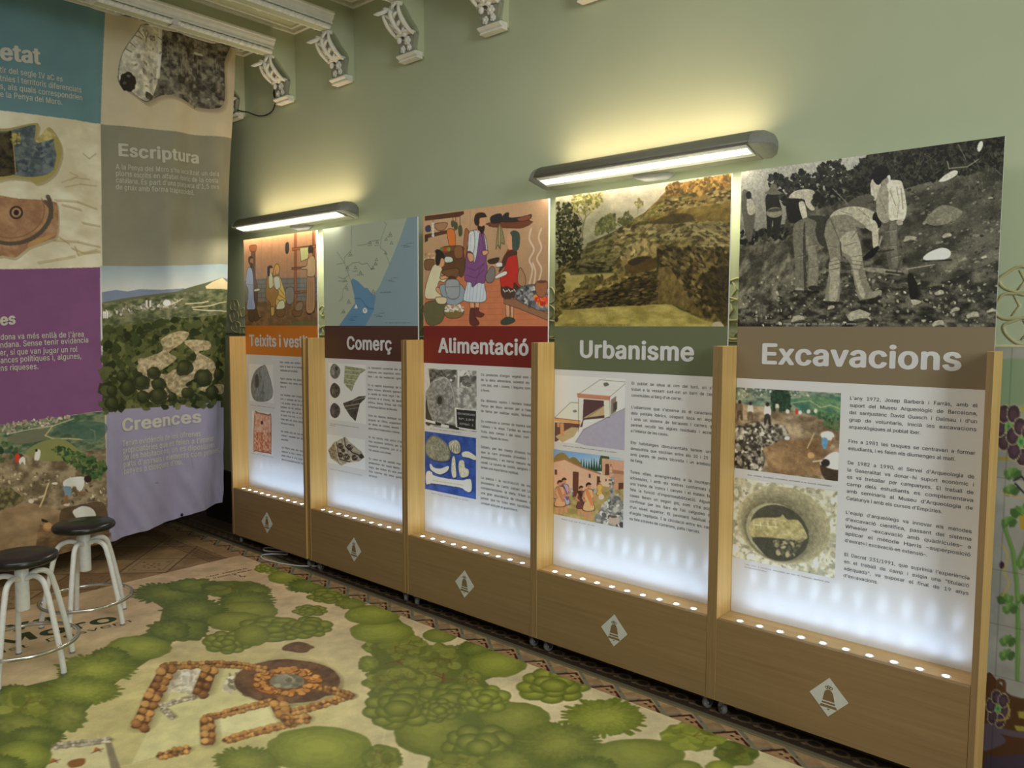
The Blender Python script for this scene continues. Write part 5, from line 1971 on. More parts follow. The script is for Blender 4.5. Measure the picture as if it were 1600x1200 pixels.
    A([(526, 540), (596, 524), (586, 556), (552, 566), (530, 560)], (56, 46, 40))
    A([(520, 620), (550, 580), (572, 610), (560, 680), (520, 690), (506, 650)], (112, 104, 104))
    # jug, smoke and the hearth
    A([(722, 640), (740, 590), (770, 640), (776, 690), (760, 715), (728, 700)], (146, 112, 84))
    for P in ([(800, 700), (820, 600), (800, 540), (830, 470), (800, 400), (812, 330)], [(860, 690), (880, 600), (850, 530), (880, 460), (862, 390), (880, 330)], [(830, 700), (840, 620), (822, 560)]):
        cv.line(spline(P, 8, False), 13, (206, 190, 172), .35)
    A([(630, 800), (720, 800), (930, 900), (930, 945), (720, 860), (630, 830)], (128, 92, 70), n=1)
    A([(700, 780), (740, 720), (850, 700), (930, 720), (928, 885), (760, 830)], (92, 92, 96), n=2)
    cv.scatter([(705, 785), (745, 725), (925, 730), (925, 880), (770, 832)], 130, 13, [(122, 122, 126), (66, 64, 66), (156, 152, 150), (96, 94, 98)], 1, .7)
    cv.scatter([(840, 770), (925, 780), (925, 850), (850, 830)], 40, 13, [(206, 72, 40), (226, 120, 56), (180, 46, 34)], 1, .8)
    A([(846, 690), (915, 680), (918, 740), (896, 785), (858, 780), (842, 740)], (136, 88, 62))
    cv.ell(880, 684, 32, 10, (92, 58, 44))
    cv.relief(.08, 10, 10).grain(5)
    print_on(i, 'picture_print', cv, 0, BWID, ZP, ZT, INKGAIN, 'drawing of a kitchen with a bearded man, a youth and a kneeling woman')


def art_mill3():
    i, R = 2, (620, 500, 2.608)
    x0, x1, z0, z1, cv = art_dig(i, R, [(118, 196), (327, 208), (324, 456), (116, 432)], 32, '', '')
    cv.a[:] = np.array((150, 150, 148)) / 255
    cv.tex(None, (112, 112, 110), (176, 176, 172), 8, 10)
    cv.smooth([(110, 200), (135, 205), (136, 260), (118, 290), (108, 270)], (176, 175, 172))
    cv.tex([(130, 200), (230, 205), (240, 260), (180, 240), (136, 260)], (50, 50, 48), (110, 108, 106), 6, 8)
    cv.scatter([(200, 205), (326, 212), (326, 270), (220, 262)], 60, 14, [(122, 122, 120), (70, 70, 68), (176, 175, 172), (96, 95, 92)], 1, .5)
    cv.poly([(112, 395), (240, 430), (240, 440), (112, 420)], (58, 57, 55))
    cv.smooth([(118, 330), (140, 300), (140, 420), (112, 410)], (58, 57, 55))
    cv.poly(spline([(178, 230), (216, 245), (238, 300), (240, 350), (220, 400), (185, 424), (150, 410), (128, 360), (124, 310), (140, 255)], 6), (128, 127, 125))
    cv.tex(spline([(178, 232), (214, 247), (234, 300), (236, 350), (218, 396), (185, 420), (152, 406), (132, 360), (128, 310), (142, 258)], 6), (98, 97, 95), (150, 149, 147), 5, 6, .9)
    cv.line(spline([(150, 250), (200, 236), (228, 290), (236, 350)], 6, False), 3, (182, 181, 178), .7)
    cv.ell(175, 325, 17, 22, (92, 91, 89), 1, 0, .1)
    cv.ell(175, 326, 10, 16, (46, 45, 44), 1, 0, .1)
    cv.line([(252, 208), (250, 270)], 9, (214, 213, 210))
    cv.poly([(235, 355), (326, 366), (324, 452), (240, 440)], (186, 185, 182))
    cv.poly([(242, 362), (322, 370), (321, 446), (246, 434)], (40, 40, 40))
    cv.line([(118, 408), (160, 418)], 8, (210, 209, 206))
    cv.line([(178, 426), (215, 434)], 8, (210, 209, 206))
    cv.line([(160, 418), (178, 424)], 8, (36, 36, 36))
    cv.line([(215, 434), (250, 442)], 8, (36, 36, 36))
    cv.relief(.12, 4, 4).grain(10)
    print_on(i, 'photo_print', cv, x0, x1, z0, z1, INKGAIN, 'black and white photo of a round millstone')
    rows = [('ENTREMURS', 248, 381, 318), ('Nº.183', 252, 402, 314), ('ESTRAT 3', 256, 423, 312)]
    L = []
    for s, u, v, u1 in rows:
        xa, z = on_board(i, R[0] + u / R[2], R[1] + (v + 3) / R[2])
        xb, _ = on_board(i, R[0] + u1 / R[2], R[1] + v / R[2])
        L.append((s, xa, z, .019, xb - xa, 0.0))
    text_on(i, 'slate_writing', L, M['lettering'])


def art_bones3():
    i, R = 2, (620, 500, 2.608)
    x0, x1, z0, z1, cv = art_dig(i, R, [(116, 454), (324, 480), (322, 728), (114, 690)], 33, '', '')
    cv.a[:] = np.array((46, 72, 142)) / 255
    cv.tex(None, (40, 64, 130), (56, 84, 156), 14, 18)

    def bone(pts, c0, c1, n=5):
        P = spline(pts, n)
        c = P.mean(0)
        cv.poly(P + np.array([3, 4]), (24, 36, 78), .8)
        cv.poly(P, c0)
        cv.tex(c + (P - c) * .9, c0, c1, 4, 4, .9)
    bone([(118, 500), (150, 470), (200, 500), (218, 540), (212, 570), (180, 576), (140, 565), (118, 540)], (104, 104, 92), (150, 148, 134))
    bone([(212, 500), (240, 488), (256, 505), (258, 536), (240, 545), (218, 530)], (150, 146, 128), (196, 192, 174))
    for x in (222, 232, 242, 252):
        cv.line([(x, 512), (x, 536)], 3, (96, 92, 80))
    bone([(266, 540), (290, 535), (322, 556), (318, 570), (290, 560), (268, 556)], (186, 182, 164), (214, 210, 194))
    bone([(136, 584), (150, 600), (180, 604), (210, 594), (206, 614), (176, 628), (148, 616), (136, 602)], (206, 202, 186), (226, 222, 208))
    bone([(226, 560), (236, 558), (240, 600), (242, 636), (228, 640), (222, 610)], (176, 172, 150), (206, 202, 184))
    bone([(254, 575), (272, 572), (278, 600), (292, 610), (290, 634), (262, 640), (252, 610)], (170, 166, 146), (204, 200, 182))
    bone([(122, 618), (136, 614), (146, 630), (200, 644), (270, 652), (300, 648), (304, 690), (290, 700), (266, 684), (200, 672), (140, 664), (122, 668), (118, 640)], (206, 204, 184), (228, 226, 210))
    cv.line([(146, 652), (270, 672)], 4, (160, 158, 140), .7)
    cv.relief(.15, 4, 4).grain(8)
    print_on(i, 'photo_print', cv, x0, x1, z0, z1, INKGAIN, 'photo of animal bones on a blue ground')


art_kitchen()
art_mill3()
art_bones3()

# ------------------------------------------------------------------ pictures of the Comerç and Teixits boards


def art_map():
    i = 1
    w, h = 280, 190
    R = (340, 300, 4.615)
    cv = Canvas(w, h, (146, 154, 138), board_cells(i, 0, BWID, ZP, ZT, w, h, R), 41)
    sea = [(1370, 170), (1470, 170), (1460, 970), (870, 970), (990, 800), (985, 740), (960, 640), (975, 622), (1010, 640), (1060, 690), (1080, 690), (1120, 740), (1165, 680), (1240, 510), (1310, 340)]
    cv.poly(sea, (112, 132, 142))
    cv.poly([(960, 640), (975, 622), (1010, 640), (1060, 690), (1080, 690), (1110, 730), (1140, 745), (1125, 850), (1060, 970), (870, 970), (990, 800), (985, 740)], (82, 118, 148))
    g = (84, 98, 92)
    for P in ([(968, 240), (962, 420), (915, 470), (915, 510), (950, 610), (985, 700)], [(860, 430), (915, 510), (860, 520)], [(930, 545), (975, 510), (1015, 505), (1040, 520), (1080, 512), (1110, 560), (1140, 500)],
              [(1010, 384), (1060, 380), (1110, 355), (1170, 345)], [(1200, 215), (1215, 232), (1178, 340), (1172, 400), (1205, 425), (1240, 520)], [(945, 600), (905, 625), (870, 610)], [(870, 640), (905, 640)], [(938, 660), (905, 700), (900, 760), (878, 785)]):
        cv.line(P, 3, g, .9)
    cv.line([(985, 765), (1030, 765), (1070, 820), (1090, 835), (1125, 842)], 4, (46, 84, 122))
    for x, y in ((1243, 302), (1213, 342), (1252, 368), (1098, 366), (1150, 362), (958, 446), (936, 544), (993, 545), (1030, 580), (1118, 545), (920, 634), (930, 690), (946, 786), (908, 856), (1122, 714), (1145, 488), (1140, 518), (1210, 440)):
        q = [(x, y - 12), (x + 10, y + 6), (x - 10, y + 6), (x, y - 12)]
        cv.line(q, 2, (54, 62, 58))
    cv.poly([(985, 835), (998, 805), (1010, 835)], (226, 230, 232))
    cv.ell(1062, 852, 16, 20, (232, 234, 236))
    print_on(i, 'picture_print', cv, 0, BWID, ZP, ZT, INKGAIN, 'pale map with a blue sea and a river')
    L = []
    for s, u, v, u1 in (('RUBRICATA', 940, 466, 980), ('LA PENYA', 918, 570, 955), ('PUIG CASTELLAR', 975, 575, 1012), ('TURÓ DE LA ROVIRA', 1004, 603, 1056), ('MONTJUÏC', 1105, 738, 1138), ('CABRERA DE MAR', 1222, 326, 1262), ('BURRIAC', 1080, 390, 1116), ('CAN OLIVÉ', 1132, 390, 1168), ('SANT BOI', 900, 652, 940),
                        ('LES MALESES', 1102, 560, 1134), ('GAVÀ', 928, 712, 948), ('VILADECANS', 930, 808, 966), ('MAR MEDITERRÀNIA', 1176, 728, 1254), ('DELTA', 1050, 882, 1072), ('X', 1054, 862, 1070), ('CASTELLDEFELS', 892, 876, 920)):
        xa, z = on_board(i, R[0] + u / R[2], R[1] + v / R[2])
        xb, _ = on_board(i, R[0] + u1 / R[2], R[1] + v / R[2])
        L.append((s, xa, z, .030 if s == 'X' else .0105, (xb - xa) if s != 'X' else .02, 0.0))
    for u, v in ((1325, 390), (1340, 402), (1365, 374), (1215, 640), (1250, 624), (1235, 648), (1130, 890), (1160, 876), (1145, 900), (940, 918), (965, 902), (950, 928)):
        xa, z = on_board(i, R[0] + u / R[2], R[1] + v / R[2])
        L.append(('mar mediterrani', xa, z, .0085, .055, 0.0))
    text_on(i, 'map_lettering', L, M['ink'])


def art_comerc_finds():
    i, R = 1, (340, 500, 2.856)
    o = (30, 30, 32)

    def one(quad, seed, draw, label):
        x0, x1, z0, z1, cv = art_dig(i, R, quad, seed, '', '')
        cv.a[:] = np.array((200, 204, 216)) / 255
        draw(cv)
        print_on(i, 'photo_print', cv, x0, x1, z0, z1, INKGAIN, label)

    def weights(cv):
        for y, c0, c1 in ((228, (76, 78, 78), (120, 122, 122)), (313, (52, 48, 48), (92, 84, 82)), (402, (40, 40, 46), (84, 82, 88))):
            P = spline([(522, y - 33), (540, y - 20), (547, y), (540, y + 24), (524, y + 34), (508, y + 24), (502, y), (508, y - 22)], 5)
            cv.poly(P, c0)
            cv.tex(P, c0, c1, 5, 5, .8)
            cv.ell(530, y - 12, 6, 8, (36, 36, 36))
            cv.ell(515, y + 6, 7, 12, tuple(min(255, q + 20) for q in c1), .6)
        # sherds
        P = [(568, 204), (600, 210), (655, 218), (660, 224), (635, 240), (612, 280), (598, 318), (575, 296), (563, 280), (566, 240)]
        cv.poly(P, (124, 126, 100))
        cv.tex(P, (104, 106, 82), (150, 152, 124), 4, 9, .8)
        for y in (222, 240, 262, 284):
            cv.line([(568, y), (640 - (y - 222) * .6, y + 6)], 3, (172, 172, 140), .8)
        P = [(560, 370), (600, 356), (630, 340), (660, 338), (656, 352), (634, 372), (625, 410), (615, 450), (590, 425), (565, 385)]
        cv.poly(P, (56, 52, 48))
        cv.tex(P, (44, 40, 38), (84, 78, 72), 4, 6, .8)
        cv.line([(568, 384), (632, 372)], 4, (124, 118, 108))
        cv.line([(576, 398), (626, 390)], 2, (124, 118, 108))
        cv.line([(605, 358), (658, 343)], 4, (112, 106, 98))

    def vase(cv):
        P = [(494, 580), (520, 545), (570, 522), (590, 545), (640, 585), (655, 612), (630, 630), (580, 634), (550, 650), (535, 636), (505, 615)]
        cv.poly(P, (140, 132, 116))
        cv.tex(P, (120, 112, 98), (176, 168, 152), 5, 7, .8)
        cv.tex([(494, 580), (520, 548), (528, 580), (540, 630), (505, 612)], (84, 72, 58), (150, 134, 110), 4, 4, .9)
        for x, y, r in ((548, 560, 13), (588, 566, 14), (575, 608, 15), (610, 612, 13), (640, 606, 10), (548, 600, 12), (560, 580, 8)):
            t = np.linspace(0, 4.2 * PI, 40)
            cv.line(np.c_[x + r * (1 - t / 16) * np.cos(t), y + r * (1 - t / 16) * np.sin(t)], 4, (44, 38, 36))
        cv.line([(530, 545), (545, 620), (590, 632)], 4, (44, 38, 36))
        cv.line([(565, 525), (570, 560), (600, 590), (650, 610)], 5, (44, 38, 36))
    one([(498, 190), (664, 200), (660, 462), (496, 446)], 42, weights, 'photo of loom weights and pottery sherds')
    one([(490, 512), (660, 530), (657, 664), (488, 640)], 43, vase, 'photo of a painted sherd with spirals')


def art_weaving():
    i = 0
    w, h = 260, 176
    R = (340, 300, 4.615)
    cv = Canvas(w, h, (176, 128, 92), board_cells(i, 0, BWID, ZP, ZT, w, h, R), 51)
    A = lambda pts, col, ww=3, n=5: outlined(cv, pts, col, ww, (52, 38, 30), n)
    cv.grad([(190, 330), (735, 260), (730, 640), (195, 650)], (190, 138, 100), (160, 120, 92), (450, 300), (450, 620))
    for x in (240, 315, 390, 440, 500, 640):
        cv.line([(x, 310), (x, 620)], 2, (150, 108, 78), .8)
    cv.poly([(195, 640), (350, 620), (730, 610), (730, 800), (195, 800)], (112, 108, 102))
    for k, y in enumerate((632, 664, 696, 728, 760)):
        cv.line([(270, y), (725, y - 12)], 3, (72, 70, 66), .9)
        for x in range(290 + 25 * (k % 2), 720, 52):
            cv.line([(x, y - 2), (x, y + 30)], 3, (72, 70, 66), .9)
    cv.poly([(195, 790), (730, 780), (725, 965), (195, 965)], (114, 84, 58))
    cv.tex([(195, 790), (730, 780), (725, 965), (195, 965)], (96, 72, 48), (132, 98, 68), 8, 16, .8)
    cv.smooth([(520, 965), (560, 930), (680, 925), (725, 940), (725, 965)], (92, 92, 58), .8)
    # post, loom
    A([(232, 388), (276, 382), (280, 404), (272, 430), (240, 428), (230, 412)], (146, 82, 48), n=2)
    A([(242, 428), (272, 428), (272, 800), (244, 800)], (104, 66, 46), n=1)
    A([(492, 370), (510, 366), (514, 400), (508, 438), (492, 440), (488, 405)], (58, 56, 58))
    A([(552, 290), (568, 286), (570, 890), (552, 900)], (150, 84, 50), n=1)
    A([(682, 270), (696, 268), (702, 830), (688, 840)], (150, 84, 50), n=1)
    A([(538, 404), (716, 380), (716, 400), (538, 422)], (164, 94, 54), n=1)
    A([(534, 544), (700, 530), (700, 546), (534, 558)], (130, 78, 50), n=1)
    A([(540, 716), (650, 706), (650, 722), (540, 732)], (130, 78, 50), n=1)
    A([(592, 402), (662, 394), (650, 480), (600, 500)], (204, 190, 130), n=1)
    for x in np.linspace(596, 650, 9):
        cv.line([(x, 500), (x + 4, 720)], 1.5, (176, 168, 150), .8)
    # man in pale blue with a dark robe
    sk = (150, 104, 78)
    A([(225, 830), (250, 830), (262, 920), (240, 932), (222, 900)], (84, 62, 44))
    A([(255, 830), (275, 820), (300, 900), (318, 898), (270, 930), (258, 880)], (84, 58, 42))
    A([(238, 540), (262, 545), (275, 620), (290, 700), (282, 820), (262, 836), (250, 700)], (92, 62, 58))
    A([(222, 545), (245, 550), (258, 620), (262, 760), (272, 836), (240, 845), (210, 835), (222, 720), (205, 660), (208, 590)], (150, 158, 186))
    for x in (222, 236, 250):
        cv.line([(x, 680), (x - 2, 835)], 3, (100, 108, 140))
    cv.line([(206, 665), (258, 668)], 3, (100, 108, 140))
    cv.ell(243, 500, 14, 26, sk)
    cv.smooth([(222, 500), (224, 470), (244, 460), (258, 474), (236, 484), (232, 520)], (58, 46, 38))
    cv.smooth([(232, 510), (256, 516), (252, 545), (238, 545)], (58, 46, 38))
    A([(265, 700), (300, 692), (302, 710), (268, 716)], (196, 190, 180))
    # two women seated
    A([(360, 600), (395, 590), (410, 680), (440, 720), (420, 800), (410, 850), (382, 850), (380, 800), (350, 760), (350, 680)], (150, 108, 56))
    A([(370, 590), (392, 590), (402, 670), (372, 690)], (204, 188, 150))
    cv.ell(385, 560, 14, 26, (186, 136, 100))
    cv.smooth([(358, 560), (362, 536), (385, 528), (398, 546), (378, 552), (376, 600), (362, 604)], (50, 40, 34))
    A([(402, 610), (440, 600), (460, 640), (490, 740), (490, 790), (470, 840), (430, 842), (420, 780), (440, 720), (405, 680)], (196, 164, 84))
    A([(405, 620), (440, 610), (452, 680), (420, 700)], (214, 204, 180))
    for P in ([(440, 690), (480, 740)], [(430, 730), (485, 770)], [(430, 770), (480, 800)]):
        cv.line(P, 4, (122, 92, 40))
    A([(440, 790), (476, 780), (480, 835), (424, 842)], (196, 190, 160))
    A([(402, 600), (410, 540), (428, 518), (444, 540), (442, 600), (436, 560), (420, 560), (414, 600)], (196, 152, 64))
    cv.ell(430, 566, 11, 22, (190, 140, 104))
    A([(384, 830), (408, 830), (406, 880), (388, 890)], (176, 140, 84))
    # baskets
    A([(420, 850), (484, 845), (478, 890), (440, 898), (424, 880)], (110, 78, 52))
    A([(536, 850), (606, 845), (598, 888), (560, 896), (542, 880)], (110, 78, 52))
    A([(490, 700), (545, 690), (545, 790), (500, 800)], (120, 116, 110))
    A([(570, 800), (610, 790), (606, 846), (560, 850)], (126, 110, 86))
    # person weaving, seen from behind
    A([(640, 860), (665, 850), (672, 878), (650, 880)], (60, 44, 36))
    A([(675, 850), (696, 846), (696, 864), (680, 868)], (60, 44, 36))
    A([(648, 600), (694, 596), (700, 700), (694, 850), (640, 860), (640, 720)], (160, 122, 88))
    for x in (654, 668, 682):
        cv.line([(x, 640), (x - 2, 850)], 3, (116, 84, 60))
    A([(650, 480), (690, 460), (704, 520), (698, 600), (646, 606), (644, 560), (610, 556), (598, 545), (640, 530)], (186, 158, 120))
    cv.ell(670, 418, 20, 36, (60, 50, 46))
    cv.poly([(660, 440), (682, 440), (682, 466), (660, 470)], (176, 128, 96))
    cv.relief(.10, 8, 8).grain(5)
    print_on(i, 'picture_print', cv, 0, BWID, ZP, ZT, INKGAIN, 'drawing of people weaving and spinning')


def art_teixits_finds():
    i, R = 0, (340, 500, 2.856)
    x0, x1, z0, z1, cv = art_dig(i, R, [(140, 194), (250, 202), (250, 372), (142, 360)], 52, '', '')
    cv.a[:] = np.array((198, 202, 214)) / 255
    P = spline([(200, 203), (216, 208), (240, 280), (246, 330), (232, 355), (200, 364), (168, 358), (152, 330), (150, 280), (168, 228)], 6)
    cv.poly(P, (104, 108, 110))
    cv.tex(P, (88, 92, 94), (128, 132, 134), 10, 8, .8)
    cv.smooth([(196, 215), (216, 215), (240, 300), (240, 340), (215, 350), (205, 280)], (134, 138, 140), .6)
    cv.smooth([(168, 250), (180, 244), (184, 290), (170, 300)], (58, 60, 62))
    print_on(i, 'photo_print', cv, x0, x1, z0, z1, INKGAIN, 'photo of a grey spindle whorl')
    x0, x1, z0, z1, cv = art_dig(i, R, [(155, 405), (245, 414), (245, 602), (155, 590)], 53, '', '')
    cv.a[:] = np.array((198, 202, 214)) / 255
    P = spline([(166, 418), (180, 414), (225, 424), (238, 432), (238, 580), (230, 592), (172, 582), (162, 572)], 4)
    cv.poly(P, (170, 104, 78))
    cv.tex(P, (150, 82, 58), (206, 160, 136), 7, 5, 1, .35, .7)
    cv.tex([(164, 416), (240, 430), (238, 500), (164, 500)], (176, 120, 98), (214, 186, 170), 6, 4, .7)
    cv.line(np.r_[P, P[:1]], 4, (112, 66, 50), .8)
    cv.ell(198, 458, 5, 9, (40, 28, 24))
    print_on(i, 'photo_print', cv, x0, x1, z0, z1, INKGAIN, 'photo of a red clay loom weight')


art_map()
art_comerc_finds()
art_weaving()
art_teixits_finds()

# ================================================================== printed floor mat
MX0, MX1, MY0, MY1 = -4.60, -0.6, 0.25, 2.562
MAT_Z = .0025


def art_mat():
    w, h = int((MX1 - MX0) / .0036), int((MY1 - MY0) / .0036)

    def cells(rx, ry, k):
        def H(p):
            out = np.empty((len(p), 2))
            for n, (u, v) in enumerate(p):
                q = px_z(rx + u / k, ry + v / k, MAT_Z)
                out[n] = ((q[0] - MX0) / (MX1 - MX0) * w, (MY1 - q[1]) / (MY1 - MY0) * h)
            return out
        return H
    D, L, R, Q = cells(200, 830, 3.2), cells(0, 900, 4), cells(500, 850, 3.4275), cells(780, 950, 4)
    cv = Canvas(w, h, (196, 176, 132), None, 71)
    rng = cv.rng
    # paper ground: rosy beige at the far end, yellow green round the ruins, creases
    X, Y = np.meshgrid(np.linspace(0, 1, w), np.linspace(0, 1, h))
    t = np.clip((X - .12) / .5, 0, 1)[..., None]
    g = np.array((188, 162, 130.)) * (1 - t) + np.array((194, 182, 146.)) * t
    cxy = D([(350, 900)])[0]
    gl = np.exp(-(((np.arange(w)[None, :] - cxy[0]) / 210) ** 2 + ((np.arange(h)[:, None] - cxy[1]) / 170) ** 2))[..., None]
    g = g * (1 - .9 * gl) + np.array((190, 182, 118.)) * .9 * gl
    cv.a = g / 255
    n = fbm(h, w, 40, 40, rng, 5) - .5
    cv.a = np.clip(cv.a * (1 + .28 * n[..., None]), 0, 1)
    for _ in range(40):
        p = rng.random(2) * (w, h)
        a = rng.random() * PI
        l = 20 + rng.random() * 60
        cv.H = None
        cv.line([p, p + l * np.array((math.cos(a), math.sin(a)))], 1.4, (222, 204, 166), .35)

    def poly(F, pts, col, a=1.0):
        cv.H = F
        cv.poly(pts, col, a)

    def wob(cx, cy, rx, ry, jag, n=30, pw=1.0):
        t = np.arange(n) * 2 * PI / n
        r = 1 + (rng.random(n) - .5) * 2 * jag
        return np.c_[cx + rx * np.cos(t) * r, cy + ry * np.sin(t) * r]

    def mixc(a, b, t):
        return tuple(np.asarray(a, float) * (1 - t) + np.asarray(b, float) * t)

    GA = ((100, 110, 42), (146, 152, 66))         # bright
    GB = ((94, 103, 44), (134, 138, 64))          # olive
    GC = ((78, 90, 38), (118, 126, 56))          # dark

    def disc(F, cx, cy, rx, ry, c, jag=.05, n=30, k=7, rim=True):
        base = wob(0, 0, 1, 1, jag, n)
        P = spline(base, 3)
        for j in range(k):
            f = 1 - j / k * .86
            col = mixc(c[0], c[1], (j / (k - 1)) ** .8)
            poly(F, np.c_[cx + P[:, 0] * rx * f, cy + P[:, 1] * ry * f - ry * .10 * (1 - f)], col, .9)

    def bush(F, cx, cy, rx, ry, kind, c=GA):
        if kind == 'round':
            # painted in a few flat tones, each with its own scalloped edge
            for f, tt, dy in ((1, 0, 0), (.93, .25, -.02), (.80, .45, -.06), (.66, .62, -.09), (.50, .82, -.11), (.30, 1, -.13)):
                P = spline(wob(0, 0, 1, 1, .035 + .03 * (1 - f), 34), 2)
                poly(F, np.c_[cx + P[:, 0] * rx * f, cy + P[:, 1] * ry * f + ry * dy], mixc(c[0], c[1], tt), .85)
            for _ in range(14):
                a, r = rng.random() * 2 * PI, math.sqrt(rng.random()) * .75
                poly(F, spline(wob(cx + rx * r * math.cos(a), cy + ry * r * math.sin(a), rx * .22, ry * .12, .25, 8), 2), mixc(c[0], c[1], .3 + .7 * rng.random()), .22)
        elif kind == 'rough':
            disc(F, cx, cy, rx, ry, c, .13, 44, 7)
            for _ in range(26):
                a, r = rng.random() * 2 * PI, math.sqrt(rng.random()) * .8
                poly(F, wob(cx + rx * r * math.cos(a), cy + ry * r * math.sin(a), rx * .14, ry * .14, .2, 9), mixc(c[0], c[1], rng.random()), .45)
        elif kind == 'lobed':
            for ring, m, lr in ((.72, 9, .34), (.36, 5, .36), (0, 1, .36)):
                for q in range(m):
                    a = q * 2 * PI / m + rng.random() * .5
                    x, y = cx + rx * ring * math.cos(a), cy + ry * ring * math.sin(a)
                    s = lr * (.85 + .35 * rng.random())
                    poly(F, wob(x, y, rx * s * 1.06, ry * s * 1.10, .04, 20), mixc(c[0], (60, 70, 26), .25), .8)
                    disc(F, x, y, rx * s, ry * s, c, .03, 18, 5)
        elif kind == 'spiky':
            for ring, m, l, wd, tt in ((1.0, 44, .36, .105, .0), (.84, 38, .34, .10, .22), (.66, 32, .32, .10, .45), (.46, 24, .32, .09, .7), (.26, 16, .26, .09, .95)):
                for q in range(m):
                    a = q * 2 * PI / m + (rng.random() - .5) * .12
                    R1 = ring * (.88 + .20 * rng.random())
                    R0 = ring - l
                    ca, sa = math.cos(a), math.sin(a)
                    px_ = -sa
                    py_ = ca
                    pts = [(R0, -.05), (R1 - .13, -wd * .55), (R1 - .03, -wd * .4), (R1, 0), (R1 - .03, wd * .4), (R1 - .13, wd * .55), (R0, .05)]
                    poly(F, [(cx + rx * (r * ca + s * px_), cy + ry * (r * sa + s * py_)) for r, s in pts], mixc(c[0], c[1], min(1, tt + .15 * rng.random())))
                poly(F, wob(cx, cy, rx * (ring - .16), ry * (ring - .16), .05, 30), mixc(c[0], c[1], tt), .8)
        elif kind == 'leafy':
            disc(F, cx, cy, rx, ry, c, .09, 30, 4)
            for _ in range(34):
                a, r = rng.random() * 2 * PI, math.sqrt(rng.random()) * .82
                x, y = cx + rx * r * math.cos(a), cy + ry * r * math.sin(a)
                s = .16 + .12 * rng.random()
                col = mixc(c[0], c[1], rng.random())
                poly(F, wob(x + 2, y + 3, rx * s, ry * s, .22, 9), mixc(col, (46, 56, 18), .35), .5)
                poly(F, wob(x, y, rx * s, ry * s, .22, 9), col, .85)
            cv.H = F
            for _ in range(5):
                a = rng.random() * 2 * PI
                p0 = (cx, cy)
                p1 = (cx + rx * .45 * math.cos(a), cy + ry * .45 * math.sin(a))
                p2 = (cx + rx * .7 * math.cos(a + .4), cy + ry * .7 * math.sin(a + .4))
                p3 = (cx + rx * .7 * math.cos(a - .4), cy + ry * .7 * math.sin(a - .4))
                cv.line([p0, p1, p2], 4, (96, 76, 30), .6)
                cv.line([p1, p3], 3, (96, 76, 30), .6)

    # pale floors of the houses
    poly(D, [(195, 690), (690, 690), (1110, 810), (760, 905), (470, 1030), (300, 1080), (20, 1160), (120, 960)], (206, 200, 148), .75)
    poly(D, [(420, 930), (735, 870), (780, 940), (560, 1010), (430, 1000)], (214, 208, 160), .8)
    poly(L, [(330, 1070), (665, 1040), (720, 1300), (180, 1300), (250, 1180)], (204, 196, 150), .85)
    cv.H = D
    cv.tex([(205, 690), (362, 690), (340, 810), (188, 800)], (162, 150, 124), (226, 218, 196), 7, 7, 1, .3, .65)
    cv.scatter([(205, 690), (362, 690), (340, 810), (188, 800)], 60, 17, [(214, 206, 184), (188, 178, 154), (230, 222, 202)], .8, .6)
    cv.scatter([(510, 720), (640, 690), (600, 740), (540, 800), (460, 806)], 60, 15, [(176, 166, 142), (122, 112, 96), (206, 198, 176)], .9, .6)

    def shadow(F, pts, wd, off):
        cv.H = F
        for q in range(4):
            cv.line([(x + off[0], y + off[1]) for x, y in pts], wd * (1.25 - .2 * q), (116, 104, 70), .16)

    def stones(F, pts, wd, cols=((178, 130, 72), (158, 110, 58), (188, 142, 84), (126, 84, 46)), dark=(88, 54, 26), step=.50, shade=True):
        """a wall of drawn stones along a path"""
        P = np.asarray(pts, float)
        if shade:
            shadow(F, pts, wd * 1.1, (wd * .22, wd * .10))
        poly_pts = []
        for a, b in zip(P, P[1:]):
            d = b - a
            Ld = np.hypot(*d)
            u = d / Ld
            nrm = np.array((-u[1], u[0]))
            m = max(2, int(Ld / (wd * step)))
            cv.H = F
            cv.line([a, b], wd * .86, dark)
            for q in range(m + 1):
                for s in (-.26, .26):
                    c = a + d * (q + (rng.random() - .5) * .4) / m + nrm * wd * (s + (rng.random() - .5) * .16)
                    r = wd * (.27 + .14 * rng.random())
                    col = np.array(cols[rng.integers(len(cols))], float) * (.9 + .2 * rng.random())
                    poly(F, wob(c[0] + r * .15, c[1] + r * .2, r * 1.06, r * .86, .12, 9), mixc(dark, col, .25))
                    poly(F, wob(c[0], c[1], r, r * .76, .14, 9), col)
                    poly(F, wob(c[0] - r * .15, c[1] - r * .12, r * .6, r * .4, .15, 8), mixc(col, (236, 190, 120), .35), .7)

    # round tower with its dark ring
    for q in range(4):
        poly(D, wob(805 + 6 * q, 752 + 4 * q, 278 - 8 * q, 122 - 4 * q, .02, 40), (112, 96, 64), .14)
    poly(D, wob(795, 750, 265, 110, .02, 40), (88, 62, 44))
    cv.H = D
    cv.tex(wob(795, 750, 262, 108, .02, 40), (74, 52, 38), (112, 80, 58), 7, 7, .9)
    for q in range(90):
        a = rng.random() * 2 * PI
        r = .72 + .25 * rng.random()
        poly(D, wob(795 + 262 * r * math.cos(a), 750 + 108 * r * math.sin(a), 22, 12, .25, 7), mixc((70, 50, 36), (126, 92, 66), rng.random()), .6)
    t = np.linspace(0, 2 * PI, 40)
    ringp = np.c_[795 + 132 * np.cos(t), 750 + 55 * np.sin(t)]
    cv.H = D
    cv.line(ringp, 62, (110, 68, 32))
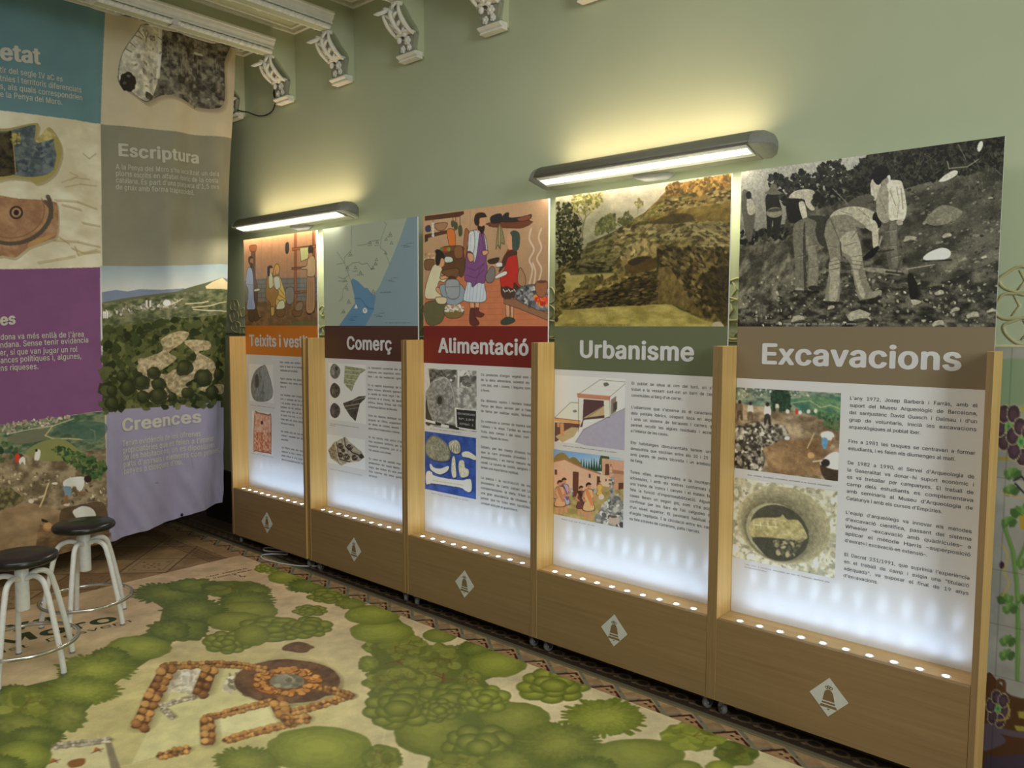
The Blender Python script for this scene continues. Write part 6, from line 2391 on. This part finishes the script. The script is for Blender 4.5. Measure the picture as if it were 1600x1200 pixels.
    for q in range(110):
        a = rng.random() * 2 * PI
        r = .82 + .40 * rng.random()
        c = (795 + 132 * r * math.cos(a), 750 + 55 * r * math.sin(a))
        col = mixc((164, 104, 46), (214, 158, 86), rng.random())
        poly(D, wob(c[0] + 3, c[1] + 3, 21, 12, .15, 8), (92, 56, 26))
        poly(D, wob(c[0], c[1], 19, 10.5, .18, 8), col)
    poly(D, wob(795, 748, 88, 38, .05, 24), (122, 116, 96))
    for q in range(26):
        a, r = rng.random() * 2 * PI, math.sqrt(rng.random())
        poly(D, wob(795 + 72 * r * math.cos(a), 748 + 30 * r * math.sin(a), 20, 11, .2, 8), mixc((96, 92, 78), (186, 178, 152), rng.random()), .9)
    # walls of the ruins
    stones(D, [(190, 672), (450, 662), (560, 668), (688, 692)], 34)
    stones(D, [(200, 680), (120, 830), (62, 965)], 66)
    stones(D, [(408, 690), (366, 800)], 64)
    stones(D, [(388, 932), (560, 890), (710, 850)], 34)
    stones(D, [(396, 940), (402, 1050)], 58)
    stones(D, [(495, 1040), (700, 985), (830, 955)], 36)
    stones(D, [(750, 850), (775, 900), (812, 940)], 70)
    stones(D, [(800, 940), (890, 935)], 44)
    stones(D, [(830, 900), (980, 860), (1110, 820)], 36)
    stones(D, [(965, 780), (1030, 795), (1112, 820)], 36)
    stones(D, [(168, 1118), (235, 1100), (292, 1088)], 40)
    gs = ((176, 168, 148), (196, 188, 168), (140, 132, 114))
    stones(D, [(168, 872), (250, 846), (332, 826)], 24, gs, (104, 96, 82))
    stones(D, [(180, 888), (224, 926)], 26, gs, (104, 96, 82))
    stones(L, [(350, 1058), (520, 1040), (680, 1022)], 38, gs, (104, 96, 82))
    poly(D, spline(wob(850, 580, 76, 25, .16, 12), 3), (96, 70, 52))
    cv.H = D
    cv.tex(spline(wob(850, 580, 70, 22, .1, 12), 3), (84, 60, 44), (122, 92, 70), 6, 6, .8)
    poly(L, [(660, 1040), (700, 1038), (790, 1300), (720, 1300)], (140, 128, 104))
    cv.H = L
    for q in range(6):
        cv.line([(664 + q * 7, 1042), (724 + q * 12, 1290)], 2, (104, 94, 76), .8)
    for (u, v) in ((605, 1082), (335, 1150)):
        poly(L, [(u - 20, v + 20), (u - 5, v - 16), (u + 30, v), (u + 20, v + 6)], (168, 98, 44))
        cv.H = L
        cv.line([(u - 30, v + 22), (u + 44, v - 6)], 5, (84, 56, 32))
        cv.line([(u + 10, v - 4), (u + 30, v + 14)], 4, (84, 56, 32))
    poly(L, spline([(425, 1168), (460, 1146), (525, 1136), (538, 1152), (520, 1180), (450, 1196)], 4), (132, 88, 48))

    # woodland
    poly(R, [(300, 600), (250, 660), (300, 760), (250, 800), (290, 850), (245, 920), (400, 990), (420, 1080), (590, 1140), (600, 1260), (1370, 1260), (1370, 1000), (1230, 950), (1000, 860), (880, 730), (1080, 650), (960, 590), (750, 560), (560, 540), (420, 400), (300, 400), (240, 540)], (92, 102, 44))
    poly(L, [(1000, 60), (880, 110), (1020, 200), (1000, 280), (930, 350), (660, 450), (430, 560), (360, 640), (20, 720), (-200, 900), (-200, 1300), (260, 1300), (330, 1050), (520, 860), (640, 740), (760, 640), (1060, 440), (1100, 380), (1300, 340), (1300, 60)], (88, 98, 42))
    for a in ((R, 640, 490, 90, 38, 'round', GB), (D, 700, 185, 62, 26, 'lobed', GA), (D, 790, 230, 92, 34, 'round', GA), (D, 905, 272, 118, 40, 'spiky', GC), (D, 1000, 322, 105, 36, 'lobed', GB), (D, 1115, 362, 75, 30, 'rough', GB),
              (D, 200, 310, 190, 58, 'spiky', GC), (D, 330, 272, 130, 36, 'rough', GC), (D, 520, 290, 165, 44, 'leafy', GC), (D, 640, 300, 80, 40, 'spiky', GC), (D, 590, 350, 150, 58, 'spiky', GC), (D, 600, 400, 150, 52, 'round', GB),
              (D, 330, 395, 170, 66, 'spiky', GC), (D, 540, 452, 150, 50, 'round', GB), (D, 260, 492, 158, 58, 'rough', GC), (D, 910, 396, 86, 28, 'lobed', GB),
              (D, 730, 490, 190, 58, 'lobed', GB), (D, 900, 482, 120, 50, 'lobed', GB), (D, 500, 555, 115, 58, 'lobed', GB), (D, 620, 520, 90, 55, 'round', GB),
              (L, 1060, 340, 130, 66, 'rough', GC), (L, 870, 448, 205, 76, 'round', GA), (L, 690, 500, 130, 60, 'spiky', GC), (L, 605, 580, 262, 98, 'spiky', GA), (L, 520, 715, 250, 92, 'spiky', GA), (L, 110, 720, 130, 46, 'spiky', GC), (L, 420, 880, 130, 92, 'rough', GB), (L, 160, 800, 190, 112, 'leafy', GA), (L, 130, 930, 170, 70, 'rough', GB),
              (L, 230, 1000, 190, 70, 'spiky', GC), (L, 150, 1125, 178, 98, 'round', GA), (L, 20, 1180, 160, 70, 'spiky', GC),
              (R, 840, 560, 120, 50, 'spiky', GC), (R, 640, 610, 125, 78, 'leafy', GB), (R, 945, 642, 158, 72, 'round', GA), (R, 400, 548, 172, 72, 'leafy', GB), (R, 330, 470, 172, 62, 'round', GA), (R, 282, 380, 150, 54, 'round', GA),
              (R, 260, 642, 62, 44, 'rough', GB), (R, 500, 640, 90, 50, 'rough', GB), (R, 560, 700, 130, 70, 'leafy', GB), (R, 800, 720, 80, 50, 'leafy', GB), (R, 400, 735, 165, 90, 'leafy', GB),
              (R, 1040, 935, 190, 90, 'round', GB), (R, 600, 1010, 205, 125, 'round', GB), (R, 420, 880, 190, 105, 'lobed', GB), (R, 700, 830, 170, 80, 'lobed', GB), (R, 880, 830, 130, 75, 'lobed', GA), (R, 640, 890, 100, 60, 'lobed', GB),
              (R, 850, 1090, 190, 120, 'lobed', GB), (R, 720, 1180, 140, 80, 'leafy', GB), (R, 1000, 1180, 140, 80, 'rough', GB),
              (Q, 340, 484, 220, 104, 'lobed', GA), (Q, 650, 685, 280, 128, 'spiky', GA), (Q, 850, 925, 310, 112, 'round', GB), (Q, 370, 845, 270, 132, 'spiky', GB), (Q, 560, 1000, 200, 80, 'spiky', GC),
              (Q, 1210, 800, 215, 92, 'leafy', GA), (Q, 1480, 905, 140, 80, 'leafy', GC), (Q, 1370, 1000, 90, 50, 'round', GA), (Q, 1150, 1010, 120, 60, 'round', GB),
              (D, 1240, 1140, 130, 62, 'rough', GB), (D, 600, 1150, 180, 80, 'spiky', GB), (D, 960, 1090, 265, 118, 'round', GA), (R, 330, 1150, 110, 75, 'leafy', GB)):
        bush(*a)
    cv.H = R
    for P in ([(350, 640), (400, 628), (450, 615)], [(410, 625), (440, 645)], [(620, 700), (660, 720), (715, 725)], [(660, 690), (655, 740)]):
        cv.line(P, 6, (110, 64, 40))
    cv.blur(1).relief(.16, 14, 14).grain(6)
    return cv


_cv = art_mat()
t = thing('floor_mat', 'large printed mat on the floor showing green trees and orange ruins from above', 'mat', (0, 0, 0))
b = MB(); b.box(MX0, MX1, MY0, MY1, .0004, MAT_Z - .0004)
b.build('backing', M['board'], t)
ink_grid('printed_sheet', _cv, flat_pos(MX0, MX1, MY0, MY1, MAT_Z), M['print_mat'], t, 1.3)
# title of the mat, read from the long side; the lines run along +y and stand towards -x


def mat_text(name, rows, m, x_base, y_start, skew=0.0, bold=0.0):
    L = [(s, y, dx, size, width, bold) for s, y, dx, size, width in rows]
    return lines_mesh(name, L, lambda a, c, d: (x_base - c + skew * a, y_start + a, np.full(len(a), MAT_Z + .0004 + d)), M[m], t)


mat_text('title_lettering', [('Penya', -.25, .20, .21, .54), ('del Moro', -.50, 0, .225, 1.0)], 'green_ink', -4.105, 1.06, .16, .034)
mat_text('place_lettering', [('Sant Just Desvern', -.40, 0, .095, .92)], 'green_ink', -4.005, 1.08, .10)
mat_text('note_lettering', [('CAMÍ PRINCIPAL', 0, 0, .038, .26), ("D'ACCÉS AL POBLAT", .02, -.05, .038, .24)], 'red_ink', -4.33, 2.19, .10, .02)
b = MB()
z = MAT_Z + .0008
b.tube([(-4.255, 2.325, z), (-4.225, 2.345, z), (-4.20, 2.335, z), (-4.175, 2.345, z)], .0035, 6, flat=.2)
b.tube([(-4.255, 2.325, z), (-4.262, 2.345, z)], .003, 6, flat=.2)
b.tube([(-4.175, 2.345, z), (-4.185, 2.36, z)], .004, 6, flat=.2)
b.build('arrow_mark', M['red_ink'], t)

# ================================================================== hanging banner
BX, BYL, BZT = -5.03, .85, 3.40


def b_right(z):
    return 2.672 + .049 * z


def b_bottom(y):
    s = np.clip((y - 1.2) / 1.5, 0, 1)
    return .112 + .150 * s ** 2


def b_wave(y, z):
    """soft folds of the hanging cloth"""
    k = np.clip((y - 1.5) / 1.0, 0, 1)
    low = np.clip((.9 - z) / .8, 0, 1)
    d = .012 * np.sin(2 * PI * (y * 1.55 + .22 * z) + .6) + (.003 + .015 * k) * np.sin(2 * PI * (y * 3.3 - .30 * z + .15))
    d = d + .010 * np.exp(-((y - 1.925 - .02 * np.sin(3 * z)) / .035) ** 2)
    d = d + .022 * k * np.exp(-((y - 2.28 + .10 * (z - 2.4)) / .055) ** 2) * np.clip((z - 1.2) / .8, 0, 1)
    d = d + low * (.008 * np.sin(2 * PI * (y * 4.6 + z * 2.2)) + .005 * np.sin(2 * PI * (y * 9.5 + z * 5.0)))
    d = d + .012 * np.clip((y - b_right(z) + .06) / .06, 0, 1) * np.sin(2 * PI * z * .7) - .03 * np.clip((y - b_right(z) + .10) / .10, 0, 1) * np.clip((1.1 - z) / .8, 0, 1)
    return d


def banner_pos(U, V):
    y = BYL + U * 1.9
    zb = b_bottom(y)
    z = BZT + (zb - BZT) * V
    y = BYL + U * (b_right(z) - BYL)
    return BX + b_wave(y, z), y, z


def banner_cells(w, h, rx=0.0, ry=0.0, k=1.0):
    def H(p):
        out = np.empty((len(p), 2))
        for n, (u, v) in enumerate(p):
            q = px_x(rx + u / k, ry + v / k, BX)
            U = (q[1] - BYL) / (b_right(q[2]) - BYL)
            V = (BZT - q[2]) / (BZT - b_bottom(BYL + U * 1.9))
            out[n] = (U * w, V * h)
        return out
    return H


def art_banner():
    w, h = 600, 1020
    A0 = banner_cells(w, h)
    A = banner_cells(w, h, 0, 0, 4)
    B = banner_cells(w, h, 0, 280, 4)
    C = banner_cells(w, h, 0, 560, 4)
    cv = Canvas(w, h, (150, 140, 116), A0, 81)
    teal = [(-500, -300), (170, -140), (165, 25), (158, 193), (0, 172), (-500, 105)]
    cv.poly([(-500, -300), (500, -160), (480, 1000), (-500, 1000)], (178, 168, 144))
    cv.poly(teal, (92, 122, 128))
    marble = [(-500, 105), (0, 172), (158, 193), (159, 417), (0, 420), (-500, 430)]
    cv.poly(marble, (190, 184, 160))
    cv.tex(marble, (180, 172, 146), (204, 200, 180), 30, 40, .8)
    cv.poly([(158, 193), (420, 224), (420, 417), (159, 417)], (124, 122, 106))
    cv.poly([(-500, 432), (0, 420), (159, 417), (163, 640), (0, 663), (-500, 735)], (112, 74, 110))
    cv.poly([(163, 640), (355, 617), (420, 609), (420, 900), (165, 960)], (134, 130, 152))
    # veins of the pale ground
    cv.H = A
    for pts in ([(520, 960), (560, 990), (600, 960)], [(380, 1140), (460, 1110), (560, 1120)], [(400, 1170), (500, 1150), (600, 1160)], [(430, 1080), (480, 1100), (430, 1130)]):
        cv.line(pts, 9, (158, 142, 104), .6)
    cv.H = B
    for pts in ([(340, 130), (480, 140), (600, 180)], [(380, 160), (500, 190)], [(240, 520), (350, 500), (460, 480)], [(330, 380), (480, 390), (620, 420)], [(440, 430), (520, 460), (620, 450)], [(360, 360), (420, 400)], [(510, 270), (620, 290)], [(460, 420), (480, 470), (600, 440)]):
        cv.line(pts, 12, (160, 144, 106), .55)
        cv.line([(x + 6, y + 8) for x, y in pts], 5, (132, 116, 80), .45)
    # carved grey fragment
    cv.H = A
    P = spline([(875, 160), (1000, 160), (1395, 262), (1388, 400), (1386, 655), (1250, 668), (1150, 625), (1030, 592), (945, 625), (900, 640), (830, 592), (752, 530), (735, 470), (760, 330), (845, 195)], 5)
    for q in range(4):
        cv.poly(P * 1.0 + np.array((6 + 5 * q, 16 + 5 * q)), (110, 98, 76), .15)
    cv.poly(P, (92, 88, 78))
    cv.tex(P, (58, 55, 48), (128, 124, 110), 9, 9, 1, .3, .7)
    PL = spline([(875, 165), (990, 165), (1005, 300), (990, 470), (960, 580), (930, 620), (895, 632), (830, 590), (755, 525), (740, 470), (762, 335), (848, 198)], 5)
    cv.tex(PL, (150, 146, 132), (206, 200, 184), 10, 10, 1)
    cv.line([(1005, 170), (1000, 330), (985, 480)], 22, (216, 212, 198), .7)
    cv.ell(790, 512, 46, 62, (48, 45, 40), 1, -.2, .12)
    cv.smooth([(905, 575), (950, 600), (935, 625), (900, 610)], (70, 66, 58))
    for pts in ([(830, 230), (870, 250)], [(850, 205), (880, 235)], [(905, 190), (890, 215), (905, 240), (920, 210), (905, 190)], [(905, 240), (900, 270)], [(800, 270), (830, 300)], [(935, 225), (965, 225), (968, 248), (940, 250), (935, 225)], [(938, 248), (966, 226)], [(780, 310), (810, 330)], [(990, 230), (1010, 245)]):
        cv.line(pts, 6, (80, 76, 66), .8)
    for k in range(26):
        x, y = 1040 + cv.rng.random() * 330, 220 + cv.rng.random() * 180
        cv.line([(x, y), (x + 4, y + 30 + 50 * cv.rng.random())], 4, (170, 165, 150), .5)
    cv.scatter(P, 90, 12, [(150, 145, 130), (70, 66, 58), (110, 105, 94)], .5, .7)
    # blue glazed sherd
    P = spline([(-60, 830), (60, 800), (205, 770), (238, 780), (232, 830), (225, 880), (260, 860), (300, 795), (350, 850), (380, 950), (335, 1085), (235, 1148), (180, 1122), (60, 1112), (-60, 1110)], 4)
    cv.poly(P + np.array((10, 14)), (120, 108, 80), .5)
    cv.poly(P, (146, 134, 82))
    PB = spline([(-60, 845), (60, 815), (200, 782), (218, 800), (215, 880), (250, 890), (320, 868), (335, 920), (345, 980), (315, 1075), (200, 1105), (60, 1090), (-60, 1085)], 4)
    cv.tex(PB, (68, 78, 84), (104, 112, 112), 9, 9, 1)
    cv.tex(spline([(-60, 860), (40, 825), (75, 830), (95, 1000), (98, 1085), (-60, 1080)], 4), (40, 38, 32), (74, 66, 48), 6, 6, 1)
    cv.scatter([(100, 850), (330, 880), (330, 1060), (110, 1070)], 60, 16, [(56, 66, 76), (116, 122, 118), (74, 82, 80)], .6, .7)
    cv.line([(75, 830), (100, 1085)], 5, (176, 164, 110), .8)
    cv.scatter([(70, 810), (130, 820), (110, 950), (80, 930)], 20, 12, [(164, 150, 80), (120, 110, 60)], .8, .7)
    cv.tex(spline([(225, 870), (262, 830), (300, 798), (345, 850), (325, 868), (260, 888), (228, 890)], 4), (146, 134, 84), (178, 168, 114), 6, 6, 1)
    # brown plate fragment
    cv.H = B
    P = spline([(-80, 122), (120, 120), (320, 138), (355, 180), (350, 345), (300, 380), (190, 420), (150, 450), (95, 488), (20, 475), (-80, 460)], 4)
    cv.poly(P + np.array((8, 16)), (128, 114, 84), .5)
    cv.tex(P, (132, 98, 74), (160, 126, 96), 14, 14, 1)
    t = np.linspace(-.4, 2.0, 24)
    cv.line(np.c_[70 + 245 * np.cos(t), 190 + 210 * np.sin(t)], 26, (82, 74, 62), .9)
    cv.line(np.c_[70 + 205 * np.cos(t), 190 + 175 * np.sin(t)], 8, (122, 90, 64), .8)
    cv.line([(280, 138), (312, 180), (316, 240)], 22, (82, 74, 62), .9)
    t = np.linspace(0, 2 * PI, 24)
    cv.line(np.c_[103 + 36 * np.cos(t), 206 + 36 * np.sin(t)], 12, (62, 50, 46))
    cv.ell(103, 206, 17, 18, (50, 42, 40))
    cv.smooth([(190, 390), (300, 350), (345, 345), (190, 425)], (168, 132, 82), .8)
    # view of the hill
    land = [(620, 540), (1440, 540), (1700, 540), (1700, 1330), (640, 1440), (620, 1000)]
    cv.grad(land, (150, 162, 168), (184, 186, 182), (1000, 540), (1000, 690))
    cv.H = A0
    cv.grad([(158, 416), (420, 416), (420, 470), (158, 470)], (134, 150, 160), (178, 180, 176), (250, 416), (250, 455))
    cv.H = B
    cv.poly([(630, 705), (720, 690), (800, 700), (880, 685), (1000, 690), (1150, 680), (1150, 760), (630, 790)], (108, 118, 138))
    cv.poly([(630, 770), (760, 745), (900, 725), (1100, 700), (1200, 670), (1300, 640), (1390, 615), (1440, 650), (1700, 660), (1700, 1400), (630, 1400)], (88, 92, 68))
    cv.poly([(1275, 668), (1320, 640), (1395, 615), (1440, 650), (1440, 690), (1380, 684), (1280, 684)], (206, 182, 146))
    cv.poly([(1395, 612), (1440, 625), (1440, 655)], (112, 116, 124))
    cv.tex([(630, 775), (1200, 700), (1440, 690), (1700, 700), (1700, 1000), (630, 960)], (64, 72, 50), (118, 118, 90), 6, 10, .9)
    cv.scatter([(630, 830), (760, 800), (1140, 740), (1100, 800), (860, 830), (640, 870)], 130, 9, [(176, 170, 160), (146, 140, 130), (120, 116, 106)], .9, .5)
    for x in (640, 652, 664):
        cv.poly([(x - 4, 825), (x + 5, 825), (x + 5, 868), (x - 4, 868)], (214, 210, 204))
    for x in (916, 936):
        cv.poly([(x, 758), (x + 10, 752), (x + 10, 798), (x, 798)], (196, 190, 182))
    cv.ell(1030, 772, 22, 20, (214, 210, 202))
    cv.line([(1010, 800), (1140, 745)], 5, (206, 196, 172), .8)
    for pts in ([(1160, 778), (1260, 770), (1290, 762)], [(1200, 800), (1300, 790), (1420, 765)], [(1205, 812), (1290, 820), (1430, 826)], [(1120, 915), (1200, 900), (1280, 892)], [(1205, 938), (1240, 955), (1330, 945), (1430, 955)], [(840, 920), (910, 930)]):
        cv.line(pts, 7, (206, 192, 160), .8)
    forest = [(630, 930), (900, 900), (1100, 870), (1700, 850), (1700, 1400), (630, 1440)]
    cv.tex(forest, (46, 52, 30), (94, 96, 56), 9, 9, 1, .3, .7)
    cv.scatter(forest, 500, 24, [(48, 56, 32), (70, 76, 44), (88, 90, 54), (38, 44, 26)], .9, .8)
    cv.H = B
    for pts in ([(1000, 1000), (1100, 950), (1180, 960), (1140, 1020), (1050, 1080), (1100, 1120), (980, 1200), (870, 1200), (890, 1130), (1010, 1070)], [(1150, 1010), (1290, 1010), (1300, 1060), (1230, 1080), (1340, 1150), (1320, 1260), (1180, 1200), (1220, 1100)]):
        cv.tex(spline(pts, 4), (128, 116, 88), (182, 166, 134), 5, 5, .9)
    cv.H = C
    for pts in ([(870, 0), (1000, 30), (930, 90), (1040, 100), (1020, 160), (1060, 240), (960, 280), (850, 180), (900, 120)], [(1050, 90), (1190, 40), (1330, 20), (1260, 90), (1160, 160), (1200, 200), (1130, 240), (1040, 170)], [(1230, 180), (1400, 160), (1400, 220), (1280, 210)]):
        cv.tex(spline(pts, 4), (124, 112, 86), (180, 164, 132), 5, 5, .9)
    for (x, y, r) in ((890, 150, 50), (990, 160, 46), (800, 180, 55), (1150, 60, 50), (1260, 120, 56), (1170, 215, 36), (990, 235, 55), (1320, 210, 50), (690, 200, 40), (760, 110, 40), (1080, 240, 30), (900, 240, 40), (690, 280, 50), (1370, 100, 40), (960, 90, 40)):
        for q in range(5):
            f = 1 - q * .2
            cv.ell(x - 4 * q, y - 5 * q, r * f, r * f, tuple(np.array((38, 42, 26)) * (1 - q / 5) + np.array((84, 86, 54)) * q / 5), .85, 0, .12, 16)
    # the dig with people
    dig = [(-600, 410), (0, 412), (640, 325), (675, 1250), (-600, 1400)]
    cv.poly(dig, (122, 108, 86))
    cv.tex(dig, (94, 82, 62), (150, 134, 108), 12, 16, 1, .3, .7)
    cv.tex([(-600, 410), (0, 412), (640, 325), (645, 560), (400, 600), (0, 590), (-600, 640)], (62, 82, 66), (118, 126, 96), 7, 14, 1, .3, .7)
    cv.scatter([(0, 405), (440, 355), (440, 385), (40, 470), (0, 440)], 120, 9, [(190, 180, 166), (150, 140, 128), (84, 92, 80), (164, 140, 124)], .9, .6)
    cv.line([(40, 470), (200, 440), (330, 420), (460, 375)], 7, (180, 172, 150), .8)
    cv.smooth([(60, 480), (280, 440), (290, 500), (160, 530), (60, 520)], (104, 104, 84), .9)
    for pts in ([(330, 420), (285, 480), (330, 500), (440, 500), (590, 510)], [(560, 440), (585, 450), (590, 500)]):
        cv.line(pts, 9, (176, 168, 126), .8)
    cv.smooth([(330, 450), (440, 400), (640, 400), (640, 480), (560, 520), (440, 470)], (66, 92, 80), .7)
    cv.smooth([(160, 590), (260, 520), (380, 500), (480, 560), (520, 620), (300, 640)], (122, 124, 78))
    cv.scatter([(300, 560), (380, 550), (540, 600), (645, 640), (645, 760), (560, 740), (440, 660)], 160, 15, [(64, 88, 50), (88, 108, 60), (48, 70, 44)], .95)
    cv.scatter([(-100, 500), (60, 520), (120, 600), (0, 660), (-100, 660)], 60, 16, [(60, 80, 52), (80, 96, 62), (48, 62, 44)], .95)
    cv.scatter([(-300, 640), (640, 760), (660, 940), (300, 900), (-300, 860)], 240, 9, [(176, 160, 130), (108, 90, 64), (78, 68, 48), (200, 188, 162)], .8, .55)
    cv.tex([(-200, 800), (60, 800), (160, 880), (60, 940), (-200, 960)], (62, 62, 40), (120, 110, 76), 6, 6, .9)
    cv.tex([(0, 940), (200, 900), (420, 960), (400, 1100), (100, 1240), (-100, 1200)], (126, 104, 76), (152, 128, 96), 14, 22, .9)
    cv.smooth([(385, 950), (480, 920), (640, 900), (660, 1100), (500, 1110), (380, 1050)], (78, 62, 46), .8)
    cv.tex([(250, 1040), (680, 1080), (680, 1240), (200, 1240)], (84, 66, 46), (140, 112, 80), 10, 20, .8)
    cv.line([(250, 925), (305, 780)], 9, (196, 176, 132))
    cv.ell(300, 1050, 34, 28, (166, 126, 84))
    cv.ell(300, 1046, 26, 20, (190, 148, 102))
    cv.smooth([(262, 1000), (300, 1015), (296, 1024), (264, 1018)], (46, 42, 36))
    cv.ell(345, 780, 18, 8, (206, 198, 180))
    cv.ell(195, 890, 18, 14, (196, 188, 170))
    cv.ell(120, 612, 26, 20, (70, 58, 46))
    cv.smooth([(92, 605), (108, 590), (122, 606), (118, 640), (98, 645)], (186, 60, 46))
    cv.smooth([(118, 632), (140, 612), (158, 625), (156, 665), (140, 645), (122, 660)], (206, 198, 186))
    cv.smooth([(222, 590), (240, 568), (256, 580), (246, 630), (218, 636)], (210, 202, 190))
    cv.line([(225, 636), (228, 655)], 7, (120, 92, 72))
    cv.ell(230, 574, 8, 9, (44, 36, 30))
    cv.smooth([(400, 770), (440, 745), (520, 738), (530, 765), (515, 815), (490, 830), (475, 800), (450, 800), (405, 800)], (214, 206, 194))
    cv.smooth([(400, 800), (448, 805), (448, 855), (415, 862), (405, 830)], (112, 138, 152))
    cv.line([(422, 860), (415, 905)], 15, (140, 92, 64))
    cv.ell(420, 916, 18, 8, (196, 186, 170))
    cv.ell(548, 752, 22, 22, (52, 40, 32))
    cv.line([(485, 825), (500, 845), (535, 830)], 9, (128, 88, 64))
    cv.smooth([(462, 970), (490, 935), (530, 922), (570, 935), (592, 975), (592, 1060), (560, 1080)], (212, 206, 190))
    # sewn line between the two columns and stains
    cv.H = A0
    cv.H = C
    cv.ell(975, 775, 14, 5, (100, 98, 112), .6)
    cv.line([(1190, 610), (1198, 690)], 4, (112, 108, 128), .6)
    cv.relief(.07, 30, 30)
    return cv


_bc = art_banner()
t = thing('hanging_banner', 'tall hanging cloth banner of coloured squares with the titles Escriptura and Creences', 'banner', (BX, 1.8, 0))
OFS = np.array((BX, 1.8, 0.0))


def off_pos(U, V):
    x, y, z = banner_pos(U, V)
    return x - OFS[0], y - OFS[1], z


cl = ink_grid('cloth', _bc, off_pos, M['print_cloth'], t, 1.6)
cl.data.polygons.foreach_set('use_smooth', np.ones(len(cl.data.polygons), bool))


def banner_text(name, rows, m='banner_letter'):
    """rows: (hidden start, visible text, left end, right end on the photo, cap height in photo pixels, weight)"""
    L = []
    me_parts = []
    for pre, s, p0, p1, cap, bold in rows:
        a, c = px_x(*p0, BX), px_x(*p1, BX)
        zt = px_x(p0[0], p0[1] - cap, BX)[2]
        size = (zt - a[2]) / EH
        wid = c[1] - a[1]
        slope = (c[2] - a[2]) / wid
        y0 = a[1]
        if pre:
            wv, wa = gwidth(s), gwidth(pre + s)
            y0 -= wid * (wa - wv) / wv
            wid = wid * wa / wv
        zz = a[2] - slope * a[1]

        def place(q, r, d, slope=slope, zz=zz):
            z = zz + slope * q + r
            return BX + b_wave(q, z) + .0035 + d - OFS[0], q - OFS[1], z
        lines_mesh(name, [(pre + s, y0, 0.0, size, wid, bold)], place, M[m], t)


banner_text('title_text', [('Soci', 'etat', (0, 93), (61, 101), 25, .036), ('', 'Escriptura', (184, 243), (312, 254.5), 18.5, .036), ('Don', 'es', (0, 508.5), (24, 506), 17, .036), ('', 'Creences', (190, 674), (310, 659), 19, .036)])
banner_text('body_text', [
    ('A par', 'tir del segle IV aC es', (0, 113), (97, 128), 9, .012), ('è', 'tnies i territoris diferenciats', (0, 126), (127, 145), 9, .012), ('diferent', 's, als quals correspondrien', (0, 138.5), (128, 157), 9, .012), ('a la zona d', 'e la Penya del Moro.', (0, 151), (96, 164.5), 9, .012),
    ('', "A la Penya del Moro s'ha localitzat un dels", (181, 264), (341, 275.5), 8, .012), ('', 'ploms escrits en alfabet ibèric de la costa', (181, 274.5), (340, 286), 8, .012), ('', "catalana. És part d'una plaqueta d'1,5 mm", (181, 285), (341, 296), 8, .012), ('', 'de gruix amb forma trapezoidal.', (181, 295.5), (305, 304), 8, .012),
    ('El paper de la ', "dona va més enllà de l'àrea", (0, 531), (130, 526), 9, .012), ('mu', 'ndana. Sense tenir evidència', (0, 543.5), (137, 535), 9, .012), ('de pod', 'er, sí que van jugar un rol', (0, 555.5), (120, 549.5), 9, .012), ('en ali', 'ances polítiques i, algunes,', (0, 567.5), (126, 560), 9, .012), ('amb gra', 'ns riqueses.', (0, 579.5), (61, 576.5), 9, .012),
    ('', 'Tenim evidència de les ofrenes', (190.5, 697.5), (310, 680.5), 9, .012), ('', "propiciatòries que es feien a l'interior", (191, 708.5), (334, 688), 9, .012), ('', 'de les habitacions, on es dipositaven', (191.5, 719), (335, 698), 9, .012), ('', "parts d'animals i elements com petxines,", (192, 730), (346, 706.5), 9, .012), ('', "banyes o closques d'ou.", (193, 741), (286, 725.5), 9, .012)])
# eyelets along the lower hem
for k, y in enumerate((1.05, 1.72, 2.39)):
    z = float(b_bottom(y)) + .022
    b = MB()
    x = BX + float(b_wave(y, z)) - OFS[0]
    b.tube([(x + .002, y - OFS[1] + .008 * math.cos(q), z + .008 * math.sin(q)) for q in np.linspace(0, 2 * PI, 16, endpoint=False)], .0026, 6, closed=True)
    b.lathe([(.001, x + .0012), (.0075, x + .0012), (.0075, x + .0018), (.001, x + .0018)], (0, y - OFS[1], z), 14, 'x')
    b.build('eyelet', M['cord'], t)
bpy.data.objects.remove(_fo)
bpy.data.curves.remove(_fc)
